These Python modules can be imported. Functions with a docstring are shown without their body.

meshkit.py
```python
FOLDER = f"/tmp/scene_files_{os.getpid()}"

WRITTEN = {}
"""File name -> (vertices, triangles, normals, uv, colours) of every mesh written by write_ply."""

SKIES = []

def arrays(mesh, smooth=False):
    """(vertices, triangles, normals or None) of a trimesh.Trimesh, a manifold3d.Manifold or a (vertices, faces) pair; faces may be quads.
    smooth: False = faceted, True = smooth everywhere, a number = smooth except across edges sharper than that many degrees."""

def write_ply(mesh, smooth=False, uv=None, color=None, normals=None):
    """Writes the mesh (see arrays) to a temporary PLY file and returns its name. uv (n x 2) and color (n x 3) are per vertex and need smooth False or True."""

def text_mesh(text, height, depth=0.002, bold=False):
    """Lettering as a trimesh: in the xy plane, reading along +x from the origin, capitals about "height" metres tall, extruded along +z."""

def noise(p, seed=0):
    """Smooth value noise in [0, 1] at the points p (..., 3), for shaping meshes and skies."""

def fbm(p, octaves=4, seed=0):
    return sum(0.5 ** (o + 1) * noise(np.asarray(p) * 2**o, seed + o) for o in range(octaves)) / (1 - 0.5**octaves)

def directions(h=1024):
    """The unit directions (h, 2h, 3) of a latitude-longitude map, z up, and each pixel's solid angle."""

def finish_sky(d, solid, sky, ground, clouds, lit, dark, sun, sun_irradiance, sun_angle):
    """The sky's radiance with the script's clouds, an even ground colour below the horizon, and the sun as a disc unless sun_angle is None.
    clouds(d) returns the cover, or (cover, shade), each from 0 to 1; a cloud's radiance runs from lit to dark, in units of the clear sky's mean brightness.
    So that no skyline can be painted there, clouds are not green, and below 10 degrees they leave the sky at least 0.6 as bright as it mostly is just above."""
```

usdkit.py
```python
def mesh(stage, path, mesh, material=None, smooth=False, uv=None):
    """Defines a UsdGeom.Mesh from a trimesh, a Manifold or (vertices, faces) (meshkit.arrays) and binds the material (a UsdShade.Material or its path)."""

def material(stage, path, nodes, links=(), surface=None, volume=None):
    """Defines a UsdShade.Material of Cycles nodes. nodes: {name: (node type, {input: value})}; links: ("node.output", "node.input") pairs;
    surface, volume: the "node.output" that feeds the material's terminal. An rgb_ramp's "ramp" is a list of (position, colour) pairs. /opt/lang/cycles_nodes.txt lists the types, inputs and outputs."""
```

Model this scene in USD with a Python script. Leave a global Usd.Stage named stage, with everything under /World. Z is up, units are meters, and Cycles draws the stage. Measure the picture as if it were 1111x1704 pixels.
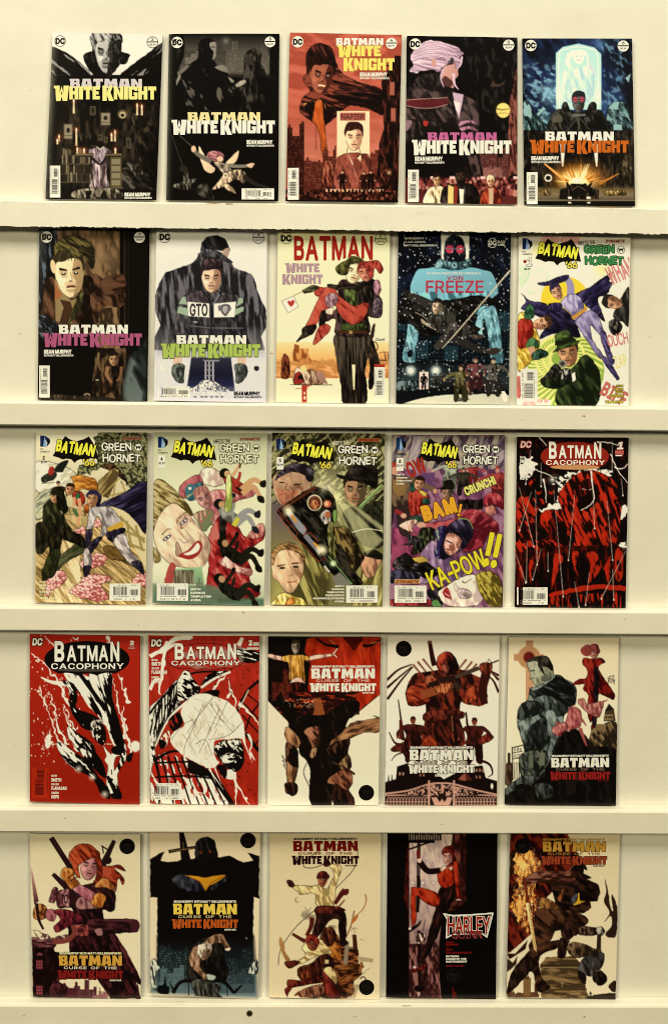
import math, random, numpy as np, trimesh, usdkit, meshkit
import shapely
from shapely import affinity
from shapely.geometry import Polygon, box, Point
from shapely.ops import unary_union
from pxr import Usd, UsdGeom, UsdLux, UsdShade, Gf, Sdf, Vt

stage = Usd.Stage.CreateInMemory()
UsdGeom.SetStageUpAxis(stage, UsdGeom.Tokens.z)
UsdGeom.SetStageMetersPerUnit(stage, 1.0)
UsdGeom.Xform.Define(stage, '/World')
UsdGeom.Scope.Define(stage, '/World/Looks')

# ------------------------------------------------------------------ camera
PW, PH = 1111.0, 1704.0              # the photograph's size, in which positions were measured
DIST, SPAN = 1.6, 1.014              # metres to the rack, metres across the picture
FPX = DIST / SPAN * PW
YAW, ROLL = math.radians(0.8), math.radians(0.62)
CX, CY = 555.5, 500.0                # where the optical axis meets the picture (shift lens)
cam_pos = np.array([-DIST * math.tan(YAW), -DIST, 1.5])
fw = np.array([math.sin(YAW), math.cos(YAW), 0]); r0 = np.array([math.cos(YAW), -math.sin(YAW), 0]); up0 = np.array([0, 0, 1.0])
rt = r0 * math.cos(ROLL) + up0 * math.sin(ROLL); up = up0 * math.cos(ROLL) - r0 * math.sin(ROLL)
cam = UsdGeom.Camera.Define(stage, '/World/camera')
cam.AddTransformOp().Set(Gf.Matrix4d(*rt, 0, *up, 0, *(-fw), 0, *map(float, cam_pos), 1))
HA = 36.0
cam.CreateHorizontalApertureAttr(HA); cam.CreateVerticalApertureAttr(HA * PH / PW)
cam.CreateFocalLengthAttr(HA * DIST / SPAN)
cam.CreateHorizontalApertureOffsetAttr(0.0)
cam.CreateVerticalApertureOffsetAttr(-(PH / 2 - CY) / PW * HA)
cam.CreateClippingRangeAttr(Gf.Vec2f(0.05, 50))
cam.CreateExposureAttr(0.0)

def at(px, py, y):
    """The point on the upright plane y seen at a position of the photograph."""
    d = fw + rt * (px - CX) / FPX + up * (CY - py) / FPX
    return cam_pos + d * (y - cam_pos[1]) / d[1]

# ------------------------------------------------------------------ lamps, all out of view: one overhead, two added as side fill
def lamp(name, loc, w, l, power, rot=(0, 0, 0), col=(1.0, 0.905, 0.60)):
    x = UsdLux.RectLight.Define(stage, '/World/' + name)
    x.AddTranslateOp().Set(Gf.Vec3d(*loc)); x.AddRotateXYZOp().Set(Gf.Vec3f(*rot))
    x.CreateWidthAttr(w); x.CreateHeightAttr(l); x.CreateIntensityAttr(power); x.CreateColorAttr(Gf.Vec3f(*col))
    return x
lamp('unseen_ceiling_lamp', (0.0, -1.5, 3.4), 3.0, 1.1, 10.8, col=(1.0, 0.93, 0.70))  # unseen, placed overhead to light the ledge tops and shade below them
lamp('unseen_ceiling_lamp_001', (-4.0, -4.6, 3.0), 2.0, 2.4, 31.0, col=(1.0, 0.89, 0.56))  # added fill from the left, stands in for light bounced around the room
lamp('unseen_ceiling_lamp_002', (4.2, -4.6, 3.0), 2.0, 2.4, 23.0, col=(1.0, 0.88, 0.52))  # added fill from the right, weaker, softens the shade under the ledges

# ------------------------------------------------------------------ helpers for prims
def lin(c):
    c = np.asarray(c, float)
    return np.where(c <= 0.04045, c / 12.92, ((c + 0.055) / 1.055) ** 2.4)
def hx(s):
    return np.array([int(s[i:i + 2], 16) for i in (0, 2, 4)]) / 255.0
def ink(c):
    """A colour as measured in the lamps' yellow light -> the print's own reflectance."""
    l = lin(np.clip(c, 0, 1))
    l = l * np.array([1.06, 1.08, 1.30])
    m = l.mean(-1, keepdims=True)
    k = np.clip((m - 0.25) / 0.3, 0, 1); l = l * (1 + 0.34 * k * k * (3 - 2 * k))
    return np.clip(l * np.clip(0.62 + m * 3.2, 0.62, 1.0), 0.0022, 0.86)
mats = {}
def flat(hexcol, rough=0.26):
    k = (hexcol, rough)
    if k not in mats:
        mats[k] = usdkit.material(stage, f'/World/Looks/ink_{hexcol}_{int(rough * 100)}', {
            'n': ('noise_texture', {'scale': 900.0, 'detail': 2.0}),
            'g': ('geometry', {}),
            'r': ('rgb_ramp', {'ramp': [(0.3, tuple(ink(hx(hexcol)) * 0.9)), (0.7, tuple(ink(hx(hexcol))))]}),
            'p': ('principled_bsdf', {'roughness': rough, 'specular_ior_level': 0.3})},
            [('g.position', 'n.vector'), ('n.fac', 'r.fac'), ('r.color', 'p.base_color')], surface='p.BSDF')
    return mats[k]
cover_mat = usdkit.material(stage, '/World/Looks/printed_cover', {
    'a': ('attribute', {'attribute': 'print_color'}),
    'g': ('geometry', {}),
    'n': ('noise_texture', {'scale': 22.0, 'detail': 3.0}),
    'b': ('bump', {'strength': 0.12, 'distance': 0.004}),
    'p': ('principled_bsdf', {'roughness': 0.24, 'specular_ior_level': 0.3})},
    [('a.color', 'p.base_color'), ('g.position', 'n.vector'), ('n.fac', 'b.height'), ('b.normal', 'p.normal')], surface='p.BSDF')
def paint(name, c, rough, stain, var=0.11, bump=0.09):
    c = np.array(c)
    return usdkit.material(stage, '/World/Looks/' + name, {
        'g': ('geometry', {}),
        'n': ('noise_texture', {'scale': 5.0, 'detail': 7.0, 'roughness': 0.65}),
        'r': ('rgb_ramp', {'ramp': [(0.32, tuple(c * (1 - var))), (0.7, tuple(c))]}),
        'm': ('mapping', {'scale': (9.0, 9.0, 26.0)}),
        'n2': ('noise_texture', {'scale': 2.0, 'detail': 6.0, 'roughness': 0.7}),
        'r2': ('rgb_ramp', {'ramp': [(0.60, (0, 0, 0)), (0.80, (stain, stain, stain))]}),
        'x': ('mix_color', {'b': (0.42, 0.30, 0.15)}),
        'n3': ('noise_texture', {'scale': 130.0, 'detail': 4.0}),
        'n4': ('noise_texture', {'scale': 14.0, 'detail': 2.0}),
        'h': ('math', {'math_type': 'multiply_add', 'value2': 4.0}),
        'b': ('bump', {'strength': bump, 'distance': 0.002}),
        'p': ('principled_bsdf', {'roughness': rough, 'specular_ior_level': 0.5})},
        [('g.position', 'n.vector'), ('n.fac', 'r.fac'), ('r.color', 'x.a'), ('g.position', 'm.vector'), ('m.vector', 'n2.vector'),
         ('n2.fac', 'r2.fac'), ('r2.color', 'x.fac'), ('x.result', 'p.base_color'), ('g.position', 'n3.vector'), ('g.position', 'n4.vector'),
         ('n4.fac', 'h.value1'), ('n3.fac', 'h.value3'), ('h.value', 'b.height'), ('b.normal', 'p.normal')], surface='p.BSDF')
panel_mat = paint('painted_panel', (0.80, 0.775, 0.71), 0.42, 0.10)
ledge_mat = paint('painted_ledge', (0.81, 0.775, 0.70), 0.38, 0.22)
strip_mat = paint('paper_strip', (0.83, 0.80, 0.73), 0.6, 0.25, bump=0.12)
stain_mat = paint('brown_stain', (0.50, 0.35, 0.17), 0.6, 0.5, 0.4)
page_mat = flat('cfc7b4', 0.7)
dark_mat = flat('120d0a', 0.8)
steel_mat = usdkit.material(stage, '/World/Looks/staple_steel', {'p': ('principled_bsdf', {'base_color': (0.5, 0.5, 0.48), 'metallic': 1.0, 'roughness': 0.35})}, surface='p.BSDF')

used = {}
def numbered(parent, name):
    k = parent + '/' + name
    n = used.get(k, 0); used[k] = n + 1
    return k if n == 0 else f'{k}_{n:03d}'
def thing(name, label, cat, loc, group=None, kind=None):
    x = UsdGeom.Xform.Define(stage, numbered('/World', name)); x.AddTranslateOp().Set(Gf.Vec3d(*map(float, loc)))
    p = x.GetPrim(); p.SetCustomDataByKey('label', label); p.SetCustomDataByKey('category', cat)
    if group: p.SetCustomDataByKey('group', group)
    return p
def part(parent, name, mesh, mat, smooth=False, label=None, kind=None):
    m = usdkit.mesh(stage, numbered(str(parent.GetPath()), name), mesh, mat, smooth=smooth)
    if label: m.GetPrim().SetCustomDataByKey('label', label)
    if kind: m.GetPrim().SetCustomDataByKey('kind', kind)
    return m.GetPrim()

# ------------------------------------------------------------------ lettering
def gl(*polys, minus=()):
    ok = lambda p: p if hasattr(p, 'area') else Polygon(p).buffer(0)
    g = unary_union([ok(p) for p in polys])
    for m in minus: g = g.difference(ok(m))
    return g
bx = box
SLAB = {
 'B': (0.86, gl([(-.04, 1), (.86, 1), (.95, .9), (.95, .62), (.86, .53), (1, .44), (1, .1), (.9, 0), (0, 0), (0, .8), (-.04, .8)], minus=[bx(.42, .62, .62, .8), bx(.42, .2, .62, .4)])),
 'A': (0.98, gl([(0, 0), (.15, 1), (.85, 1), (1, 0), (.62, 0), (.6, .2), (.4, .2), (.38, 0)], minus=[[(.43, .4), (.57, .4), (.54, .74), (.46, .74)]])),
 'T': (0.84, gl([(0, 1), (1, 1), (1, .62), (.9, .72), (.72, .72), (.72, 0), (.28, 0), (.28, .72), (.1, .72), (0, .62)])),
 'M': (1.2, gl([(0, 0), (.06, 1), (.36, 1), (.5, .62), (.64, 1), (.94, 1), (1, 0), (.68, 0), (.67, .5), (.55, .1), (.45, .1), (.33, .5), (.32, 0)])),
 'N': (0.95, gl([(0, 0), (0, 1), (.36, 1), (.66, .48), (.66, 1), (1, 1), (1, 0), (.66, 0), (.36, .5), (.36, 0)])),
 'W': (1.3, gl([(-.06, 1), (.36, 1), (.36, .5), (.5, .98), (.64, .5), (.64, 1), (1.03, 1), (.9, 0), (.58, 0), (.5, .3), (.42, 0), (.1, 0), (.06, .8), (-.06, .86)], minus=[[(.5, .62), (.55, .5), (.5, .38), (.45, .5)]])),
 'H': (0.92, gl(bx(0, 0, .39, 1), bx(.61, 0, 1, 1), bx(.3, .38, .7, .64))),
 'I': (0.42, gl(bx(0, 0, 1, 1))),
 'E': (0.74, gl(bx(0, 0, .46, 1), bx(0, 0, 1, .26), bx(0, .74, 1, 1), bx(0, .38, .84, .62))),
 'K': (1.0, gl(bx(0, 0, .4, 1), [(.36, .4), (.6, 1), (1, 1), (.74, .56), (1.06, 0), (.62, 0), (.36, .48)])),
 'G': (0.92, gl([(.1, 1), (1, 1), (1, .66), (.64, .66), (.64, .76), (.38, .76), (.38, .24), (.64, .24), (.64, .34), (.55, .34), (.55, .54), (1, .54), (1, .1), (.9, 0), (.1, 0), (0, .1), (0, .9)])),
}
cache = {}
def sans(ch, bold):
    k = (ch, bold)
    if k not in cache:
        m = meshkit.text_mesh(ch, 1.0, 0.1, bold)
        v, f = np.array(m.vertices), np.array(m.faces)
        top = f[(v[f][:, :, 2] > 0.05).all(1)]
        g = unary_union([Polygon(v[t][:, :2]).buffer(0.004) for t in top])
        x0, _, x1, _ = g.bounds
        cache[k] = (x1 - x0, affinity.translate(g, -x0, 0))
    return cache[k]
def lettering(text, style):
    """2D lettering with capitals 1 high, from the origin."""
    out, x, fat = [], 0.0, style.get('fat', 0)
    gap = style.get('gap', 0.06)
    for i, ch in enumerate(text):
        if ch == ' ':
            x += style.get('space', 0.32); continue
        big = style.get('big') and (i == 0 or text[i - 1] == ' ')
        if style.get('font') == 'slab' and ch in SLAB:
            w, g = SLAB[ch]; g = affinity.scale(g, w, 1, origin=(0, 0))
        else:
            w, g = sans(ch, style.get('bold', True))
            if fat: g = g.buffer(fat, join_style=2); g = affinity.translate(g, fat, 0); w += 2 * fat
        if big:
            k = style['big']; g = affinity.scale(g, 1 + (k - 1) * .55, k, origin=(0, 0)); g = affinity.translate(g, 0, 1 - k + (k - 1) * style.get('lift', .3)); w *= 1 + (k - 1) * .55
        j = style.get('jump', 0)
        if j: g = affinity.translate(affinity.rotate(g, (-1) ** i * 60 * j, origin='center'), 0, j * (-1) ** i)
        out.append(affinity.translate(g, x, 0)); x += w + gap
    g = unary_union([o.buffer(0) for o in out])
    if style.get('slant'): g = affinity.skew(g, xs=style['slant'], origin=(0, 0))
    return g
def fit(g, x0, y0, x1, y1):
    a, b, c, d = g.bounds
    sx, sy = (x1 - x0) / (c - a), (y1 - y0) / (d - b)
    return affinity.affine_transform(g, [sx, 0, 0, -sy, x0 - a * sx, y1 + b * sy])

# ------------------------------------------------------------------ printing: colour per vertex of a cover's fine grid
NU, NV = 180, 272
class Print:
    def __init__(s, quad, seed):
        s.q = np.array(quad, float); s.seed = seed; s.rnd = random.Random(seed)
        u, v = np.meshgrid(np.linspace(0, 1, NU), np.linspace(0, 1, NV))
        s.u, s.v = u.ravel(), v.ravel()
        xy = s.fwd(s.u, s.v); s.x, s.y = xy[:, 0].copy(), xy[:, 1].copy()
        s.c = np.zeros((len(s.x), 3)); s.texts = []
        # hand-drawn edges: a small wobble of the places at which shapes are looked up
        p = np.stack([s.x / 30, s.y / 30, np.full_like(s.x, seed)], 1)
        s.wx, s.wy = meshkit.noise(p, 11) - .5, meshkit.noise(p, 12) - .5
    def fwd(s, u, v):
        a, b, c, d = s.q
        u, v = np.asarray(u)[..., None], np.asarray(v)[..., None]
        return a * (1 - u) * (1 - v) + b * u * (1 - v) + c * u * v + d * (1 - u) * v
    def inv(s, p):
        p = np.asarray(p, float); u = np.full(len(p), .5); v = u.copy()
        a, b, c, d = s.q
        for _ in range(6):
            e = s.fwd(u, v) - p
            du = (b - a) * (1 - v)[:, None] + (c - d) * v[:, None]; dv = (d - a) * (1 - u)[:, None] + (c - b) * u[:, None]
            det = du[:, 0] * dv[:, 1] - du[:, 1] * dv[:, 0]
            u -= (e[:, 0] * dv[:, 1] - e[:, 1] * dv[:, 0]) / det; v -= (du[:, 0] * e[:, 1] - du[:, 1] * e[:, 0]) / det
        return u, v
    @staticmethod
    def curve(p, closed=True, k=4):
        p = np.asarray(p, float); n = len(p)
        if n < 3: return p
        if not closed: p = np.vstack([2 * p[0] - p[1], p, 2 * p[-1] - p[-2]])
        out = []
        for i in range(n if closed else n - 1):
            if closed: a, b, c, d = p[i - 1], p[i], p[(i + 1) % n], p[(i + 2) % n]
            else: a, b, c, d = p[i:i + 4]
            for t in np.arange(k) / k:
                out.append(.5 * (2 * b + (c - a) * t + (2 * a - 5 * b + 4 * c - d) * t * t + (3 * b - a - 3 * c + d) * t ** 3))
        if not closed: out.append(p[-2])
        return np.array(out)
    def mask(s, pts, soft=4, rough=0):
        pts = np.asarray(pts, float)
        lo, hi = pts.min(0) - soft - rough, pts.max(0) + soft + rough
        i = np.nonzero((s.x > lo[0]) & (s.x < hi[0]) & (s.y > lo[1]) & (s.y < hi[1]))[0]
        if not len(i): return i, np.zeros(0)
        x, y = s.x[i], s.y[i]
        if rough: x, y = x + s.wx[i] * 2 * rough, y + s.wy[i] * 2 * rough
        x, y = x.astype(np.float32), y.astype(np.float32)
        ins = np.zeros(len(i), bool); dd = np.full(len(i), 1e9, np.float32)
        for (ax, ay), (bx_, by) in zip(pts, np.roll(pts, -1, 0)):
            ex, ey = bx_ - ax, by - ay
            if abs(ey) > 1e-6:
                ins ^= ((y >= ay) != (y >= by)) & (x < ax + (y - ay) * ex / ey)
            t = np.clip(((x - ax) * ex + (y - ay) * ey) / (ex * ex + ey * ey + 1e-9), 0, 1)
            np.minimum(dd, (x - ax - t * ex) ** 2 + (y - ay - t * ey) ** 2, out=dd)
        sd = np.where(ins, 1, -1) * np.sqrt(dd)
        m = np.clip(.5 + sd / (2 * soft), 0, 1); k = m > 0; s.last = sd[k]
        return i[k], m[k]
    def put(s, i, m, col):
        s.c[i] += (np.asarray(col) - s.c[i]) * m[:, None]
    # fill, hard polygon
    def H(s, pts, col, soft=3.5, rough=0, a=1): i, m = s.mask(pts, soft, rough); s.put(i, m * a, hx(col))
    # fill, smooth outline
    def P(s, pts, col, soft=3.5, rough=3, a=1):
        q = s.curve(pts); i, m = s.mask(q, soft, rough); lo, w = q.min(0), np.ptp(q, 0) + 1
        t = ((s.x[i] - lo[0]) / w[0] * .6 + (s.y[i] - lo[1]) / w[1] * .4)[:, None]
        s.put(i, m * a, hx(col) * (1.07 - .16 * t))
    def R(s, x0, y0, x1, y1, col, soft=3, a=1): s.H([(x0, y0), (x1, y0), (x1, y1), (x0, y1)], col, soft, 0, a)
    def E(s, cx, cy, rx, ry, col, soft=3.5, rot=0, a=1, rough=0):
        t = np.linspace(0, 2 * math.pi, 25)[:-1]; r = math.radians(rot)
        ex, ey = rx * np.cos(t), ry * np.sin(t)
        s.H(np.stack([cx + ex * math.cos(r) - ey * math.sin(r), cy + ex * math.sin(r) + ey * math.cos(r)], 1), col, soft, rough, a)
    def L(s, pts, w, col, w2=None, soft=3, a=1, smooth=True, rough=0):
        p = s.curve(pts, False, 5) if smooth and len(pts) > 2 else np.asarray(pts, float)
        w2 = w if w2 is None else w2
        d = np.gradient(p, axis=0); n = np.stack([-d[:, 1], d[:, 0]], 1); n /= np.linalg.norm(n, axis=1, keepdims=True) + 1e-9
        ww = np.linspace(w, w2, len(p))[:, None] / 2
        s.H(np.vstack([p + n * ww, (p - n * ww)[::-1]]), col, soft, rough, a)
    def field(s, i, sc, ang, stretch, seed):
        r = math.radians(ang); x, y = s.x[i], s.y[i]
        a, b = x * math.cos(r) + y * math.sin(r), -x * math.sin(r) + y * math.cos(r)
        sc = 5 + sc * .52
        return meshkit.fbm(np.stack([a / (sc * stretch), b / sc, np.full_like(a, seed * 3.7 + s.seed)], 1), 3, s.seed)
    # inked form: base with brush-like darks and lights running along an angle
    def F(s, pts, base, dk=None, lt=None, k=.44, kl=.6, ang=80, sc=38, stretch=3.0, rough=4, soft=3.5, hard=False, seed=0, a=1, e=.045, o=None):
        q = pts if hard else s.curve(pts)
        i, m = s.mask(q, soft, rough)
        if not len(i): return
        n = s.field(i, sc, ang, stretch, seed)
        lo, hi = np.min(q, 0), np.max(q, 0); c, w = (lo + hi) / 2, (hi - lo) + 1
        small = min(w) < 560 and not hard
        if small: n = .5 + (n - .5) * .72 - .24 * ((s.x[i] - c[0]) / w[0] * .9 + (s.y[i] - c[1]) / w[1] * .6)
        col = np.tile(hx(base), (len(i), 1))
        col = col * (.74 + .52 * np.clip(n, 0, 1))[:, None]
        if dk: t = np.clip((k + e - n) / (2 * e), 0, 1)[:, None]; col += (hx(dk) - col) * t
        if lt: t = np.clip((n - kl + e) / (2 * e), 0, 1)[:, None]; col += (hx(lt) - col) * t
        o = (.6 if small and min(w) > 26 and a == 1 else 0) if o is None else o
        if o:
            b = 1 - np.clip((s.last - 1) / 7, 0, 1); col = col * (1 - o * b[:, None]) + hx('120d0a') * (o * b[:, None]) * .6
        s.put(i, m * a, col)
    def V(s, pts, stops, ang=90, soft=3.5, rough=0, hard=True, a=1):
        """Colour running along an angle (90 = downwards) inside an outline; stops: [(0..1, colour)]."""
        pts = np.asarray(pts if hard else s.curve(pts), float); i, m = s.mask(pts, soft, rough)
        r = math.radians(ang); d = np.array([math.cos(r), math.sin(r)]); q = pts @ d
        t = (s.x[i] * d[0] + s.y[i] * d[1] - q.min()) / (q.max() - q.min() + 1e-9)
        cs = np.array([hx(c) for _, c in stops]); ps = [p for p, _ in stops]
        s.put(i, m * a, np.stack([np.interp(t, ps, cs[:, k]) for k in range(3)], 1))
    def glow(s, cx, cy, r, col, a=1, pw=2, ry=None):
        d = np.sqrt((s.x - cx) ** 2 + ((s.y - cy) * (r / (ry or r))) ** 2) / r
        m = a * np.clip(1 - d, 0, 1) ** pw; i = np.nonzero(m > 0)[0]; s.put(i, m[i], hx(col))
    def bg(s, col): s.c[:] = hx(col)
    def dots(s, n, col, r0, r1, x0, y0, x1, y1, a=1):
        for _ in range(n): r = s.rnd.uniform(r0, r1); s.E(s.rnd.uniform(x0, x1), s.rnd.uniform(y0, y1), r, r * s.rnd.uniform(.7, 1.3), col, 3, a=a)
    def city(s, x0, x1, yb, ymin, ymax, col, win=None, wmin=25, wmax=70, a=1, wr=.4):
        x = x0
        while x < x1:
            w = s.rnd.uniform(wmin, wmax); t = s.rnd.uniform(ymin, ymax); e = min(x + w, x1)
            s.R(x, t, e, yb, col, a=a)
            if s.rnd.random() < .4: s.R(x + w * .3, t - s.rnd.uniform(12, 40), min(x + w * .6, e), t + 4, col, a=a)
            if win:
                for wy in np.arange(t + 12, yb - 8, 22):
                    for wx in np.arange(x + 6, e - 8, 15):
                        if s.rnd.random() < wr: s.R(wx, wy, wx + 7, wy + 11, win, 3, a=.75 * a)
            x += w * s.rnd.uniform(.8, 1.1)
    def crowd(s, x0, x1, y, r, cols, rows=2, body=None):
        for k in range(rows):
            x = x0 + s.rnd.uniform(0, r)
            while x < x1:
                c = s.rnd.choice(cols); yy = y + k * r * 1.5 + s.rnd.uniform(-.4, .4) * r
                s.P([(x - r * 1.5, yy + r * 4), (x - r, yy + r), (x + r, yy + r), (x + r * 1.5, yy + r * 4)], body or s.rnd.choice(cols), rough=2)
                s.E(x, yy, r * .75, r, c, 3); x += r * s.rnd.uniform(1.7, 2.6)
    def rays(s, cx, cy, r, n, cols, a=1, off=0, da=None):
        for k in range(n):
            t0 = 2 * math.pi * (k + off) / n; t1 = t0 + 2 * math.pi / n * (da or .5)
            s.H([(cx, cy), (cx + r * math.cos(t0), cy + r * math.sin(t0)), (cx + r * math.cos(t1), cy + r * math.sin(t1))], cols[k % len(cols)], a=a)
    def head(s, cx, cy, w, h, skin, shade, hair, rot=0, look=0, beard=False, mouth='5a2018', ink='1a100c'):
        """A plain face: oval, jaw shade, hair, brows, eyes, nose, mouth."""
        r = math.radians(rot); ca, sa = math.cos(r), math.sin(r)
        q = lambda p: [(cx + (x * w) * ca - (y * h) * sa, cy + (x * w) * sa + (y * h) * ca) for x, y in p]
        s.P(q([(-.5, -.2), (-.35, -.5), (.35, -.5), (.5, -.2), (.47, .15), (.3, .42), (0, .54), (-.3, .42), (-.47, .15)]), skin)
        d = .16 * look
        s.P(q([(.16 + d, -.3), (.46, -.3), (.48, .1), (.3, .42), (.05 + d, .52), (.2 + d, .2), (.1 + d, .05)]), shade)
        s.P(q([(-.52, -.05), (-.56, -.35), (-.35, -.64), (.1, -.68), (.48, -.55), (.56, -.2), (.5, -.05), (.42, -.3), (.1, -.36), (-.2, -.3), (-.42, -.28)]), hair)
        hd = hx(hair); dk = ''.join('%02x' % int(v * 150) for v in hd); lt = ''.join('%02x' % int(min(1, v * 1.5 + .08) * 255) for v in hd)
        for k in range(9):
            x = -.46 + k * .115; s.L(q([(x, -.3), (x * .9 + .03, -.45), (x * .6 + .1, -.62)]), .03 * w, lt if k % 3 == 1 else dk, .012 * w, a=.7)
        s.P(q([(-.2 + d, .16), (.2 + d, .16), (.16 + d, .24), (-.16 + d, .24)]), shade, a=.35); s.P(q([(-.16 + d, .33), (.18 + d, .33), (.1 + d, .4), (-.1 + d, .4)]), shade, a=.6)
        s.E(*q([(-.28, .12)])[0], .12 * w, .1 * h, ''.join('%02x' % int(min(255, v * 255 * 1.1 + 6)) for v in hx(skin)), 8, rot)
        for e in (-1, 1):
            s.E(*q([(e * .22 + d, -.05)])[0], .15 * w, .085 * h, shade, 6, rot, a=.6); s.L(q([(e * .32 + d, .04), (e * .2 + d, .055), (e * .1 + d, .04)]), .018 * h, shade)
            s.L(q([(e * .36 + d, -.14), (e * .1 + d, -.1)]), .06 * h, ink, .03 * h)
            s.E(*q([(e * .22 + d, -.02)])[0], .075 * w, .03 * h, ink, 2.5, rot)
            s.E(*q([(e * .22 + d, -.035)])[0], .03 * w, .016 * h, 'd8d0c0', 2, rot)
        s.L(q([(.02 + d, -.05), (.07 + d, .12), (-.02 + d, .15)]), .035 * w, shade); s.L(q([(-.05 + d, .15), (.06 + d, .155)]), .03 * h, ink, .02 * h, a=.6); s.L(q([(-.47, .1), (-.32, .38), (-.02, .53), (.3, .42)]), .02 * w, ink, .035 * w, a=.7)
        s.L(q([(-.15 + d, .28), (0 + d, .27), (.16 + d, .28)]), .05 * h, mouth)
        if beard: s.P(q([(-.4, .1), (-.2, .2), (.2, .2), (.4, .1), (.3, .45), (0, .56), (-.3, .45)]), hair, a=.85)
    def man(s, x, y, h, coat, dk, skin='c89878', hair='281810', legs=None, lean=0, arms=0, w=1.0, skirt=False):
        """A plain small standing figure, y = feet."""
        t = y - h; k = h * .13 * w; X = lambda d, f: x + d + lean * (1 - f)
        legs = legs or dk
        if skirt: s.F([(X(-.7 * k, .4), t + h * .45), (X(.7 * k, .4), t + h * .45), (X(1.5 * k, .8), y - h * .12), (X(-1.4 * k, .8), y - h * .1)], coat, dk, None, sc=h * .06)
        s.F([(X(-k * .9, .5), t + h * .5), (X(k * .9, .5), t + h * .5), (X(k * 1.1, 1), y), (X(k * .3, 1), y), (X(0, .7), t + h * .66), (X(-k * .4, 1), y), (X(-k * 1.1, 1), y)], legs, dk, None, sc=h * .05)
        s.F([(X(-k * 1.3, .2), t + h * .2), (X(k * 1.3, .2), t + h * .2), (X(k * .95, .4), t + h * .42), (X(k * 1.1, .6), t + h * .6), (X(-k * 1.1, .6), t + h * .6), (X(-k * .95, .4), t + h * .42)], coat, dk, None, sc=h * .06)
        for e in (-1, 1):
            s.L([(X(e * k * 1.15, .2), t + h * .23), (X(e * k * (1.7 + arms), .35), t + h * (.38 - arms * .06)), (X(e * k * (1.5 + 2 * arms), .5), t + h * (.52 - .2 * arms))], h * .085, coat, h * .06)
            s.E(X(e * k * (1.5 + 2 * arms), .5), t + h * (.54 - .2 * arms), h * .03, h * .035, skin, 3)
        s.E(X(0, 0), t + h * .09, h * .058, h * .08, skin, 3); s.P([(X(-h * .065, 0), t + h * .09), (X(-h * .04, 0), t), (X(h * .04, 0), t), (X(h * .065, 0), t + h * .08), (X(0, 0), t + h * .05)], hair, rough=2)
    def T(s, part_name, text, x0, y0, x1, y1, col, lift=1, back=None, grow=8, rot=0, **style):
        g = fit(lettering(text, style), x0, y0, x1, y1)
        if rot: g = affinity.rotate(g, rot, origin='center')
        if back: s.texts.append((part_name + '_outline', g.buffer(grow, join_style=1).simplify(1.5), back, lift))
        s.texts.append((part_name, g, col, lift + (1 if back else 0)))
    def S(s, part_name, g, col, lift=1):
        s.texts.append((part_name, g, col, lift))

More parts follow.
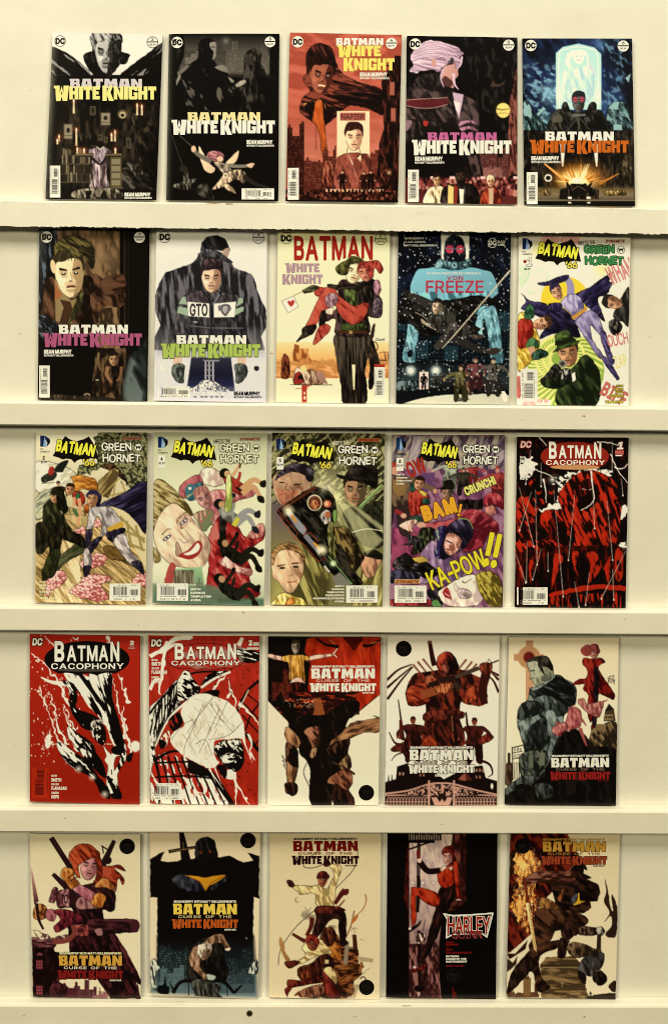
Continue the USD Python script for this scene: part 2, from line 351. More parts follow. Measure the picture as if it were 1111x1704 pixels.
# ------------------------------------------------------------------ where each comic stands: crop origin in the photograph, then its
# corners (top left, top right, bottom right, bottom left) in that crop, which is enlarged ZOOM times
ZOOM = 1111 / 210.0
ROWS = [
 [((70, 45), (93, 45), (1062, 62), (1003, 1520), (27, 1510)), ((270, 45), (57, 58), (1030, 55), (1020, 1530), (33, 1522)), ((470, 45), (65, 45), (1048, 68), (1015, 1543), (25, 1528)),
  ((665, 50), (62, 47), (1035, 62), (1033, 1533), (47, 1518)), ((860, 50), (47, 68), (1010, 72), (1040, 1550), (65, 1535))],
 [((55, 370), (52, 48), (1025, 50), (1005, 1567), (40, 1552)), ((248, 375), (62, 38), (1038, 38), (1028, 1560), (40, 1543)), ((450, 380), (65, 18), (1050, 22), (1037, 1543), (47, 1532)),
  ((650, 380), (68, 28), (1057, 45), (1037, 1555), (45, 1543)), ((850, 385), (70, 35), (1045, 60), (1033, 1540), (50, 1530))],
 [((48, 710), (62, 35), (1047, 40), (1027, 1560), (52, 1535)), ((245, 715), (58, 22), (1055, 30), (1027, 1553), (45, 1528)), ((440, 718), (65, 15), (1058, 20), (1037, 1545), (50, 1525)),
  ((640, 718), (68, 32), (1057, 35), (1037, 1552), (45, 1535)), ((845, 720), (82, 35), (1060, 40), (1035, 1543), (60, 1533))],
 [((40, 1045), (50, 30), (1020, 45), (1017, 1530), (50, 1508)), ((236, 1048), (57, 38), (1035, 45), (1023, 1533), (72, 1520)), ((435, 1050), (58, 50), (1050, 55), (1027, 1535), (53, 1535)),
  ((632, 1052), (70, 42), (1052, 42), (1030, 1537), (42, 1527)), ((832, 1052), (77, 50), (1042, 50), (1017, 1540), (40, 1525))],
 [((40, 1375), (50, 47), (1022, 53), (1028, 1502), (72, 1485)), ((238, 1375), (60, 42), (1032, 58), (1010, 1555), (58, 1505)), ((438, 1380), (58, 42), (1035, 40), (1022, 1500), (48, 1482)),
  ((632, 1380), (68, 42), (1035, 40), (1020, 1508), (52, 1490)), ((832, 1380), (90, 38), (1052, 38), (1015, 1505), (55, 1482))]]
Y_FOOT, Y_TOP, Y_LIP = -0.0045, -0.0008, -0.0172      # front of a comic at its foot and at its top, front of a ledge
LEDGE_H = 0.0365
def corner3(o, p, y): return at(o[0] + p[0] / ZOOM, o[1] + p[1] / ZOOM, y)
ledge_z = []
for row in ROWS:
    zs = [min(corner3(c[0], c[3], Y_FOOT)[2], corner3(c[0], c[4], Y_FOOT)[2]) for c in row]
    ledge_z.append(float(np.median(zs)))
ledge_z[0] = float(np.mean([at(5, 333, Y_LIP)[2], at(1105, 345, Y_LIP)[2]]))

# ------------------------------------------------------------------ the rack: leaning back panels and ledges
def prism(profile, x0, x1, nx=1):
    """A profile in (y, z), counter-clockwise seen from +x, drawn out from x0 to x1."""
    m = trimesh.creation.extrude_polygon(Polygon(profile), x1 - x0, engine='earcut')
    v = np.array(m.vertices); return trimesh.Trimesh(np.stack([v[:, 2] + x0, v[:, 0], v[:, 1]], 1), m.faces, process=False)
X0, X1 = -1.50, 1.50
rack = thing('display_rack', 'cream painted wall rack whose white ledges hold five rows of comic books', 'display rack', (0, 0, ledge_z[-1] - 0.5))
base = np.array([0, 0, ledge_z[-1] - 0.5])
def rpart(name, m, mat, **k):
    m = m.copy() if hasattr(m, 'copy') else m; m.apply_translation(-base); return part(rack, name, m, mat, **k)
for r, z in enumerate(ledge_z):
    top = (ledge_z[r - 1] - LEDGE_H) if r else z + 0.75
    ya, yb = 0.0024, 0.0048 if r else 0.008
    rpart('back_panel', prism([(ya, z - 0.03), (ya + 0.02, z - 0.03), (yb + 0.02, top + 0.01), (yb, top + 0.01)], X0, X1), panel_mat)
    c = 0.0022
    rpart('ledge', prism([(Y_LIP, z - LEDGE_H + c), (Y_LIP + c, z - LEDGE_H), (0.03, z - LEDGE_H), (0.03, z - 0.0301), (ya - .0005, z - 0.0301), (ya - .0005, z - 0.0004), (Y_LIP + 2 * c, z), (Y_LIP + .6 * c, z - .5 * c), (Y_LIP, z - 1.6 * c)], X0, X1), ledge_mat)
z5 = ledge_z[-1]
rpart('lower_board', prism([(-0.02, z5 - 0.5), (0.03, z5 - 0.5), (0.03, z5 - LEDGE_H - .0005), (-0.02, z5 - LEDGE_H - .0005)], X0, X1), panel_mat)
# the torn paper strip along the front of the top ledge
rnd = random.Random(5)
z1 = ledge_z[0]
xs = np.arange(X0, X1, 0.0022)
tear = [z1 - LEDGE_H - 0.0012 - 0.0016 * rnd.random() - 0.0016 * float(meshkit.noise([x * 60, 1, 1])) for x in xs]
edge = [z1 - 0.0012 - 0.0016 * float(meshkit.noise([x * 25, 4, 2])) - (0.0011 if rnd.random() < .1 else 0) for x in xs]
strip = trimesh.creation.extrude_polygon(Polygon(list(zip(xs, tear)) + list(zip(xs[::-1], edge[::-1]))), 0.0006, engine='earcut')
v = np.array(strip.vertices); strip = trimesh.Trimesh(np.stack([v[:, 0], Y_LIP - 0.0004 - v[:, 2], v[:, 1]], 1), strip.faces[:, ::-1], process=False)
rpart('paper_strip', strip, strip_mat, label='torn edged paper strip glued along the top ledge')
def patch(px, py, w, h, seed, mat, y, name, label=None):
    rr = random.Random(seed); c = at(px, py, y); t = np.linspace(0, 2 * math.pi, 33)[:-1]
    pts = [(c[0] + w * math.cos(a) * rr.uniform(.55, 1.1), c[2] + h * math.sin(a) * rr.uniform(.4, 1.2)) for a in t]
    m = trimesh.creation.extrude_polygon(Polygon(pts).buffer(0), 0.0003, engine='earcut'); v = np.array(m.vertices)
    rpart(name, trimesh.Trimesh(np.stack([v[:, 0], y - v[:, 2], v[:, 1]], 1), m.faces[:, ::-1], process=False), mat, label=label)
for k, (px, py, w, h) in enumerate([(352, 337.5, .014, .0009), (381, 338.5, .007, .0012), (1010, 345, .03, .0008), (612, 339.5, .006, .0008)]):
    patch(px, py, w, h, 20 + k, stain_mat, Y_LIP - 0.0011, 'glue_stain')
for k, (px, py, w, h) in enumerate([(972, 1692.5, .0016, .0013), (676, 1674, .008, .0004), (971, 692, .0025, .0014), (405, 1019, .0016, .0012), (108, 1362, .0012, .001), (735, 1372, .0014, .0007), (868, 698, .001, .0009), (230, 1040, .0009, .0008), (40, 1690, .0016, .0006), (590, 1692, .003, .0003), (1040, 1030, .001, .001), (300, 1668, .006, .0003)]):
    patch(px, py, w, h, 40 + k, stain_mat, Y_LIP - 0.0001, 'scuff_mark')
for k, (px, py, w, h) in enumerate([(452, 588, .0024, .0015), (33, 555, .0011, .0009), (1080, 560, .0007, .0009), (25, 1240, .0008, .0007), (1066, 930, .0008, .0006), (1085, 1505, .0009, .0007), (50, 150, .0007, .0006)]): patch(px, py, w, h, 61 + k, stain_mat, 0.0034 if py > 400 else 0.0036, 'paint_chip')
c = at(415, 1687, Y_LIP)
ring = trimesh.creation.annulus(r_min=0.0036, r_max=0.0046, height=0.0008, sections=28); plug = trimesh.creation.cylinder(radius=0.0037, height=0.0005, sections=28)
for m, nm, mt in ((ring, 'hole_rim', flat('6b5434', .6)), (plug, 'screw_hole', dark_mat)):
    m.apply_transform(trimesh.transformations.rotation_matrix(math.pi / 2, [1, 0, 0])); m.apply_translation(c + [0, -0.0002, 0]); rpart(nm, m, mt)

# ------------------------------------------------------------------ the comic books
def sheet2d(g):
    """Flat triangles of a shapely shape."""
    vs, fs, n = [], [], 0
    g = shapely.make_valid(g).simplify(0.6)
    for p in getattr(g, 'geoms', [g]):
        if p.is_empty or p.geom_type != 'Polygon' or p.area < 4: continue
        v, f = trimesh.creation.triangulate_polygon(p, engine='earcut'); vs.append(v); fs.append(f + n); n += len(v)
    return (np.vstack(vs), np.vstack(fs)) if vs else (None, None)
def build_comic(r, k, pr, label, tilt=None):
    o, *q = ROWS[r][k]
    c3 = np.array([corner3(o, q[0], Y_TOP if r else Y_TOP), corner3(o, q[1], Y_TOP if r else Y_TOP), corner3(o, q[2], Y_FOOT), corner3(o, q[3], Y_FOOT)])
    dz = ledge_z[r] + 0.0003 - min(c3[2][2], c3[3][2])
    if r: c3[:, 2] += dz
    org = (c3[2] + c3[3]) / 2
    nrm = np.cross(c3[1] - c3[3], c3[0] - c3[2]); nrm /= np.linalg.norm(nrm)
    if nrm[1] > 0: nrm = -nrm
    rr = random.Random(100 * r + k)
    lift_c = rr.uniform(0.0, 0.0028) if r < 3 else rr.uniform(0, 0.0008)
    bow, curl = rr.uniform(0.0004, 0.0016), rr.uniform(0.0003, 0.0012)
    def warp(u, v, lift):
        u, v = np.asarray(u), np.asarray(v)
        a, b, c, d = c3
        p = a * ((1 - u) * (1 - v))[:, None] + b * (u * (1 - v))[:, None] + c * (u * v)[:, None] + d * ((1 - u) * v)[:, None]
        z = lift + bow * (1 - (2 * u - 1) ** 2) * (1 - .6 * v) - curl * np.clip(1 - u / .07, 0, 1) ** 2 + .0004 * np.sin(3 * u + 5 * v + k) + lift_c * (np.clip(u, 0, 1) ** 9 * np.clip(v if k % 2 else 1 - v, 0, 1) ** 5)
        return p + nrm * z[:, None] - org
    comic = thing('comic_book', label, 'comic book', org, 'comic books displayed on the rack')
    # cover: fine grid with printed colours
    i = np.arange(NV * NU).reshape(NV, NU)
    f = np.stack([i[:-1, :-1], i[1:, :-1], i[1:, 1:], i[:-1, 1:]], -1).reshape(-1, 4)
    m = UsdGeom.Mesh.Define(stage, numbered(str(comic.GetPath()), 'cover'))
    m.CreatePointsAttr(Vt.Vec3fArray.FromNumpy(warp(pr.u, pr.v, 0.0).astype(np.float32)))
    m.CreateFaceVertexCountsAttr(Vt.IntArray.FromNumpy(np.full(len(f), 4, np.int32))); m.CreateFaceVertexIndicesAttr(Vt.IntArray.FromNumpy(f.astype(np.int32).ravel()))
    m.CreateSubdivisionSchemeAttr('none')
    col = ink(pr.c)
    UsdGeom.PrimvarsAPI(m).CreatePrimvar('print_color', Sdf.ValueTypeNames.Color3fArray, 'vertex').Set(Vt.Vec3fArray.FromNumpy(col.astype(np.float32)))
    UsdShade.MaterialBindingAPI.Apply(m.GetPrim()).Bind(cover_mat)
    # pages and back cover behind it
    def slab(a, b, inset):
        n, h = 13, 11
        uu, vv = np.meshgrid(np.linspace(inset, 1 - inset * .6, n), np.linspace(inset * .6, 1 - inset * .6, h))
        V = np.vstack([warp(uu.ravel(), vv.ravel(), a), warp(uu.ravel(), vv.ravel(), b)])
        g = np.arange(n * h).reshape(h, n); A, B, C, D = (x.ravel() for x in (g[:-1, :-1], g[1:, :-1], g[1:, 1:], g[:-1, 1:]))
        rim = np.concatenate([g[0, ::-1], g[1:, 0], g[-1, 1:], g[-2:0:-1, -1]]); nx = np.roll(rim, -1)
        return V, np.vstack([np.stack([A, B, C, D], 1), np.stack([A, D, C, B], 1) + n * h, np.stack([rim, rim + n * h, nx + n * h, nx], 1)])
    part(comic, 'pages', slab(-0.0002, -0.0022, 0.004), page_mat)
    part(comic, 'back_cover', slab(-0.0023, -0.0026, 0.0), flat('2a2420', .4) if pr.dark else flat('b8ae98', .4))
    # two staples over the folded spine
    for vv in (0.24, 0.74):
        a = warp(np.array([0.0, 0.009, 0.009, 0.0]), np.array([vv, vv, vv + .04, vv + .04]), 0.0)
        q = np.vstack([a[[0, 3]] + (a[[0, 3]] - a[[1, 2]]) * .05, a[[0, 3]] + nrm * .0004, a[[1, 2]] * .06 + a[[0, 3]] * .94 + nrm * .0004, a[[0, 3]] - nrm * .0009])
        part(comic, 'staple', trimesh.convex.convex_hull(q), steel_mat)
    # lettering, logos and barcode printed on it
    n = {}
    for name, g, colr, lift in pr.texts:
        V, F = sheet2d(g)
        if V is None: continue
        if np.ptp(V, 0).max() > 90:
            V, F = trimesh.remesh.subdivide_to_size(np.c_[V, np.zeros(len(V))], F, 95, max_iter=8); V = V[:, :2]
        u, v = pr.inv(V)
        P = warp(u, v, 0.00012 * lift)
        t = P[F[0]]; 
        ns = np.cross(P[F[:, 1]] - P[F[:, 0]], P[F[:, 2]] - P[F[:, 0]]) @ nrm
        F = np.where((ns < 0)[:, None], F[:, ::-1], F)
        part(comic, name, (P, F), flat(colr), label=None)
    return comic

# ------------------------------------------------------------------ marks that several covers share
WHT, BLK = 'efe8da', '14100d'
def disc(cx, cy, r): return Point(cx, cy).buffer(r, 24)
def dc_round(p, cx=140, cy=125, r=51, ink=BLK, pap='e8e2d4', ring=None):
    if ring: p.S('publisher_logo', disc(cx, cy, r).difference(disc(cx, cy, r - 5)), ring, 1)
    else: p.S('publisher_logo', disc(cx, cy, r), pap, 1)
    p.T('publisher_letters', 'DC', cx - r * .82, cy - r * .55, cx + r * .84, cy + r * .55, ink, 2, fat=.06, gap=.03)
def badge(p, cx, cy, num, price, r=50, ink='3a3530', pap='e6e0d0'):
    p.S('price_badge', disc(cx, cy, r), pap, 1)
    if p.light: p.S('price_badge_ring', disc(cx, cy, r + 1).difference(disc(cx, cy, r - 4)), ink, 2)
    p.S('price_badge_band', box(cx - r * .95, cy - 8, cx + r * .95, cy + 1), ink, 2)
    p.T('issue_number', num, cx - 12, cy - 40, cx + 12, cy - 14, ink, 2, bold=True)
    p.T('price', price, cx - 27, cy + 12, cx + 27, cy + 30, ink, 2)
def barcode(p, x0, y0, x1, y1, up=False, pap='e9e4d8', ink='2a2622', top=None, ratio=.62):
    """Price code label; up: printed sideways, reading upwards."""
    rr = random.Random(int(x0 * 7 + y0))
    p.S('barcode', box(x0, y0, x1, y1), pap, 1)
    bars, fine = [], []
    L, W = (y1 - y0, x1 - x0) if up else (x1 - x0, y1 - y0)
    def put(lst, a, b, c, d):       # along, across
        lst.append(box(x0 + c * W, y1 - b * L, x0 + d * W, y1 - a * L) if up else box(x0 + a * L, y0 + c * W, x0 + b * L, y0 + d * W))
    a = .12
    while a < .56:
        w = rr.choice([.008, .008, .016, .022]); put(bars, a, a + w, .18 if not up else .2, .68 if not up else .74); a += w + rr.choice([.008, .012, .018])
    a = .66
    while a < .91:
        w = rr.choice([.008, .016, .026]); put(bars, a, a + w, .34 if not up else .38, .68 if not up else .74); a += w + rr.choice([.008, .014])
    a = .1
    while a < .9:
        w = rr.uniform(.02, .05)
        if rr.random() < .8: put(fine, a, a + w, .74 if not up else .8, .78 if not up else .83)
        if rr.random() < .6: put(fine, a, a + w, .87 if not up else .1, .93 if not up else .14)
        if rr.random() < .5 and not .56 < a < .64: put(fine, a, a + w, .08, .12)
        a += w + .012
    p.S('barcode_bars', unary_union(bars), ink, 2); p.S('barcode_digits', unary_union(fine), '6a645a', 2)
    if top: p.S('barcode_banner', box(x0, y0 - 26, x1, y0), top, 1)
def credit(p, x0, y0, x1, y1, col, small=None):
    h = y1 - y0
    p.T('author_credit', 'SEAN MURPHY', x0, y0, x1 - (x1 - x0) * .06, y0 + h * .62, col, 2, fat=.07, gap=.05)
    p.T('author_credit', 'WITH MATT HOLLINGSWORTH', x0, y0 + h * .70, x1, y1, small or col, 2, fat=.04)
def title_knight(p, bt, wk, cb, cw, bk=None, wbk=None):
    p.T('title_lettering', 'BATMAN', *bt, cb, 2, font='slab', gap=.09, back=bk, grow=7)
    p.T('title_lettering', 'WHITE KNIGHT', *wk, cw, 4, font='slab', gap=.07, space=.2, big=1.18, back=wbk, grow=5)
def title_curse(p, x0, y0, x1, y1, cc, cb, cu, cw, book, cbk=None, bk=None, right=True):
    h, w = y1 - y0, x1 - x0
    f = lambda a: y0 + a * h
    p.T('author_credit', 'SEAN MURPHY WITH MATT HOLLINGSWORTH', x0 + w * .02, f(0), x1 - w * .02, f(.085), cc, 2, fat=.06)
    p.T('title_lettering', 'BATMAN', x0 + w * .01, f(.12), x1 - w * .01, f(.49), cb, 3, font='slab', gap=.08, back=bk, grow=4)
    p.T('title_lettering', 'CURSE OF THE', x0 + w * .09, f(.525), x1 - w * .09, f(.625), cu, 3, gap=.2, space=.7, bold=True)
    p.T('title_lettering', 'WHITE KNIGHT', x0 - w * .01, f(.66), x1 + w * .01, f(1), cw, 3, font='slab', gap=.07, space=.22, big=1.16, back=bk, grow=4)
    p.T('book_number', 'BOOK ' + book, *((x1 - w * .2, f(1.0), x1 - w * .02, f(1.06)) if right else (x0 + w * .4, f(1.05), x0 + w * .6, f(1.13))), cbk or cc, 2, fat=.05)
def title_66(p, dx, dy, gcol, gback, num, price, dyn=(820, 75, 1000, 105), dynb=None, s=1.0, meets='2a241c', logo=True, numback=False, gx=0):
    X = lambda x: 225 + dx + (x - 225) * s
    q = [(215, 240), (262, 160), (322, 68), (352, 92), (395, 110), (415, 120), (440, 108), (490, 95), (528, 72), (560, 120), (590, 180), (610, 268), (570, 258), (530, 262), (500, 285), (460, 265), (425, 278), (405, 300), (375, 268), (330, 262), (300, 270), (262, 252)]
    p.S('title_plate', Polygon([(X(x), y + dy) for x, y in q]).buffer(3, join_style=1), '17120e', 1)
    g = lettering('BATMAN', dict(fat=.05, gap=.04, jump=.05, slant=8)); g = fit(g, X(240), 112 + dy, X(590), 232 + dy)
    g = affinity.rotate(g, 7, origin='center')
    p.S('title_lettering', g.buffer(5), '17120e', 2); p.S('title_lettering', g, 'eccb3c', 3)
    p.T('title_year', "'66", X(478), 268 + dy, X(580), 328 + dy, 'e6c040', 3, back='2a2016', grow=5, slant=6)
    p.T('title_lettering', 'GREEN', X(640) + gx, 122 + dy, X(905) + gx, 200 + dy, gcol, 2, back=gback, grow=7, jump=.05, gap=.07)
    p.T('title_lettering', 'HORNET', X(648) + gx, 220 + dy, X(985) + gx, 300 + dy, gcol, 2, back=gback, grow=7, jump=.05, gap=.07)
    cx = X(963) + gx
    p.S('title_emblem', disc(cx, 165 + dy, 36), gback, 1); p.S('title_emblem', disc(cx, 165 + dy, 31), gcol if gcol != '3e8a4c' else 'd8d2bc', 2)
    p.S('title_emblem', Polygon([(cx - 26, 148 + dy), (cx - 6, 158 + dy), (cx, 150 + dy), (cx + 6, 158 + dy), (cx + 26, 146 + dy), (cx + 14, 186 + dy), (cx + 4, 170 + dy), (cx - 4, 172 + dy), (cx - 14, 186 + dy)]), '2a3a2a', 3)
    if meets: p.T('title_lettering', 'MEETS THE', X(590) + gx, 84 + dy, X(735) + gx, 118 + dy, meets, 2, gap=.1, rot=-3)
    if dynb: p.S('publisher_banner', box(dyn[0] - 8, dyn[1] - 6, dyn[2] + 8, dyn[3] + 4), dynb, 1)
    p.T('publisher_lettering', 'DYNAMITE', *dyn, '8a2c16', 2, fat=.06, slant=18)
    x, y = 100 + (dx if s == 1 else 0), 62 + dy
    p.S('publisher_logo', Polygon([(x, y), (x + 40, y), (x + 85, y + 30), (x + 88, y + 62), (x + 60, y + 62), (x + 48, y + 32), (x + 40, y + 60), (x + 60, y + 94), (x + 45, y + 98), (x, y + 98)]), '1b2c58', 1)
    p.S('publisher_logo', Polygon([(x + 38, y + 2), (x + 62, y + 94), (x + 28, y + 97)]), '7fa0c8', 2)
    p.S('publisher_logo', Polygon([(x + 48, y + 32), (x + 88, y + 40), (x + 86, y + 66), (x + 60, y + 96), (x + 62, y + 70), (x + 70, y + 56), (x + 58, y + 44)]), '141414', 2)
    p.T('publisher_letters', 'DC', x, y + 112, x + 30, y + 124, '3a3a36', 2); p.T('publisher_letters', 'COMICS', x, y + 134, x + 85, y + 148, '3a3a36', 2)
    if num:
        if numback: p.S('price_box', box(x + 2, y + 165, x + 62, y + 275), 'dcd6c0', 1)
        p.T('issue_number', num, x + 22, y + 178, x + 42, y + 212, '1c1814', 2, fat=.03); p.T('price', price, x + 6, y + 222, x + 60, y + 246, '1c1814', 2)
def title_caco(p, x0, y0, x1, y1, fill, fill2, letters='e9e2d2', edge=None, shade='8a1a10'):
    cx, cy, rx, ry = (x0 + x1) / 2, (y0 + y1) / 2, (x1 - x0) / 2, (y1 - y0) / 2
    e = affinity.scale(Point(cx, cy).buffer(1, 32), rx, ry)
    for k in (-.48, 0, .48): e = e.difference(affinity.scale(Point(cx + k * rx, cy + ry * 1.02).buffer(1, 16), rx * .27, ry * (.3 if k else .26)))
    if edge: p.S('title_plate', e.difference(e.buffer(-5)), edge, 1)
    if fill:
        p.S('title_plate', e, fill, 1)
        if fill2: p.S('title_plate', e.intersection(box(x0, cy + ry * .42, x1, y1)), fill2, 2)
    f = lambda a: x0 + a * (x1 - x0)
    g = lambda a: y0 + a * (y1 - y0)
    p.T('title_lettering', 'B', f(.12), g(.0), f(.235), g(.56), letters, 3, back=shade, grow=4, fat=.02)
    p.T('title_lettering', 'ATMA', f(.265), g(.12), f(.75), g(.55), letters, 3, back=shade, grow=4, fat=.01, gap=.14)
    p.T('title_lettering', 'N', f(.775), g(.02), f(.88), g(.56), letters, 3, back=shade, grow=4, fat=.02)
    p.T('title_lettering', 'CACOPHONY', f(.08), g(.60), f(.93), g(.76), letters, 3, gap=.16, back=shade, grow=3)
def seal(p, cx, cy, r):
    p.S('publisher_seal', disc(cx, cy, r), '110e0d', 1); p.S('publisher_seal_ring', disc(cx, cy, r * .86).difference(disc(cx, cy, r * .78)), '221d19', 2)
    p.T('publisher_letters', 'DC', cx - r * .48, cy - r * .34, cx + r * .48, cy + r * .06, '2a241f', 2, fat=.05, gap=.03)
    p.T('imprint_lettering', 'BLACK', cx - r * .42, cy + r * .16, cx + r * .42, cy + r * .32, '2a241f', 2); p.T('imprint_lettering', 'LABEL', cx - r * .42, cy + r * .38, cx + r * .42, cy + r * .54, '2a241f', 2)
def names3(p, x, y, col, w=1.0):
    for t, dy, h, ww in (('KEVIN', 0, 16, 50), ('SMITH', 26, 30, 86), ('WALTER', 72, 18, 62), ('FLANAGAN', 98, 32, 132), ('SANDRA', 146, 18, 62), ('HOPE', 174, 32, 66)):
        p.T('author_credit', t, x, y + dy, x + ww * w, y + dy + h, col, 2, fat=.04)

# ------------------------------------------------------------------ the printed covers (plain stand-ins: unnamed figures, rooms and towns)
def c11(p):
    p.bg('0f0c0a')
    p.V([(60, 40), (1080, 40), (1080, 420), (60, 420)], [(0, 'c9c7c0'), (.6, 'd6d2c8'), (1, 'c4c0b6')])
    p.F([(60, 150), (250, 240), (420, 380), (450, 460), (40, 520)], '14100e', None, '8d8a84', kl=.66, ang=40, sc=26, stretch=7, hard=True)
    p.F([(1075, 120), (900, 250), (700, 400), (660, 460), (1075, 520)], '14100e', None, '85827c', kl=.66, ang=-40, sc=26, stretch=7, hard=True)
    p.R(40, 425, 1080, 520, '0f0c0a')
    p.F([(360, 250), (440, 210), (500, 190), (640, 190), (690, 215), (780, 240), (740, 320), (690, 330), (600, 440), (520, 440), (400, 350)], '15110f', None, '3c3936', kl=.62, ang=70, sc=30, hard=True)
    p.head(565, 230, 190, 330, 'a9a79f', '3c3a36', '77756f', look=-.1, mouth='3a3430')
    p.F([(440, 50), (690, 50), (695, 200), (660, 250), (640, 140), (560, 110), (490, 140), (460, 210), (440, 180)], '7d7b75', '1a1614', 'b2b0a8', k=.47, ang=70, sc=24, stretch=4, o=0)
    p.F([(600, 160), (690, 110), (695, 230), (640, 370), (590, 430), (580, 330), (610, 260)], '1d1917', None, '45413d', ang=80, sc=26)
    p.F([(360, 250), (440, 210), (470, 260), (520, 380), (560, 440), (480, 440), (400, 350)], '15110f', None, '2c2926', kl=.66, sc=30)
    # candle lit study
    p.F([(150, 680), (1000, 680), (1000, 1420), (150, 1420)], '2a231b', '15110d', '3e3428', k=.47, kl=.62, ang=90, sc=60, hard=True, soft=60)
    for x, y, w, h in [(422, 695, 50, 80), (515, 750, 88, 115), (190, 850, 80, 135), (740, 975, 40, 90), (495, 945, 35, 50), (548, 965, 30, 55)]:
        p.R(x, y, x + w, y + h, '5d5340'); p.R(x + 8, y + 8, x + w - 8, y + h - 8, '8f846c' if w > 60 else '3a3226'); p.E(x + w / 2, y + h * .42, w * .2, h * .17, '2a241c')
        p.L([(x + 10, y + h * .75), (x + w - 10, y + h * .75)], 6, '4a4233')
    p.E(708, 765, 47, 42, '5a4c34'); p.E(708, 772, 30, 30, 'b3a37c'); p.E(708, 775, 17, 15, '2a2218')
    for x, y in [(345, 985), (435, 960), (820, 800), (880, 800), (930, 920)]: p.F([(x - 38, y + 60), (x - 30, y - 30), (x, y - 45), (x + 34, y - 25), (x + 40, y + 70)], '17120e', None, '4b4134', sc=20)
    p.F([(840, 960), (1010, 900), (1000, 1440), (830, 1440)], '191410', '0d0a08', '453a2b', kl=.64, ang=70, sc=40)
    p.F([(640, 1330), (720, 1230), (900, 1260), (1000, 1420), (990, 1500), (660, 1480)], '26201a', '0f0c0a', '5a5448', ang=30, sc=40)
    p.F([(750, 1190), (880, 1230), (890, 1390), (830, 1330), (770, 1240)], '3a362e', '1a1612', '6a665a', sc=24)
    for yy in (1140, 1200, 1290, 1360):                      # shelves of books
        x = 175
        while x < 420:
            w = p.rnd.uniform(8, 18)
            if not 280 < x < 300: p.R(x, yy - p.rnd.uniform(60, 85), x + w, yy, p.rnd.choice(['4a4032', '6b6048', '2c251c', '857a60', '3a3024']))
            x += w + 2
        p.R(165, yy, 420, yy + 9, '5a4e38')
    p.R(600, 1140, 700, 1420, '5b5038'); [p.R(612, 1160 + k * 62, 688, 1205 + k * 62, '857a5c') for k in range(4)]
    p.R(290, 1110, 700, 1140, '6d5f42'); p.R(290, 1130, 700, 1142, '2a2218')
    p.F([(420, 1080), (480, 1055), (560, 1055), (615, 1090), (600, 1120), (560, 1115), (568, 1210), (440, 1210), (450, 1115), (410, 1110)], '8d7a80', '4a3c40', 'b09ca0', sc=20)
    p.F([(455, 1200), (560, 1200), (578, 1330), (590, 1410), (420, 1415), (440, 1320)], '9a868a', '4c3c3c', 'c2b0ae', ang=88, sc=18, stretch=6)
    p.E(510, 1035, 36, 34, '1a120e'); p.L([(478, 1050), (510, 1070), (545, 1050)], 9, 'b8b0a0'); p.L([(440, 1150), (510, 1205), (560, 1150)], 20, '2c2024')
    for x, y, h in [(280, 640, 120), (837, 680, 95), (878, 690, 85), (302, 895, 150), (642, 915, 90), (612, 940, 65), (150, 955, 50), (135, 990, 40), (310, 1065, 45), (370, 1075, 35), (645, 1070, 40)]:
        p.glow(x, y + 5, 60, 'a8441c', .75); p.L([(x, y + 22), (x, y + h)], 15, 'c9b48a', 19); p.P([(x, y - 12), (x + 8, y + 12), (x, y + 24), (x - 8, y + 12)], 'fff0c0', rough=0)
    p.R(30, 1425, 1010, 1525, '14100d'); p.F([(270, 1450), (400, 1415), (650, 1420), (700, 1510), (300, 1510)], '6a6250', '2c261e', 'a59c84', sc=22); p.H([(380, 1440), (440, 1440), (420, 1510), (390, 1510)], '17130f'); p.H([(540, 1430), (590, 1510), (500, 1510)], '1c1813')
    title_knight(p, (245, 455, 880, 535), (105, 515, 1005, 650), 'b9b1ae', 'd8c878', bk='14100d')
    dc_round(p, 160, 120, 50, ring='4a4640'); p.light = True; badge(p, 973, 132, '2', '$3.99', ink='4a463e', pap='cfccc2'); p.light = False
    barcode(p, 68, 1218, 160, 1498, up=True); credit(p, 725, 1455, 968, 1512, WHT)

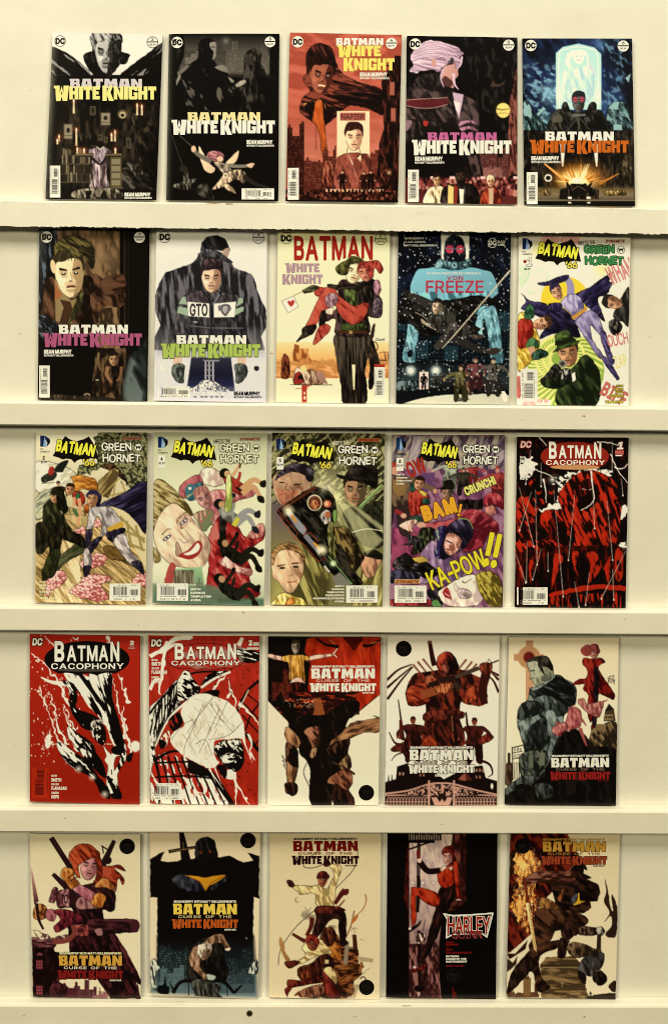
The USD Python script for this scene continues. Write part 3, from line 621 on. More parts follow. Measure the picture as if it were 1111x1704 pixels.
def c12(p):
    p.bg('100d0b')
    p.V([(150, 60), (945, 60), (945, 420), (150, 420)], [(0, '1c1916'), (.35, '4b463e'), (.8, '7d766a'), (1, '5a5348')], soft=30)
    p.city(170, 560, 410, 60, 220, '3e3a33', '6a6458', 40, 80, .8, .3); p.city(560, 945, 410, 90, 260, '544e45', '8a8272', 40, 70, .8, .35)
    p.city(200, 320, 330, 210, 270, '6b655a', '2a261f', 30, 60); p.glow(560, 120, 70, 'a29a8a', .6)
    p.F([(160, 200), (60, 60), (180, 60), (190, 250), (110, 420), (60, 420)], '0f0c0a', sc=30); p.R(945, 60, 1030, 430, '0f0c0a')
    p.F([(120, 520), (135, 390), (230, 330), (310, 270), (315, 160), (345, 105), (420, 92), (465, 125), (470, 260), (450, 300), (560, 370), (590, 440), (640, 490), (720, 480), (720, 560), (660, 610), (560, 600), (520, 700), (500, 760), (220, 760), (200, 600)], '12100e', None, '57524a', kl=.72, ang=60, sc=40)
    p.P([(415, 140), (468, 130), (472, 200), (470, 260), (440, 285), (450, 220), (425, 180)], '8d8678'); p.L([(430, 170), (465, 178)], 8, '1a1612'); p.P([(460, 350), (540, 335), (585, 400), (520, 385)], '7d776b'); p.P([(120, 510), (140, 430), (165, 420), (150, 470)], '8a8476'); p.P([(135, 395), (200, 340), (240, 345), (150, 420)], '6c665a')
    p.F([(580, 430), (640, 470), (610, 490), (585, 455)], '8d8677'); p.P([(490, 530), (522, 560), (515, 660), (480, 600)], '5d574c')
    p.F([(720, 260), (760, 205), (820, 190), (870, 230), (865, 320), (905, 400), (905, 760), (690, 760), (700, 600), (650, 520), (700, 470), (720, 360)], '1c1916', '0e0c0a', '4a443b', kl=.6, ang=80, sc=34)
    p.P([(725, 265), (765, 255), (800, 300), (770, 335), (740, 330)], '39342c'); p.F([(640, 500), (720, 460), (740, 490), (660, 530)], '9c9484')
    p.R(40, 745, 1030, 1530, '100c0a')
    p.L([(150, 950), (260, 1050)], 5, '6d6454'); p.L([(85, 950), (185, 1240)], 4, '5c5446')
    sk, tn = 'cda98a', 'cdb190'
    p.P([(320, 1045), (410, 1190), (465, 1240), (430, 1285), (355, 1230)], 'd2b894'); p.P([(560, 1190), (620, 1130), (672, 1085), (650, 1180), (590, 1210)], 'd2b894')
    p.F([(395, 1110), (430, 1090), (500, 1090), (545, 1120), (540, 1165), (500, 1190), (450, 1180), (385, 1165)], 'a06468', '6a3a3e', 'c28a88', ang=20, sc=14)
    p.L([(265, 1075), (330, 1130), (430, 1185)], 36, '6d6658', 40); p.E(275, 1070, 22, 28, sk); p.E(508, 1160, 28, 26, sk)
    p.F([(450, 1185), (560, 1195), (600, 1240), (640, 1270), (560, 1320), (510, 1260)], '8b8170', '3c352c', 'c9b08c', sc=18)
    p.L([(580, 1215), (660, 1225), (760, 1220)], 34, '7a7466', 26); p.P([(740, 1210), (810, 1195), (780, 1240)], sk)
    p.F([(560, 1280), (680, 1250), (735, 1290), (720, 1380), (640, 1340), (560, 1400), (440, 1430), (480, 1370)], 'b3987a', '4a4034', 'd6bc98', sc=22)
    p.L([(720, 1310), (820, 1380), (940, 1410)], 44, '2c2620', 16); p.F([(540, 1380), (600, 1390), (650, 1465), (560, 1430)], tn, '8a7458', None, sc=16); p.E(558, 1305, 24, 24, 'd6c29e'); p.E(558, 1305, 12, 12, '8a765a')
    p.F([(100, 1380), (180, 1350), (190, 1250), (230, 1270), (240, 1330), (310, 1330), (250, 1400), (280, 1440), (120, 1420)], '4c473c', '1c1814', '8a8474', sc=18); p.E(185, 1245, 35, 28, '30281f'); p.F([(310, 1400), (380, 1370), (420, 1420), (460, 1520), (320, 1480)], '2e2a24', '14110f', '5a5448', sc=24)
    title_knight(p, (222, 748, 862, 822), (80, 815, 990, 948), 'd8bf88', 'f2ecdc', bk='14100d')
    dc_round(p, 130, 133, 50); badge(p, 948, 127, '3', '$3.99', 47); barcode(p, 698, 1418, 984, 1515); credit(p, 740, 992, 985, 1052, WHT)

def c13(p):
    p.bg('b4543f')
    p.F([(20, 40), (1060, 40), (1060, 1200), (20, 1200)], 'b4543f', 'a34735', 'c26450', k=.46, kl=.58, ang=10, sc=120, hard=True)
    p.V([(20, 700), (1060, 700), (1060, 1200), (20, 1200)], [(0, 'b4543f'), (1, 'd08a70')], a=.6, soft=60)
    # cloaked figure: plain head of dark hair, heavy cloak blowing to the right
    p.F([(150, 740), (175, 620), (240, 560), (180, 470), (215, 400), (380, 360), (470, 350), (560, 430), (700, 490), (880, 560), (885, 770), (760, 720), (600, 690), (520, 740), (460, 800), (370, 860), (300, 860), (220, 800)], '3a1914', '1d0d0a', '87402f', k=.47, kl=.6, ang=15, sc=34, stretch=5)
    p.F([(450, 560), (640, 560), (880, 610), (885, 680), (700, 660), (500, 640)], '170b09', None, '5a2a20', ang=8, sc=24, stretch=7)
    p.head(345, 430, 200, 300, 'a35a42', '53231a', '2a110d', rot=8, look=.3, mouth='d9b48a', ink='1d0d0a')
    p.F([(215, 420), (205, 260), (250, 165), (340, 140), (430, 180), (470, 300), (480, 360), (400, 330), (290, 310), (240, 380)], '2c1310', '190b09', '6b3226', kl=.62, ang=65, sc=26, stretch=5)
    p.F([(180, 690), (250, 650), (330, 640), (400, 690), (460, 740), (380, 860), (300, 860)], '1d0d0a', None, 'c9884f', kl=.7, sc=30)
    p.F([(290, 650), (350, 650), (365, 800), (385, 1000), (398, 1150), (350, 1145), (330, 990), (300, 880), (262, 820), (275, 720)], 'b5501f', None, 'c8662c', sc=40)
    p.L([(294, 850), (293, 1080)], 5, '5a2416')
    p.city(40, 190, 1450, 790, 960, '371510', '8f4a38', 40, 70); p.city(190, 470, 1450, 1050, 1200, '57241a', 'a65a44', 40, 70); p.city(770, 900, 1450, 1080, 1200, '6a2c20', 'a65a44', 40, 60)
    p.F([(870, 480), (1000, 250), (1050, 300), (1020, 1440), (820, 1440), (850, 1020), (890, 900)], '24100c', '140907', '57281d', kl=.63, ang=88, sc=24, stretch=4, hard=True)
    for x, y in [(940, 480), (950, 710)]: p.R(x, y, x + 46, y + 120, '8f4c3a'); p.R(x + 8, y + 10, x + 38, y + 110, 'a65c48')
    p.R(890, 330, 1045, 345, '24100c'); p.R(985, 250, 1040, 420, '24100c')
    p.F([(360, 1200), (400, 1165), (440, 1210), (445, 1400), (350, 1400)], '7c3728', '3c1812', 'b26a50', sc=20)
    # poster of a man in a suit
    p.R(478, 738, 765, 1430, 'dcbf98'); p.R(505, 752, 728, 822, 'a4574a'); p.L([(570, 835), (670, 835)], 4, 'a4574a')
    p.F([(468, 1180), (560, 1110), (690, 1110), (765, 1150), (765, 1430), (468, 1430)], '8e4636', '5f2a20', 'a35848', k=.42, sc=40)
    p.H([(565, 1100), (620, 1200), (690, 1115), (690, 1160), (650, 1320), (600, 1180)], 'dcbf98'); p.H([(625, 1160), (668, 1160), (690, 1200), (660, 1330), (615, 1220)], '7c392c')
    p.head(628, 975, 150, 210, 'dcb690', 'b98766', '3a1a14', look=.1, mouth='7a4030', ink='3a1a14'); p.L([(570, 1060), (566, 1120)], 5, '6a3226'); p.L([(672, 1060), (690, 1130)], 5, '6a3226')
    p.F([(830, 1330), (900, 1250), (960, 1240), (970, 1320), (900, 1400), (820, 1410)], '4a1e16', '240f0b', '8f4a38', sc=20); p.glow(935, 1280, 40, 'f0c890', .9)
    p.R(360, 1425, 890, 1450, 'd2a880'); p.man(525, 1425, 165, '2a120e', '1a0b08', 'd2a080', w=.9); p.man(715, 1425, 155, '3a1912', '1a0b08', 'd2a080'); p.man(775, 1425, 165, '24100c', '1a0b08', 'd2a080', w=1.2)
    p.R(20, 1450, 1030, 1545, '2c120d'); p.crowd(30, 1020, 1440, 15, ['1a0b08', '34150f', '5c2a1e', '2a110c', '8a4836', '1a0b08'], 4)
    p.R(20, 1520, 1030, 1545, '140907')
    p.T('poster_lettering', 'NAPIER', 515, 764, 718, 812, '4a201a', 2, gap=.12, bold=False)
    p.T('title_lettering', 'BATMAN', 470, 95, 885, 158, 'd6cfc4', 2, font='slab', gap=.09)
    p.T('title_lettering', 'WHITE', 480, 158, 865, 265, 'd6c45c', 3, font='slab', gap=.07, big=1.15); p.T('title_lettering', 'KNIGHT', 535, 270, 985, 388, 'd6c45c', 3, font='slab', gap=.07, big=1.12)
    credit(p, 678, 397, 935, 458, 'dccfb8'); dc_round(p, 133, 127, 50); badge(p, 957, 142, '4', '$3.99', 49); barcode(p, 45, 1238, 142, 1518, up=True)

def c14(p):
    p.bg('0f0b0b')
    p.F([(560, 60), (1035, 60), (1035, 1000), (700, 900)], '0f0b0b', None, '2c2624', kl=.66, ang=85, sc=40, hard=True)
    p.F([(1030, 330), (1035, 1260), (930, 1300), (970, 600)], '6b372f', '3a1c18', '8d5245', ang=85, sc=14, stretch=5, hard=True)
    p.city(700, 960, 1330, 900, 1170, '5b2f2c', '96625a', 40, 80, 1, .5); p.city(730, 900, 1330, 1130, 1230, '8a5750', 'c09488', 40, 60, .9)
    p.glow(905, 705, 130, '8a7434', .6); p.E(908, 705, 62, 66, 'd9c06a'); p.L([(845, 690), (905, 700), (960, 690)], 16, '6a5a34', 8, a=.6); p.L([(855, 735), (920, 728), (960, 736)], 10, '8a7840', 5, a=.6)
    p.P([(800, 365), (830, 460), (880, 470), (930, 440), (890, 490), (800, 495), (815, 440)], '4a3830'); p.L([(955, 190), (900, 350)], 5, '2c2420')
    # woman with short pale pink hair, dark jacket
    p.F([(50, 560), (170, 440), (360, 430), (480, 540), (600, 590), (680, 660), (690, 900), (560, 1000), (500, 880), (300, 800), (50, 800)], '372c2b', '1d1717', '5a4845', k=.45, kl=.6, ang=60, sc=50)
    p.F([(160, 400), (360, 380), (420, 470), (470, 560), (300, 530), (140, 490)], '1d1817', None, '3e3432', ang=70, sc=30)
    p.P([(440, 300), (500, 270), (512, 390), (480, 440), (470, 510), (420, 480), (370, 420), (380, 330)], 'c08d80'); p.P([(390, 400), (470, 460), (440, 500), (380, 470)], '5a3630')
    p.L([(440, 300), (475, 290)], 10, '2a1a1a'); p.L([(455, 425), (478, 412)], 9, '6a2024')
    p.F([(90, 230), (150, 130), (270, 85), (430, 110), (565, 195), (520, 230), (548, 280), (500, 340), (470, 240), (420, 290), (340, 370), (280, 350), (180, 370), (90, 370), (110, 300)], 'b99aaa', '94768a', 'd2bac4', k=.42, kl=.6, ang=12, sc=12, stretch=9, rough=9)
    for k in range(17):
        t = k / 16; c = ['8d6c80', 'd8c0ca', 'a5879a', 'cdb2be'][k % 4]
        p.L([(150 - 40 * t, 150 + 120 * t), (270 - 20 * t, 105 + 130 * t), (400, 130 + 120 * t), (545 - 170 * t, 205 + 150 * t)], 9, c, 3, a=.8)
    p.L([(380, 340), (360, 420), (385, 500)], 22, 'b99aaa', 8); p.L([(470, 380), (480, 470), (515, 522)], 28, 'c6a6b4', 8); p.E(298, 285, 22, 38, 'c08d80'); p.L([(545, 230), (535, 300), (500, 345)], 20, 'c6a6b4', 8)
    p.P([(60, 610), (180, 600), (330, 610), (420, 590), (420, 650), (300, 680), (160, 680), (60, 660)], '6a2226', a=.85); p.L([(60, 612), (200, 604), (420, 592)], 6, 'b08a80'); p.L([(60, 662), (170, 684), (300, 682), (420, 652)], 6, 'b08a80')
    p.H([(462, 545), (560, 565), (545, 660), (520, 780), (490, 700)], 'b497a6'); p.H([(470, 620), (530, 640), (520, 730), (495, 700)], 'd8c2c8')
    for y in (790, 845): p.F([(520, y + 20), (600, y - 2), (665, y + 15), (690, y + 50), (600, y + 30), (522, y + 60)], 'a97888', '7a505e', None, sc=30)
    p.F([(50, 800), (300, 800), (500, 850), (560, 1000), (50, 1000)], '1b1514', None, '463837', kl=.64, sc=40); p.P([(205, 800), (250, 800), (240, 840), (215, 840)], 'a8352a'); p.P([(55, 800), (110, 800), (80, 870), (55, 880)], '8a6a72')
    p.R(45, 985, 700, 1330, '120d0c'); p.F([(540, 1090), (700, 1090), (740, 1320), (590, 1320)], '2c1f1e', '150f0e', '5a4440', sc=40, hard=True)
    p.R(45, 1300, 1035, 1535, '5c2622'); p.crowd(170, 1035, 1310, 17, ['3c1614', '7a3430', '9c5048', '26100e', 'b87c6c', '5c2622'], 4)
    for x in (290, 460, 730, 1020): p.R(x - 22, 1285, x + 22, 1310, 'd8a8a0')
    p.F([(210, 1535), (230, 1420), (280, 1380), (360, 1370), (400, 1420), (390, 1535)], 'c9b48c', '6b5a40', 'e6d6b4', sc=24); p.head(325, 1325, 62, 95, 'c89a70', '8a6040', '241814', look=.4)
    p.F([(370, 1535), (390, 1390), (480, 1350), (620, 1350), (690, 1420), (680, 1535)], '1f1816', '100c0b', '4a3a34', sc=24); p.H([(425, 1360), (475, 1380), (470, 1535), (420, 1535)], 'd2b46a'); p.H([(478, 1350), (510, 1380), (500, 1535), (478, 1535)], '8a2c1c'); p.H([(520, 1395), (565, 1400), (555, 1535), (530, 1535)], 'd8ccb4'); p.head(535, 1295, 92, 130, '4a3428', '261a14', '14100e', beard=True)
    p.F([(710, 1535), (730, 1420), (790, 1380), (860, 1400), (890, 1535)], '8e2f1e', '4c1610', 'b4502c', sc=24); p.H([(780, 1390), (825, 1390), (820, 1535), (785, 1535)], 'b89a78'); p.head(797, 1335, 60, 88, 'd2a07c', 'a06a4c', 'd8c894')
    p.R(45, 1525, 200, 1535, '120d0c')
    title_knight(p, (243, 900, 850, 975), (105, 965, 980, 1100), 'b8608c', 'f2ecdc', bk='14100d')
    dc_round(p, 135, 120, 50); badge(p, 957, 130, '5', '$3.99', 49); barcode(p, 70, 1228, 166, 1512, up=True); credit(p, 130, 1112, 390, 1175, WHT)

def c15(p):
    p.bg('0d1014')
    p.F([(40, 60), (1040, 60), (1040, 900), (40, 900)], '0f1420', '0a0c10', '1d2a48', ang=60, sc=90, hard=True)
    p.glow(540, 500, 520, '2c4a8a', .9, 1.2, 620); p.glow(300, 560, 150, '7fb0c8', .8, 1.2); p.glow(730, 120, 120, '5a86b8', .8); p.glow(250, 830, 160, '6a98a0', .7, 1.2); p.glow(800, 640, 140, '4a78a0', .6)
    i, m = p.mask([(60, 300), (400, 300), (400, 900), (60, 900)], 60); n = p.field(i, 40, 20, 1.5, 3); p.put(i, m * np.clip((n - .5) * 4, 0, .7), hx('8fc0cc'))
    i, m = p.mask([(700, 60), (1000, 60), (900, 800), (740, 800)], 60); n = p.field(i, 40, 60, 1.5, 4); p.put(i, m * np.clip((n - .52) * 4, 0, .6), hx('7fb0c8'))
    p.V([(340, 700), (340, 200), (400, 145), (540, 115), (680, 150), (740, 210), (740, 700)], [(0, '9cc4d2'), (.5, 'a9c8d4'), (.8, 'c2d6d2'), (1, '9cc0c8')], soft=5)
    p.L([(370, 700), (368, 230), (430, 165), (540, 145), (650, 165), (708, 230), (710, 700)], 8, 'd4e4e2')
    p.F([(420, 620), (400, 400), (450, 320), (540, 330), (630, 320), (680, 410), (650, 620)], 'aec8d2', '93b4c4', 'cfdcdc', k=.42, sc=50, a=.8)
    p.F([(430, 240), (470, 185), (540, 170), (610, 190), (640, 280), (690, 400), (620, 330), (600, 230), (480, 230), (470, 330), (430, 300)], 'd2cfcf', 'b4b8c0', None, sc=18, a=.9); p.E(540, 235, 48, 62, 'cdd2d0'); p.L([(515, 225), (530, 228)], 5, '7a8a92'); p.L([(555, 228), (570, 225)], 5, '7a8a92'); p.L([(525, 262), (555, 262)], 5, '8a8a92')
    p.F([(50, 640), (110, 650), (160, 760), (300, 860), (330, 960), (50, 960)], '3a5454', '141c1e', '86a8a4', ang=70, sc=24); p.F([(780, 860), (800, 680), (860, 640), (990, 640), (1030, 850), (1000, 960), (800, 960)], '30484c', '10181a', '7a9c9c', ang=60, sc=26)
    for q in ([(60, 650), (100, 660), (105, 760), (65, 750)], [(850, 830), (920, 830), (925, 890), (845, 890)], [(170, 740), (230, 670), (245, 690), (190, 755)], [(800, 690), (850, 630), (900, 630), (880, 700)], [(950, 420), (1000, 380), (980, 460)]): p.H(q, '84a8a6'); 
    # seated figure in a heavy dark coat
    p.F([(300, 890), (290, 780), (350, 700), (440, 690), (500, 720), (580, 720), (640, 690), (740, 710), (780, 790), (770, 890)], '211f1c', '100f0e', '4c4840', kl=.6, ang=70, sc=34)
    p.F([(390, 700), (400, 640), (440, 640), (460, 720)], '1a1917', None, '45423c', sc=16); p.F([(620, 720), (640, 640), (690, 640), (690, 700)], '1a1917', None, '45423c', sc=16); p.P([(320, 760), (380, 740), (400, 800), (320, 810)], '5a5446')
    p.head(540, 640, 108, 160, '5a5c58', '2c2e2c', '26282a'); p.E(510, 608, 22, 22, 'b8485a'); p.E(570, 608, 22, 22, 'b8485a'); p.L([(485, 608), (595, 608)], 5, '1a1a1a'); p.L([(485, 750), (600, 745)], 18, '6a6a62'); p.L([(440, 880), (540, 780), (640, 880)], 9, '4a463c'); p.L([(540, 780), (540, 890)], 10, '5c5648')
    p.R(45, 880, 1040, 1180, '15120f'); p.F([(45, 880), (1040, 880), (1040, 1480), (45, 1480)], '1e1914', '100d0b', '40362a', k=.46, kl=.64, ang=88, sc=34, hard=True)
    for x in (400, 690): p.L([(x, 1000), (x + (10 if x > 500 else 0), 1200)], 46, 'd8d2c2', 14, smooth=False)
    # blast behind a low dark car
    p.F([(940, 1110), (1030, 1090), (1035, 1330), (930, 1330)], '3a3020', '1a140e', '6a5a40', ang=88, sc=20)
    p.glow(540, 1300, 330, 'b86a1c', .95, .9, 190); p.glow(540, 1310, 240, 'f0b850', .95, 1.1, 150); p.glow(530, 1330, 190, 'fff0c0', 1, 1.1, 130)
    for k in range(46): t = math.pi + math.pi * p.rnd.random(); r = p.rnd.uniform(120, 230); p.L([(540 + 90 * math.cos(t), 1340 + 50 * math.sin(t)), (540 + r * math.cos(t), 1340 + r * .85 * math.sin(t))], 12, p.rnd.choice(['ffe0a0', 'd88a30', 'f0b860', 'a85a18']), 2)
    p.L([(240, 1175), (420, 1320)], 14, 'd89a4c', 30, smooth=False); p.L([(900, 1260), (720, 1350)], 8, 'b8742c', 26, smooth=False)
    p.V([(70, 1380), (1040, 1380), (1040, 1510), (70, 1510)], [(0, '6a5630'), (.5, '8a7a58'), (1, '57493a')], a=.85, soft=16)
    for x in (240, 820, 910): p.F([(x - 50, 1450), (x - 40, 1410), (x + 30, 1408), (x + 50, 1450)], '7a6238', '3a2c18', 'c8a86a', sc=14)
    p.F([(370, 1490), (375, 1400), (430, 1385), (480, 1350), (600, 1350), (640, 1385), (715, 1400), (720, 1490)], '1d1714', '0f0c0a', '4a3a2c', kl=.64, sc=20, hard=True); p.E(540, 1420, 66, 46, '18120f'); p.L([(480, 1410), (540, 1375), (605, 1410)], 7, '6a5440'); p.P([(432, 1330), (470, 1385), (440, 1390)], '1a1411'); p.P([(660, 1330), (640, 1390), (612, 1385)], '1a1411')
    for x in (465, 630): p.R(x - 18, 1465, x + 16, 1484, 'fff0c8'); p.R(x - 16, 1512, x + 14, 1524, 'd8c8a8')
    p.R(65, 1500, 1040, 1550, '0f0d0c'); p.R(65, 1492, 1040, 1502, '7a6c58'); [p.R(x - 14, 1510, x + 14, 1524, 'cfc2a8') for x in (462, 630)]
    p.E(273, 1300, 34, 34, 'd8d0bc'); p.E(273, 1300, 22, 20, '201a14')
    title_knight(p, (245, 893, 850, 972), (112, 965, 980, 1090), 'f0eadc', 'c4611a', bk='14100d')
    dc_round(p, 120, 132, 50); badge(p, 933, 138, '6', '$3.99', 49); barcode(p, 84, 1248, 180, 1530, up=True); credit(p, 122, 1107, 382, 1170, WHT)

def c21(p):
    p.bg('120e0b')
    p.F([(210, 50), (770, 50), (780, 1000), (300, 1000)], '6e5538', '4c3a26', '87694a', k=.42, kl=.6, ang=80, sc=70, hard=True)
    p.glow(640, 300, 260, '8d7352', .6); p.F([(560, 760), (800, 720), (800, 1320), (560, 1320)], '6b5336', '3a2c1c', '866a4a', k=.46, ang=85, sc=60, hard=True)
    p.F([(50, 50), (220, 50), (190, 400), (110, 480), (50, 760)], '1f2329', '0f1013', '59626c', k=.46, kl=.6, ang=85, sc=26, stretch=7, hard=True)
    p.R(770, 50, 1025, 1560, '130f0c'); p.R(765, 50, 790, 1320, '0c0908'); p.R(800, 50, 812, 1320, '3a2a1a'); p.R(835, 50, 842, 1100, '2e2218')
    # man in a brown suit leaning in at a door
    p.F([(90, 640), (120, 500), (200, 470), (420, 520), (540, 440), (640, 490), (800, 450), (800, 720), (640, 730), (580, 800), (550, 900), (440, 980), (90, 980)], '4b3122', '27180f', '6b4a34', k=.46, kl=.62, ang=70, sc=60)
    p.F([(440, 470), (520, 480), (540, 600), (500, 640), (520, 900), (410, 900), (440, 650)], '1b110b', None, '33221a', sc=30)
    p.H([(190, 480), (260, 600), (330, 680), (440, 640), (400, 760), (330, 890), (200, 860)], '8f7a52'); p.H([(200, 500), (265, 620), (190, 690)], 'a0623a'); p.H([(235, 670), (330, 690), (350, 760), (320, 900), (230, 880), (270, 740)], '4a3020'); p.F([(400, 640), (445, 600), (430, 740), (320, 890), (300, 870)], '514c2a', '2e2b18', '6b6438', sc=24)
    p.head(320, 450, 250, 390, 'd9c49a', 'a98c62', '3b331f', rot=-4, look=.15, mouth='6a3a28'); p.E(178, 380, 24, 62, 'cdb488', rot=-8)
    p.F([(190, 270), (190, 180), (300, 110), (420, 120), (520, 180), (545, 290), (530, 400), (480, 350), (440, 280), (380, 310), (320, 260), (230, 240), (200, 290)], '4a4324', '231f10', '716636', k=.46, kl=.57, ang=35, sc=20, stretch=4)
    p.F([(600, 500), (800, 450), (800, 600), (640, 640)], '5c3e2c', '2c1c12', None, ang=-10, sc=40)
    p.R(45, 980, 560, 1560, '110d0a'); p.F([(50, 800), (230, 900), (300, 1080), (120, 1060), (50, 960)], '1b1d20', None, '5b646c', ang=50, sc=30)
    p.F([(560, 1100), (820, 1100), (800, 1560), (500, 1560)], '4a3926', '1d150e', '69543a', k=.47, ang=80, sc=50, hard=True)
    p.F([(630, 1290), (650, 1200), (700, 1160), (760, 1180), (800, 1290), (740, 1400), (760, 1450), (700, 1480), (620, 1500), (600, 1380)], '33241a', '150f0a', '6b4c34', sc=26); p.head(710, 1200, 80, 105, 'b08a64', '6a4a30', '241810'); p.L([(660, 1260), (650, 1340), (690, 1400)], 30, '8f6846', 22); p.L([(780, 1260), (770, 1340), (740, 1390)], 28, '7a5638', 20)
    p.R(550, 1372, 580, 1386, '9a9080'); p.R(820, 1372, 862, 1386, '8a8274'); p.E(475, 1510, 30, 16, '8a7a60'); p.E(475, 1514, 18, 9, '3a2c20'); p.P([(566, 1140), (585, 1140), (580, 1200), (566, 1190)], '7a6044')
    p.F([(840, 1200), (960, 1060), (1010, 1060), (1005, 1550), (790, 1550)], '2f3634', '1b1e1d', '5d6864', k=.42, kl=.56, ang=60, sc=120, soft=40)  # grey lamp glare at lower right, painted into the cover colours
    p.F([(60, 1500), (700, 1540), (700, 1565), (60, 1555)], '2c241c', None, '5a4c3c', sc=20)
    title_knight(p, (226, 893, 835, 972), (88, 965, 958, 1090), 'f2ecdc', 'a85578', bk='14100d')
    dc_round(p, 120, 120, 50); badge(p, 937, 123, '7', '$3.99', 49); barcode(p, 52, 1252, 147, 1534, up=True); credit(p, 95, 1112, 354, 1172, WHT)

def c22(p):
    p.light = True
    p.bg('c9c7c4')
    p.V([(40, 30), (1040, 30), (1040, 1560), (40, 1560)], [(0, 'cdcac4'), (.6, 'c6c3c0'), (1, 'bdbcc0')])
    # broad dark coat behind, seen from the back, with a plain round hat
    p.F([(48, 640), (130, 440), (200, 395), (380, 330), (440, 250), (520, 210), (640, 240), (720, 330), (780, 390), (910, 440), (960, 600), (1028, 760), (1028, 1040), (980, 1100), (60, 1100), (48, 980)], '3b3a3b', '232224', '69656a', k=.45, kl=.57, ang=85, sc=34, stretch=6)
    p.F([(455, 220), (465, 150), (520, 100), (600, 90), (670, 120), (700, 190), (700, 230), (560, 215), (470, 230)], '262527', '1a191b', '454448', ang=60, sc=40); p.P([(650, 220), (700, 200), (705, 240), (680, 290), (645, 270)], 'a8907c')
    p.F([(430, 250), (520, 205), (620, 240), (735, 325), (690, 330), (600, 290), (480, 280)], '434246', '262528', '6a686c', sc=26)
    p.V([(48, 900), (1028, 900), (1028, 1180), (48, 1180)], [(0, '4b494c'), (.5, '7a787c'), (1, 'b5b3b6')], soft=30, a=.55)
    p.H([(60, 780), (100, 880), (40, 1000), (40, 700)], 'c4c2be'); p.H([(1030, 900), (985, 980), (1035, 1150)], 'c4c2be')
    # man in a racing jacket
    p.F([(205, 1000), (240, 760), (290, 630), (440, 570), (660, 590), (800, 630), (840, 770), (870, 1000), (860, 1080), (210, 1080)], '3f3d40', '232225', '645f62', k=.44, kl=.62, ang=80, sc=40)
    p.F([(330, 620), (470, 570), (540, 690), (340, 680)], '544a4e', '3a3236', None, sc=30); p.F([(600, 640), (740, 600), (760, 680), (580, 690)], '4a4448', '322c30', None, sc=30)
    for q in ([(290, 630), (320, 630), (335, 700), (260, 690)], [(258, 715), (340, 730), (345, 800), (246, 770)], [(790, 640), (825, 640), (828, 680), (765, 720)], [(760, 735), (835, 715), (830, 755), (745, 800)]): p.H(q, '93a78e')
    p.H([(335, 672), (530, 690), (530, 812), (345, 800)], 'cfcac2'); p.H([(570, 690), (765, 672), (750, 808), (570, 812)], 'cfcac2')
    p.P([(640, 700), (705, 700), (705, 760), (670, 800), (635, 760)], '57555a'); p.P([(652, 715), (692, 715), (690, 755), (670, 780), (650, 755)], 'a09c98'); p.P([(608, 710), (635, 705), (640, 740), (615, 760)], '6a686a'); p.P([(710, 705), (722, 740), (700, 760)], '6a686a')
    p.L([(470, 580), (545, 700), (548, 1000)], 12, '1d1c1f'); p.L([(620, 610), (560, 700)], 8, '8a888a'); p.L([(360, 885), (540, 905)], 6, '77757a'); p.L([(555, 905), (830, 905)], 6, '77757a'); p.L([(390, 850), (425, 853)], 9, 'b5b3b6')
    p.head(548, 470, 170, 235, 'd0b193', 'a07a60', '35282a', look=.05, mouth='7a4a3c'); p.F([(465, 360), (470, 310), (540, 285), (620, 310), (640, 370), (560, 385), (480, 360)], '3c2c2e', '241a1c', '5c464a', sc=16)
    for e, x in ((1, 205), (-1, 860)):
        p.L([(x + e * 45, 1150), (x + e * 45, 1230)], 78, 'c4a88e', 74, smooth=False); p.F([(x, 1240), (x + e * 50, 1215), (x + e * 108, 1235), (x + e * 100, 1330), (x + e * 95, 1390), (x + e * 40, 1380), (x - e * 4, 1310)], '4c534c', '2c302c', '737a70', sc=18)
    p.V([(370, 1165), (720, 1165), (755, 1460), (330, 1460)], [(0, '343442'), (.5, '1d1d30'), (.85, '2a2c52'), (1, '8a8a9c')], soft=5)
    p.H([(470, 1185), (625, 1185), (610, 1200), (490, 1200)], '8a888e'); [p.R(x, 1200, x + 14, 1400, 'a5a3a6') for x in (490, 522, 556)]; [p.R(485, y, 575, y + 9, '8d8b90') for y in (1230, 1270, 1320, 1365)]
    p.F([(350, 1460), (430, 1400), (480, 1360), (580, 1370), (640, 1410), (740, 1460)], '9c9a9e', '55546a', 'cfcdca', k=.47, kl=.56, ang=20, sc=16, stretch=1); p.R(40, 1490, 1030, 1560, 'b9b7ba'); [p.E(x, 1510, 16, 7, '6a686c') for x in (405, 465, 500, 550, 595, 640)]; p.city(370, 745, 1490, 1440, 1475, 'c2c0c0', '7a788a', 14, 30)
    p.E(130, 1250, 30, 30, 'e0ddd0'); p.E(142, 1246, 26, 26, 'bfbdbd'); p.P([(925, 1245), (945, 1240), (965, 1245), (962, 1278), (930, 1278)], '2a282b')
    title_knight(p, (240, 968, 855, 1045), (105, 1042, 978, 1170), 'f2ecdc', 'a3b858', bk='333134', wbk='5c6636')
    p.T('jacket_lettering', 'GTO', 358, 688, 515, 800, '45424a', 2, fat=.02)
    dc_round(p, 137, 102, 52, ring='14100d'); badge(p, 963, 108, '8', '$4.99', 52, pap='c9c6c0'); barcode(p, 75, 1418, 358, 1518); credit(p, 745, 1462, 990, 1522, BLK)

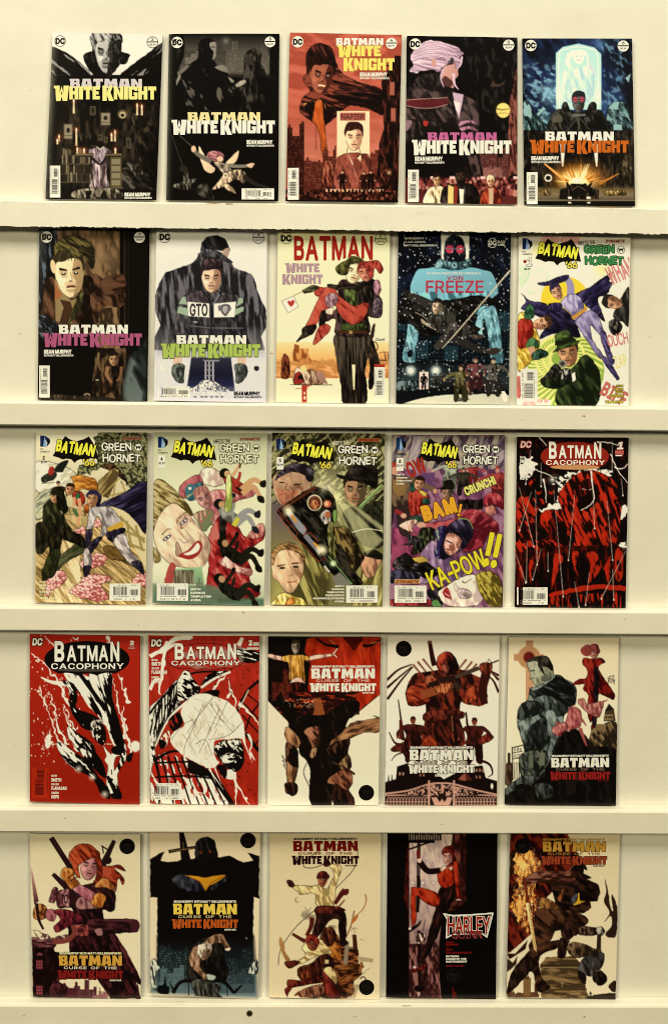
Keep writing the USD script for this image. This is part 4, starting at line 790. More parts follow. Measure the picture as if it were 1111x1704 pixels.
def c23(p):
    p.light = True
    p.bg('dccb9c'); p.V([(40, 15), (1060, 15), (1060, 1545), (40, 1545)], [(0, 'd2c290'), (.1, 'e3d3a4'), (1, 'e6d8b0')])
    p.V([(45, 1000), (1045, 1000), (1040, 1320), (45, 1320)], [(0, 'dcc089'), (.4, 'd9a866'), (1, 'c9844c')], soft=3); p.R(45, 1320, 1045, 1545, 'e6d6a8')
    p.F([(195, 1080), (210, 1020), (250, 1030), (260, 1060), (330, 1060), (345, 1150), (440, 1180), (300, 1190), (200, 1170)], 'b8743c', '8a4c22', 'd09050', sc=24, hard=True); p.city(50, 1040, 1200, 1150, 1180, 'bd8046', None, 20, 60, .7); p.R(45, 1190, 1040, 1205, 'bd8046', a=.6); p.F([(45, 1200), (1040, 1210), (1040, 1320), (45, 1320)], 'c98a50', 'b8743c', 'dda468', ang=5, sc=30, hard=True, a=.7)
    p.F([(95, 1310), (100, 1170), (125, 1105), (165, 1160), (165, 1310)], '7a3a22', '3a1a10', None, sc=16)
    p.F([(205, 1360), (200, 1280), (240, 1220), (290, 1260), (360, 1240), (440, 1300), (460, 1370), (300, 1380)], 'b09478', '6a4434', 'd2baa0', sc=20); p.F([(205, 1370), (210, 1300), (250, 1260), (300, 1340), (260, 1370)], '8a2a20', '1c1210', None, sc=18); p.E(288, 1240, 30, 30, 'c9ba7c'); p.P([(400, 1280), (450, 1260), (490, 1340), (500, 1370), (440, 1350)], 'a07868'); p.L([(170, 1376), (540, 1378)], 5, '3a2c20')
    p.H([(275, 1380), (360, 1384), (318, 1400), (318, 1530), (275, 1530)], 'a83426'); p.H([(220, 1408), (330, 1408), (330, 1414), (220, 1414)], 'a83426'); p.H([(292, 1440), (305, 1440), (305, 1462), (292, 1462)], 'e6d6a8'); p.H([(292, 1478), (308, 1478), (308, 1505), (292, 1505)], 'e6d6a8')
    # man in a pinstripe suit carrying a woman in red
    p.F([(830, 1000), (880, 940), (930, 1080), (960, 1200), (900, 1400), (860, 1390), (870, 1200)], '2c221c', '140f0c', '4a3c30', sc=24)
    p.F([(575, 930), (860, 930), (865, 1100), (830, 1250), (850, 1400), (830, 1540), (640, 1540), (620, 1400), (570, 1100)], '332b24', '16110e', '554a3e', k=.45, kl=.56, ang=88, sc=14, stretch=14)
    p.H([(715, 1200), (745, 1200), (740, 1420), (728, 1420)], 'dccb9c')
    p.F([(600, 480), (690, 450), (800, 480), (900, 520), (970, 610), (975, 770), (900, 790), (860, 780), (860, 940), (580, 940), (570, 800), (490, 820), (490, 750), (580, 700)], '3d2c2c', '1a1210', '5c4444', k=.45, kl=.62, sc=34)
    p.F([(650, 540), (760, 530), (790, 660), (720, 720), (660, 640)], '4c5a2c', '222a14', '708048', sc=18); p.F([(640, 840), (830, 840), (820, 900), (640, 900)], '45502a', '20260f', None, sc=20); p.R(590, 900, 850, 925, '4a2c18'); p.R(690, 900, 720, 930, 'a08450')
    p.F([(500, 490), (700, 500), (890, 440), (920, 500), (880, 560), (700, 540), (560, 545)], '231b17', '120e0c', '453a30', ang=-8, sc=24); p.F([(770, 540), (900, 500), (900, 640), (800, 700), (760, 640)], '28211b', '120e0c', '4a4034', sc=24)
    p.head(730, 380, 150, 200, 'd9c9a0', 'b09c74', '54512a', rot=10, look=.4, mouth='7a3a30'); p.F([(580, 330), (640, 290), (740, 260), (800, 290), (700, 320), (680, 400), (610, 410), (575, 370)], '4c4a24', '27260f', '6c6a38', sc=16)
    p.head(835, 390, 110, 150, 'c98064', 'a05a48', '7a2a20', rot=-12, look=-.4); p.F([(780, 350), (860, 290), (950, 285), (990, 360), (960, 400), (920, 350), (900, 430), (870, 440), (840, 350)], 'a33c30', '6c1e18', 'bf5a48', sc=22)
    p.F([(460, 520), (560, 530), (600, 590), (680, 650), (740, 680), (830, 650), (868, 680), (820, 800), (720, 850), (620, 780), (560, 680), (480, 740), (400, 850), (350, 880), (300, 880), (350, 770), (420, 620)], 'b04636', '86281e', 'c25c48', k=.4, kl=.64, ang=50, sc=40)
    p.F([(440, 740), (490, 730), (480, 840), (425, 870)], '1d1613', None, '3c322a', sc=16); p.F([(290, 870), (400, 850), (380, 920), (290, 970), (222, 1000), (270, 930)], '241d18', '120e0c', '4a4034', sc=20); p.F([(430, 860), (500, 840), (525, 890), (460, 970), (375, 1025), (400, 920)], 'a83e30', '6c1e18', 'c05a48', sc=20)
    p.F([(490, 590), (570, 570), (590, 640), (530, 700), (480, 660)], '9c7880', '6a4a54', 'b8969c', sc=14); p.F([(905, 470), (960, 460), (970, 560), (920, 590)], '9c6a78', '6a4450', 'b88a94', sc=14); p.F([(490, 710), (550, 700), (545, 760), (490, 750)], 'cbb8a0'); p.F([(910, 620), (980, 620), (975, 770), (900, 780)], '5a4a54', '35282e', '7a6a72', sc=12, stretch=1)
    p.F([(385, 560), (400, 520), (470, 520), (440, 590), (400, 600)], 'a83e30', '6c1e18', None, sc=14); p.F([(285, 540), (370, 500), (420, 510), (410, 540), (330, 570), (290, 565)], '4a4630', '26241a', '6c6848', ang=-15, sc=14); p.L([(285, 555), (205, 590)], 5, '6a5a40'); p.H([(95, 640), (205, 595), (245, 690), (155, 745)], 'd6cfc0'); p.L([(95, 640), (205, 595), (245, 690), (155, 745), (95, 640)], 4, '5a5040', smooth=False); p.P([(180, 690), (150, 655), (160, 635), (178, 645), (190, 630), (212, 640), (205, 665)], 'b03a34', rough=0)
    p.L([(880, 1140), (940, 1060), (930, 1010), (890, 990)], 8, '4a3020'); p.P([(900, 850), (920, 850), (905, 960), (870, 980)], '3a2a20'); p.F([(950, 1100), (1040, 1090), (1040, 1160), (960, 1160)], 'c9945c', '8a5a30', None, sc=14)
    p.T('signature', 'Dusk', 920, 965, 1010, 990, '2a2218', 2, bold=False, slant=14)
    p.T('title_lettering', 'BATMAN', 205, 66, 900, 285, 'a3281e', 1, gap=.1, fat=.02)
    # the heads stand in front of the lower edge of the lettering
    nm, g, cc, lf = p.texts.pop(); p.S(nm, g.difference(Polygon([(560, 320), (640, 270), (740, 235), (800, 262), (860, 278), (960, 272), (960, 330), (560, 330)])), cc, lf)
    p.T('title_lettering', 'WHITE', 128, 305, 430, 392, 'a98a90', 2, font='slab', gap=.07, big=1.12); p.T('title_lettering', 'KNIGHT', 105, 402, 458, 495, 'a98a90', 2, font='slab', gap=.07, big=1.12)
    dc_round(p, 137, 86, 52, ring='14100d'); badge(p, 968, 94, '8', '$4.99', 51, pap='dccb9c'); barcode(p, 912, 1222, 1006, 1500, up=True, top='a3342a')

def c24(p):
    p.bg('0d1015')
    p.F([(45, 25), (1060, 25), (1060, 700), (45, 700)], '0d1018', None, '181f34', ang=60, sc=90, hard=True)
    for x in range(80, 1050, 34): p.L([(x, 720), (x, 1170)], 5, '1e3640', a=.8)
    for y in range(720, 1180, 34): p.L([(50, y), (1050, y)], 4, '1e3640', a=.8)
    for q in ([(225, 1000), (330, 1000), (330, 1150), (225, 1150)], [(470, 1030), (590, 1040), (590, 1160), (470, 1160)], [(60, 730), (130, 730), (130, 900), (60, 900)], [(950, 740), (1050, 740), (1050, 900), (960, 900)]): p.H(q, '2c5563', a=.5)
    # great pale blue coat holding the title, high white collar, dark round head with red spectacles
    p.H([(440, 32), (690, 32), (685, 285), (445, 285)], 'dcd6c4')
    p.F([(480, 300), (470, 180), (490, 95), (560, 55), (630, 95), (655, 180), (640, 300)], '11141a', None, '262e38', sc=26); p.E(517, 185, 36, 38, 'b83a50'); p.E(607, 185, 36, 38, 'b83a50'); p.L([(468, 180), (660, 180)], 7, '55707a')
    p.P([(220, 385), (330, 352), (420, 340), (560, 360), (700, 345), (800, 365), (898, 410), (890, 620), (220, 620)], '6fa6b4', rough=0); p.F([(220, 560), (890, 560), (880, 760), (320, 760)], '6fa6b4', '3a6470', None, k=.42, sc=50, hard=True)
    p.F([(385, 350), (420, 270), (500, 290), (560, 300), (640, 285), (700, 265), (715, 330), (650, 355), (560, 370), (450, 355)], '4a6e78', '22363c', '86aab0', sc=18); p.E(557, 328, 36, 38, '3e626c'); p.E(557, 328, 22, 24, '86aab0'); p.E(557, 326, 10, 11, '1a2a30')
    p.F([(150, 830), (200, 815), (250, 850), (235, 1000), (215, 1060), (210, 1180), (120, 1180), (100, 1120), (130, 1000)], '6c9eaa', '3c606a', '8cbac2', k=.42, sc=24); p.P([(145, 1090), (180, 1070), (190, 1110), (165, 1140), (145, 1120)], '10151a')
    p.F([(780, 740), (850, 690), (915, 680), (960, 860), (980, 1040), (995, 1160), (960, 1200), (880, 1160), (860, 1000), (820, 800), (800, 960), (740, 860)], '6c9eaa', '3c606a', '8cbac2', k=.42, sc=26)
    # figure in dark clothes leaping past on a line
    p.F([(60, 820), (90, 600), (120, 560), (330, 640), (420, 640), (600, 620), (760, 590), (960, 640), (960, 680), (800, 690), (740, 760), (700, 850), (560, 830), (420, 940), (290, 960), (230, 900), (180, 850)], '161412', '0d0c0b', '2c2926', kl=.62, ang=20, sc=40)
    p.L([(150, 590), (240, 625), (350, 680)], 62, '38352f', 84); p.E(135, 570, 30, 30, '26231f')
    p.F([(320, 690), (400, 640), (520, 720), (570, 760), (540, 860), (440, 930), (380, 880), (330, 780)], '3a3731', '1d1b18', '5c5850', kl=.6, sc=30); p.L([(530, 760), (520, 880), (440, 1010), (390, 1060)], 84, '403d37', 54); p.F([(420, 900), (560, 820), (760, 870), (780, 900), (690, 960), (620, 1020), (500, 980)], '383530', '1b1916', '55514a', sc=30)
    p.L([(500, 960), (620, 1000), (760, 1060), (920, 1085)], 90, '2e2b27', 40); p.P([(840, 1075), (930, 1055), (970, 1080), (910, 1115), (840, 1100)], '3c322c'); p.P([(700, 940), (800, 940), (800, 970), (730, 980)], '4a3c34'); p.head(405, 695, 85, 118, 'c4a888', '6a5a48', '26221e', rot=10)
    p.P([(275, 800), (380, 890), (310, 860), (270, 830)], '9c8c74'); p.L([(212, 740), (300, 790), (420, 920)], 9, '8f8470', 4)
    p.L([(1050, 370), (560, 940), (450, 1060)], 15, 'b5ab94', 8, smooth=False)
    p.R(45, 1190, 1050, 1550, '12161a'); p.V([(45, 1190), (1050, 1190), (1045, 1440), (45, 1440)], [(0, '121619'), (.6, '2a3638'), (1, '1a2022')])
    p.F([(60, 1350), (240, 1350), (240, 1430), (60, 1430)], '3a4a4c', '141a1c', '7a8e8c', sc=14)
    for x in (175, 395): p.glow(x, 1255, 120, '5a7a80', .9); p.glow(x, 1255, 55, 'f4f4e4', 1, .8)
    p.R(248, 1265, 330, 1420, 'd8bcac'); p.R(240, 1260, 250, 1425, '1a1614'); p.man(290, 1415, 135, '14100e', '14100e', '14100e', '14100e')
    for x in (390, 440, 490, 540): p.man(x, 1410, 130, '3a3c38', '1c1e1c', '6a665c')
    p.P([(60, 1460), (300, 1420), (600, 1400), (1040, 1430), (1040, 1550), (50, 1550)], '0f1214'); p.P([(160, 1530), (300, 1490), (600, 1465), (1040, 1470), (1040, 1560), (160, 1560)], 'b9b8a2', rough=4)
    p.man(615, 1515, 310, '67603c', '35301c', 'b89a78', '3a2a1c', w=1.35, arms=.6); p.F([(660, 1350), (700, 1380), (720, 1460), (680, 1460)], '8a7458', '4a3a2c', None, sc=14); p.man(745, 1430, 290, '6a3a3c', '3a1e20', 'b08a70', '4a2e20', w=1.3, skirt=True); p.man(900, 1470, 330, '55504a', '2a2724', 'b09a78', '26201a', w=1.3, arms=.5, skirt=True)
    for _ in range(14): p.L([(p.rnd.uniform(560, 700), p.rnd.uniform(1490, 1530))] * 2 + [(p.rnd.uniform(560, 700), p.rnd.uniform(1490, 1530))], 4, '3a382e')
    # falling snow
    for _ in range(620):
        x, y = p.rnd.uniform(50, 1055), p.rnd.uniform(30, 1450)
        if 215 < x < 900 and 330 < y < 640 and p.rnd.random() < .97: continue
        if 440 < x < 690 and y < 300 and not (480 < x < 650 and 60 < y < 290): continue
        r = p.rnd.choice([2.5, 3, 3.5, 4.5, 6]); p.E(x, y, r, r * 1.15, p.rnd.choice(['cfd4d4', '9ab0b8', 'e4e6e0']), 3, a=.9)
    for k, t in enumerate(('SEAN MURPHY', 'KLAUS JANSON', 'MATT HOLLINGSWORTH')): p.T('author_credit', t, 118 - 6 * (k == 2), 80 + k * 31, (292, 304, 408)[k], 98 + k * 31, 'e4e2d8', 2)
    p.S('publisher_logo', disc(893, 130, 42), 'd8d8d0', 1); p.S('publisher_logo', disc(893, 130, 37), '141a24', 2); p.T('publisher_letters', 'DC', 862, 108, 926, 150, 'e4e2d8', 3, fat=.05, gap=.02)
    p.T('imprint_lettering', 'BLACK', 942, 108, 1006, 128, 'e4e2d8', 2, fat=.05); p.T('imprint_lettering', 'LABEL', 942, 134, 1006, 155, 'e4e2d8', 2, fat=.05)
    p.T('subtitle_lettering', 'BATMAN: WHITE KNIGHT PRESENTS', 318, 388, 790, 408, 'dfe6e2', 2, gap=.12)
    p.T('title_lettering', 'VON', 492, 420, 636, 455, 'b03a50', 2, gap=.18)
    p.T('title_lettering', 'FREEZE', 308, 460, 815, 570, 'b03a50', 2, gap=.12, bold=False, fat=.02)

def c25(p):
    p.light = True
    p.bg('cfc9b6'); p.V([(40, 30), (1060, 30), (1060, 1545), (40, 1545)], [(0, 'c2bca8'), (.15, 'd2ccba'), (1, 'd4cebc')])
    p.glow(250, 170, 130, 'dccf6a', .9); p.glow(800, 340, 130, 'dcc86c', .8)
    for q in ([(260, 60), (330, 25), (400, 30), (420, 90), (300, 110)], [(430, 60), (590, 45), (590, 110), (470, 110)]): p.F(q, 'c9918a', 'cfc9b6', None, k=.42, sc=24, ang=70, o=0)
    p.T('sound_lettering', 'WHAM', 840, 270, 1080, 440, 'c9857c', 1, rot=-25, fat=.03); p.T('sound_lettering', 'OUCH', 845, 900, 1030, 1010, 'c98078', 1, rot=-10); p.T('sound_lettering', 'ZAP', 905, 1090, 1020, 1200, 'd4c47a', 1, rot=-18); p.T('sound_lettering', 'BIFF', 790, 1370, 1030, 1500, 'bf6a5c', 1, rot=28, fat=.04)
    p.texts = [(a, g.intersection(Polygon([(72, 40), (1040, 62), (1030, 1535), (55, 1525)])), c, l) for a, g, c, l in p.texts]
    for q in ([(70, 320), (140, 310), (160, 400), (110, 470), (75, 460)], [(150, 480), (240, 340), (330, 370), (300, 500), (200, 580), (150, 560)]): p.F(q, 'b4c8a4', 'cfc9b6', None, k=.46, ang=60, sc=30, o=0)
    p.L([(90, 490), (150, 400), (160, 330)], 26, 'b4c8a4', 14); p.E(230, 450, 60, 100, 'cfc9b6', 3, 40)
    p.E(470, 600, 210, 200, 'd8bc34'); p.E(480, 1230, 340, 330, '8fae4a'); 
    for k in range(44):                                      # swirling rays
        t = 2 * math.pi * k / 44; q = [(410 + r * math.cos(t + r * .0018), 1130 + r * math.sin(t + r * .0018)) for r in (60, 160, 260, 400)]
        i, m = p.mask(np.vstack([np.array(q) + [3, 3], (np.array([(410 + r * math.cos(t + .07 + r * .0018), 1130 + r * math.sin(t + .07 + r * .0018)) for r in (60, 160, 260, 400)]))[::-1]]), 4); d = np.hypot(p.x[i] - 480, p.y[i] - 1230); p.put(i, m * (d < 335), hx('d6d276'))
    for r in (215, 150, 90): p.L([(430 + r * math.cos(t), 1120 + r * .9 * math.sin(t)) for t in np.linspace(2.2, 6.6, 20)], 22, 'd6d276'); 
    # acrobat in lilac with a dark wrap
    p.F([(90, 550), (160, 610), (300, 640), (350, 700), (520, 740), (600, 800), (560, 880), (420, 860), (250, 940), (380, 820), (210, 740), (90, 680), (130, 620)], '2a2347', '16122a', '453c68', ang=20, sc=30, stretch=4)
    p.F([(560, 560), (680, 500), (780, 430), (890, 360), (860, 440), (890, 460), (840, 560), (760, 600), (810, 740), (820, 800), (740, 730), (640, 640)], '2a2347', '16122a', '4c4270', ang=-45, sc=30, stretch=4)
    p.F([(330, 640), (480, 700), (560, 800), (600, 940), (400, 900), (250, 950), (300, 840)], '221c3a', '120f20', '3a3258', ang=40, sc=30)
    p.L([(520, 600), (520, 480), (480, 420), (400, 430)], 70, '9088ac', 44); p.F([(230, 460), (330, 440), (420, 400), (500, 385), (480, 440), (340, 480), (270, 480)], '262140', None, '453c68', sc=14)
    p.F([(430, 640), (500, 560), (590, 570), (640, 680), (560, 790), (520, 730)], '8a81a8', '5c5480', 'aca4c2', k=.42, sc=34); p.F([(350, 640), (440, 640), (430, 700), (370, 710)], '2a2347', None, '4c4270', sc=16)
    p.head(400, 540, 90, 125, 'c99a78', '8a6048', '2e2a44', rot=-25); p.L([(535, 770), (665, 680)], 34, 'c08c3c', 30, smooth=False)
    p.F([(560, 790), (680, 700), (760, 740), (830, 920), (860, 1000), (780, 920), (700, 830), (720, 960), (810, 1100), (770, 1120), (660, 960), (590, 850)], '7d7299', '544a74', '9c92b4', k=.42, ang=60, sc=34); p.F([(780, 910), (830, 890), (880, 1060), (910, 1150), (880, 1170), (820, 1050)], '4a3f6c', '2c2448', '6a5f8c', ang=65, sc=20); p.F([(790, 1110), (840, 1110), (900, 1200), (950, 1290), (930, 1310), (850, 1210)], '4a3f6c', '2c2448', '6a5f8c', ang=50, sc=20)
    # young man in red and yellow at the left, man in a dark cap at the right
    p.F([(60, 760), (150, 740), (240, 920), (240, 1050), (130, 1200), (55, 1210)], 'd0b048', 'a88428', 'e2cc78', ang=60, sc=26); p.F([(60, 800), (170, 780), (200, 900), (130, 1020), (60, 1015)], '9c2a20', '701810', 'b54034', k=.4, sc=30); p.F([(120, 700), (160, 640), (205, 690), (190, 770), (120, 770)], '3c6a48', '22442c', None, sc=18); p.F([(130, 1020), (170, 940), (230, 960), (240, 1030)], '4c7a4c', '2c5030', None, sc=18); p.L([(175, 1020), (190, 1100)], 60, 'c49272', 40); p.F([(180, 1090), (240, 1040), (310, 1060), (320, 1100), (240, 1130), (190, 1135)], '2c4a3c', '14261e', '4c6e5c', sc=16); p.head(265, 815, 105, 140, 'cf9c78', '96684a', '4a3222', rot=70)
    p.F([(900, 740), (940, 640), (1000, 530), (1040, 510), (1035, 830), (980, 800), (920, 790)], '35322f', '1c1a18', '55514c', sc=30); p.F([(860, 800), (930, 780), (980, 850), (930, 920), (870, 890)], '24211f', '121010', '6a6660', sc=16); p.head(900, 630, 110, 150, 'bf8f6c', '7a543c', '26221f', rot=-75)
    # man in a green coat and felt hat
    p.F([(410, 1540), (430, 1330), (560, 1180), (650, 1090), (740, 1170), (790, 1300), (740, 1540)], '2c3a20', '161d10', '46562e', k=.46, kl=.62, ang=60, sc=50); p.F([(255, 1310), (350, 1260), (430, 1240), (540, 1300), (440, 1380), (300, 1380)], '24301a', '12180d', '3c4a28', sc=26)
    p.head(500, 1080, 165, 215, 'bf8e66', '85583c', '2c2418', rot=-6, look=-.2); p.F([(360, 1070), (410, 1010), (380, 930), (440, 880), (510, 880), (540, 960), (600, 970), (560, 1010), (450, 1040)], '445a2a', '24341a', '5f7638', ang=-15, sc=26); p.L([(385, 985), (450, 985), (545, 940)], 44, '1c2412', 40)
    p.F([(360, 1190), (400, 1170), (440, 1210), (420, 1300), (350, 1290), (270, 1320)], '1a1816', None, '4c4a44', sc=16); p.F([(430, 1230), (500, 1210), (545, 1260), (520, 1310), (440, 1310)], '1f1d1b', None, 'a8a498', kl=.58, sc=12); p.E(450, 1170, 36, 34, '8a867a'); p.E(450, 1168, 20, 19, '3a3832'); p.H([(530, 1260), (560, 1240), (570, 1310), (540, 1330)], 'd8d2c2')
    p.F([(45, 1300), (80, 1290), (85, 1460), (45, 1450)], 'c26a5e', None, None, o=0); p.F([(120, 1500), (330, 1480), (320, 1535), (130, 1535)], 'c9948a', 'cfc9b6', None, k=.45, sc=24, o=0)
    title_66(p, 0, 0, '3e8a4c', '24502c', None, None, dyn=(828, 75, 1000, 102))
    p.T('issue_number', '1', 135, 232, 185, 308, 'd8d2c2', 2, back='55503f', grow=4, slant=10); p.S('issue_mark', disc(122, 268, 15), '8a2a1c', 1); p.T('price', '$2.99', 115, 322, 170, 344, '2a241c', 2)
    barcode(p, 85, 1216, 232, 1502, up=True, pap='d8d2be')
    for k, (t, x) in enumerate((('KEVIN', 925), ('SMITH', 905), ('RALPH', 920), ('GARMAN', 870), ('TY', 965), ('TEMPLETON', 825))): p.T('author_credit', t, x, 1355 + k * 28, 986, 1370 + k * 28 + (6 if k % 2 else 0), 'c9bc3c', 3, back='3a3220', grow=3)

def c31(p):
    p.light = True
    p.bg('c2b48a'); p.V([(45, 30), (1060, 30), (1060, 700), (45, 700)], [(0, 'cfc9ae'), (1, 'b9ae84')])
    p.F([(600, 40), (1060, 40), (1040, 640), (860, 520), (760, 340), (520, 400), (420, 430), (440, 340), (600, 300)], '5c5c3a', '2c3020', '8c8a60', k=.47, kl=.57, ang=60, sc=18, stretch=1.3, rough=20); p.F([(640, 330), (760, 330), (880, 500), (780, 420)], '3a2818', '1c120a', '6a4c30', sc=20, stretch=1)
    p.F([(60, 300), (300, 330), (420, 420), (300, 560), (60, 560)], 'cfcab2', 'b5b296', None, k=.42, ang=-30, sc=30); p.F([(55, 620), (230, 520), (300, 600), (140, 780), (60, 800)], '8d9078', '6a7060', 'b9b896', ang=-35, sc=14, stretch=5)
    p.F([(110, 440), (170, 400), (240, 390), (230, 450), (130, 480)], '2e3226', None, '5c604c', sc=16); p.P([(180, 350), (220, 345), (215, 410), (175, 410)], '9c2c26'); p.P([(220, 380), (270, 310), (350, 285), (310, 370), (290, 390)], '20261f', rough=0); p.L([(110, 490), (230, 480)], 5, '4a4c3c')
    # wooden trestle and planks
    p.F([(590, 500), (740, 360), (790, 400), (640, 600)], 'a08c54', '6e5c34', 'c0ac74', ang=-50, sc=12, stretch=9); [p.L([(600 + k * 13, 500 - k * 10), (615 + k * 13, 530 - k * 10)], 4, '4a3c20') for k in range(12)]
    p.H([(740, 360), (800, 400), (700, 620), (640, 600)], '5c4a2a')
    for a, b in [((640, 600), (800, 440)), ((700, 600), (880, 560)), ((740, 640), (760, 480)), ((820, 480), (860, 600))]: p.L([a, b], 14, 'a08c54', smooth=False)
    p.F([(60, 1100), (300, 760), (560, 740), (900, 1000), (1030, 1240), (1030, 1560), (55, 1540)], 'a98e58', '7d6538', 'c9ae78', k=.44, kl=.6, ang=40, sc=16, stretch=12, hard=True)
    p.F([(350, 700), (530, 760), (500, 860), (420, 880), (330, 780)], 'b09a68', '6a5630', None, ang=80, sc=24); p.F([(130, 1320), (300, 1000), (440, 1000), (470, 1540), (140, 1540)], 'c2ac7c', 'a58c58', 'd4c298', k=.42, ang=60, sc=30, stretch=8, hard=True)
    for k in range(9): p.L([(640 + k * 34, 1180 - k * 6), (1010, 1300 + k * 34)], 4, '6a5430', a=.7)
    p.F([(110, 1250), (200, 1180), (440, 1010), (480, 1100), (340, 1180), (160, 1350)], '46492e', '33371f', '5c5e3e', ang=-30, sc=30)
    p.F([(660, 1040), (860, 1080), (1000, 1260), (820, 1180), (700, 1150)], '6a5026', '4a3616', None, ang=20, sc=20); p.F([(300, 780), (400, 760), (520, 780), (520, 860), (460, 880)], 'b8a06c', None, None); 
    for a, b in [((800, 780), (1020, 1010)), ((820, 900), (1020, 980)), ((860, 820), (900, 1040)), ((940, 860), (1000, 1080)), ((840, 1000), (1020, 1080)), ((780, 820), (860, 960))]: p.L([a, b], 20, '8c7a42', smooth=False); p.L([a, b], 7, 'ac985a', smooth=False)
    # pink foam
    for q in ([(440, 1200), (520, 1130), (640, 1100), (690, 1150), (640, 1210), (520, 1240)], [(350, 1440), (440, 1360), (500, 1300), (640, 1290), (740, 1330), (640, 1390), (700, 1480), (640, 1530), (460, 1500), (380, 1470)], [(150, 1370), (190, 1290), (280, 1250), (340, 1310), (280, 1400), (200, 1430), (160, 1500)], [(910, 1340), (960, 1290), (1030, 1270), (1030, 1390), (920, 1370)], [(400, 900), (480, 880), (500, 930), (430, 940)], [(575, 830), (620, 810), (640, 850), (580, 880)]):
        p.F(q, 'c9827c', 'a0504e', 'e2b4a8', k=.45, kl=.55, ang=20, sc=14, stretch=1.4, rough=8)
        for _ in range(7): x, y = q[p.rnd.randrange(len(q))]; r = p.rnd.uniform(12, 26); mx = np.mean(q, 0); x, y = x * .7 + mx[0] * .3, y * .7 + mx[1] * .3; p.E(x, y, r, r * .8, 'b4605c', 3); p.E(x - 2, y - 2, r * .8, r * .62, 'd49a90', 3); p.E(x - r * .3, y - r * .3, r * .25, r * .2, 'ecd2c4', 3)
    # men in dark green, youth in orange, man in pale grey and violet
    p.F([(120, 820), (125, 700), (170, 640), (220, 620), (280, 680), (330, 820), (380, 900), (330, 960), (240, 900), (130, 860)], '33341d', '191a0e', '4c4e2e', k=.46, ang=70, sc=34); p.F([(55, 860), (150, 830), (270, 870), (380, 910), (480, 960), (500, 1060), (440, 1040), (320, 990), (290, 1000), (240, 1270), (170, 1310), (180, 1050), (120, 1110), (60, 1090)], '1f1c12', '100e09', '38341f', ang=80, sc=40)
    p.F([(120, 1260), (190, 1090), (280, 1080), (240, 1240), (200, 1310), (120, 1350)], '36391f', '20220f', None, ang=80, sc=30); p.head(232, 605, 82, 110, 'b98f66', '7d5a3c', '22200f', rot=10); p.P([(190, 580), (220, 540), (275, 560), (285, 600), (235, 590)], '26240f')
    p.F([(270, 640), (300, 620), (350, 720), (300, 765), (265, 720)], '1c1910', None, '8a7c60', sc=14); p.man(300, 720, 250, '2a2716', '15130b', 'b08a64', '1a160c', w=1.1, lean=-40)
    p.F([(365, 430), (420, 415), (480, 420), (580, 450), (610, 520), (590, 560), (480, 540), (400, 560), (390, 470)], 'b8742c', '86501c', 'd09440', k=.44, sc=20, ang=10); p.F([(385, 570), (460, 560), (500, 640), (450, 700), (400, 650)], '9c3020', '6a1c12', None, sc=20); p.head(360, 545, 70, 90, 'c49068', '8a5c3c', '2c1e12', rot=10); p.F([(410, 590), (440, 560), (450, 610), (415, 630)], '3c6a44'); p.L([(440, 620), (450, 720), (430, 870)], 34, 'c79468', 24); p.L([(400, 610), (400, 690)], 26, 'c79468'); p.F([(480, 700), (520, 670), (530, 740), (490, 760)], 'b5622c', '7a3a16', None, sc=14); p.L([(400, 720), (430, 780)], 34, '46683c', 26)
    p.F([(600, 700), (680, 640), (840, 570), (1030, 480), (1035, 920), (960, 850), (880, 760), (760, 700), (680, 690)], '26213a', '12101c', '463f60', k=.46, kl=.6, ang=-25, sc=24, stretch=8); p.F([(500, 600), (540, 555), (600, 555), (640, 620), (600, 740), (560, 700), (560, 650)], '2c2642', '17142a', '4c4468', sc=24)
    p.P([(530, 680), (580, 660), (590, 710), (550, 715)], 'bf9068'); p.head(560, 630, 90, 125, 'bf9068', '86603c', '2c2644', rot=10, look=-.5)
    p.F([(535, 720), (620, 690), (720, 700), (790, 780), (820, 830), (720, 900), (670, 940), (620, 1000), (640, 860), (600, 780), (560, 900), (510, 920)], 'a79f9c', '6e6866', 'c4bdb6', k=.42, kl=.62, ang=70, sc=34); p.F([(500, 910), (560, 900), (545, 1000), (510, 1060), (495, 1000)], '2a2438', None, '4c4460', sc=14); p.F([(520, 1060), (570, 980), (650, 960), (600, 1040), (540, 1120), (515, 1110)], '241f34', '12101c', '463f5c', sc=16)
    p.F([(480, 1200), (485, 1080), (520, 1060), (555, 1140), (545, 1220), (500, 1260)], 'a29894', '6e6460', 'c0b6ae', sc=20); p.F([(480, 1220), (545, 1220), (530, 1290), (490, 1310)], '2c2030', None, None); p.L([(700, 910), (830, 840)], 60, 'c2993a', 50, smooth=False); p.F([(680, 930), (830, 880), (840, 920), (740, 1010)], '1f1b28', '0f0d14', '403a50', sc=16)
    p.F([(745, 990), (840, 930), (900, 1080), (960, 1150), (1000, 1220), (960, 1240), (880, 1190), (800, 1090)], 'a69c9a', '746a6a', 'c6bcb4', k=.42, ang=55, sc=30); p.F([(900, 1190), (980, 1170), (1015, 1260), (1000, 1290)], '241f2c', None, '463f54', sc=14)
    title_66(p, 0, 5, 'd4ceb8', '2e2c20', '2', '$2.99', dyn=(818, 80, 995, 104), dynb='7d7a5c', meets='3a3828')
    barcode(p, 710, 1370, 983, 1522, pap='e0d9c2')
    for k, (t, w) in enumerate((('KEVIN', 55), ('SMITH', 80), ('RALPH', 55), ('GARMAN', 118), ('TY', 25), ('TEMPLETON', 158))): p.T('author_credit', t, 92, 1350 + k * 28, 92 + w, 1364 + k * 28 + (4 if k % 2 else 0), 'e6dca0', 2, fat=.03)

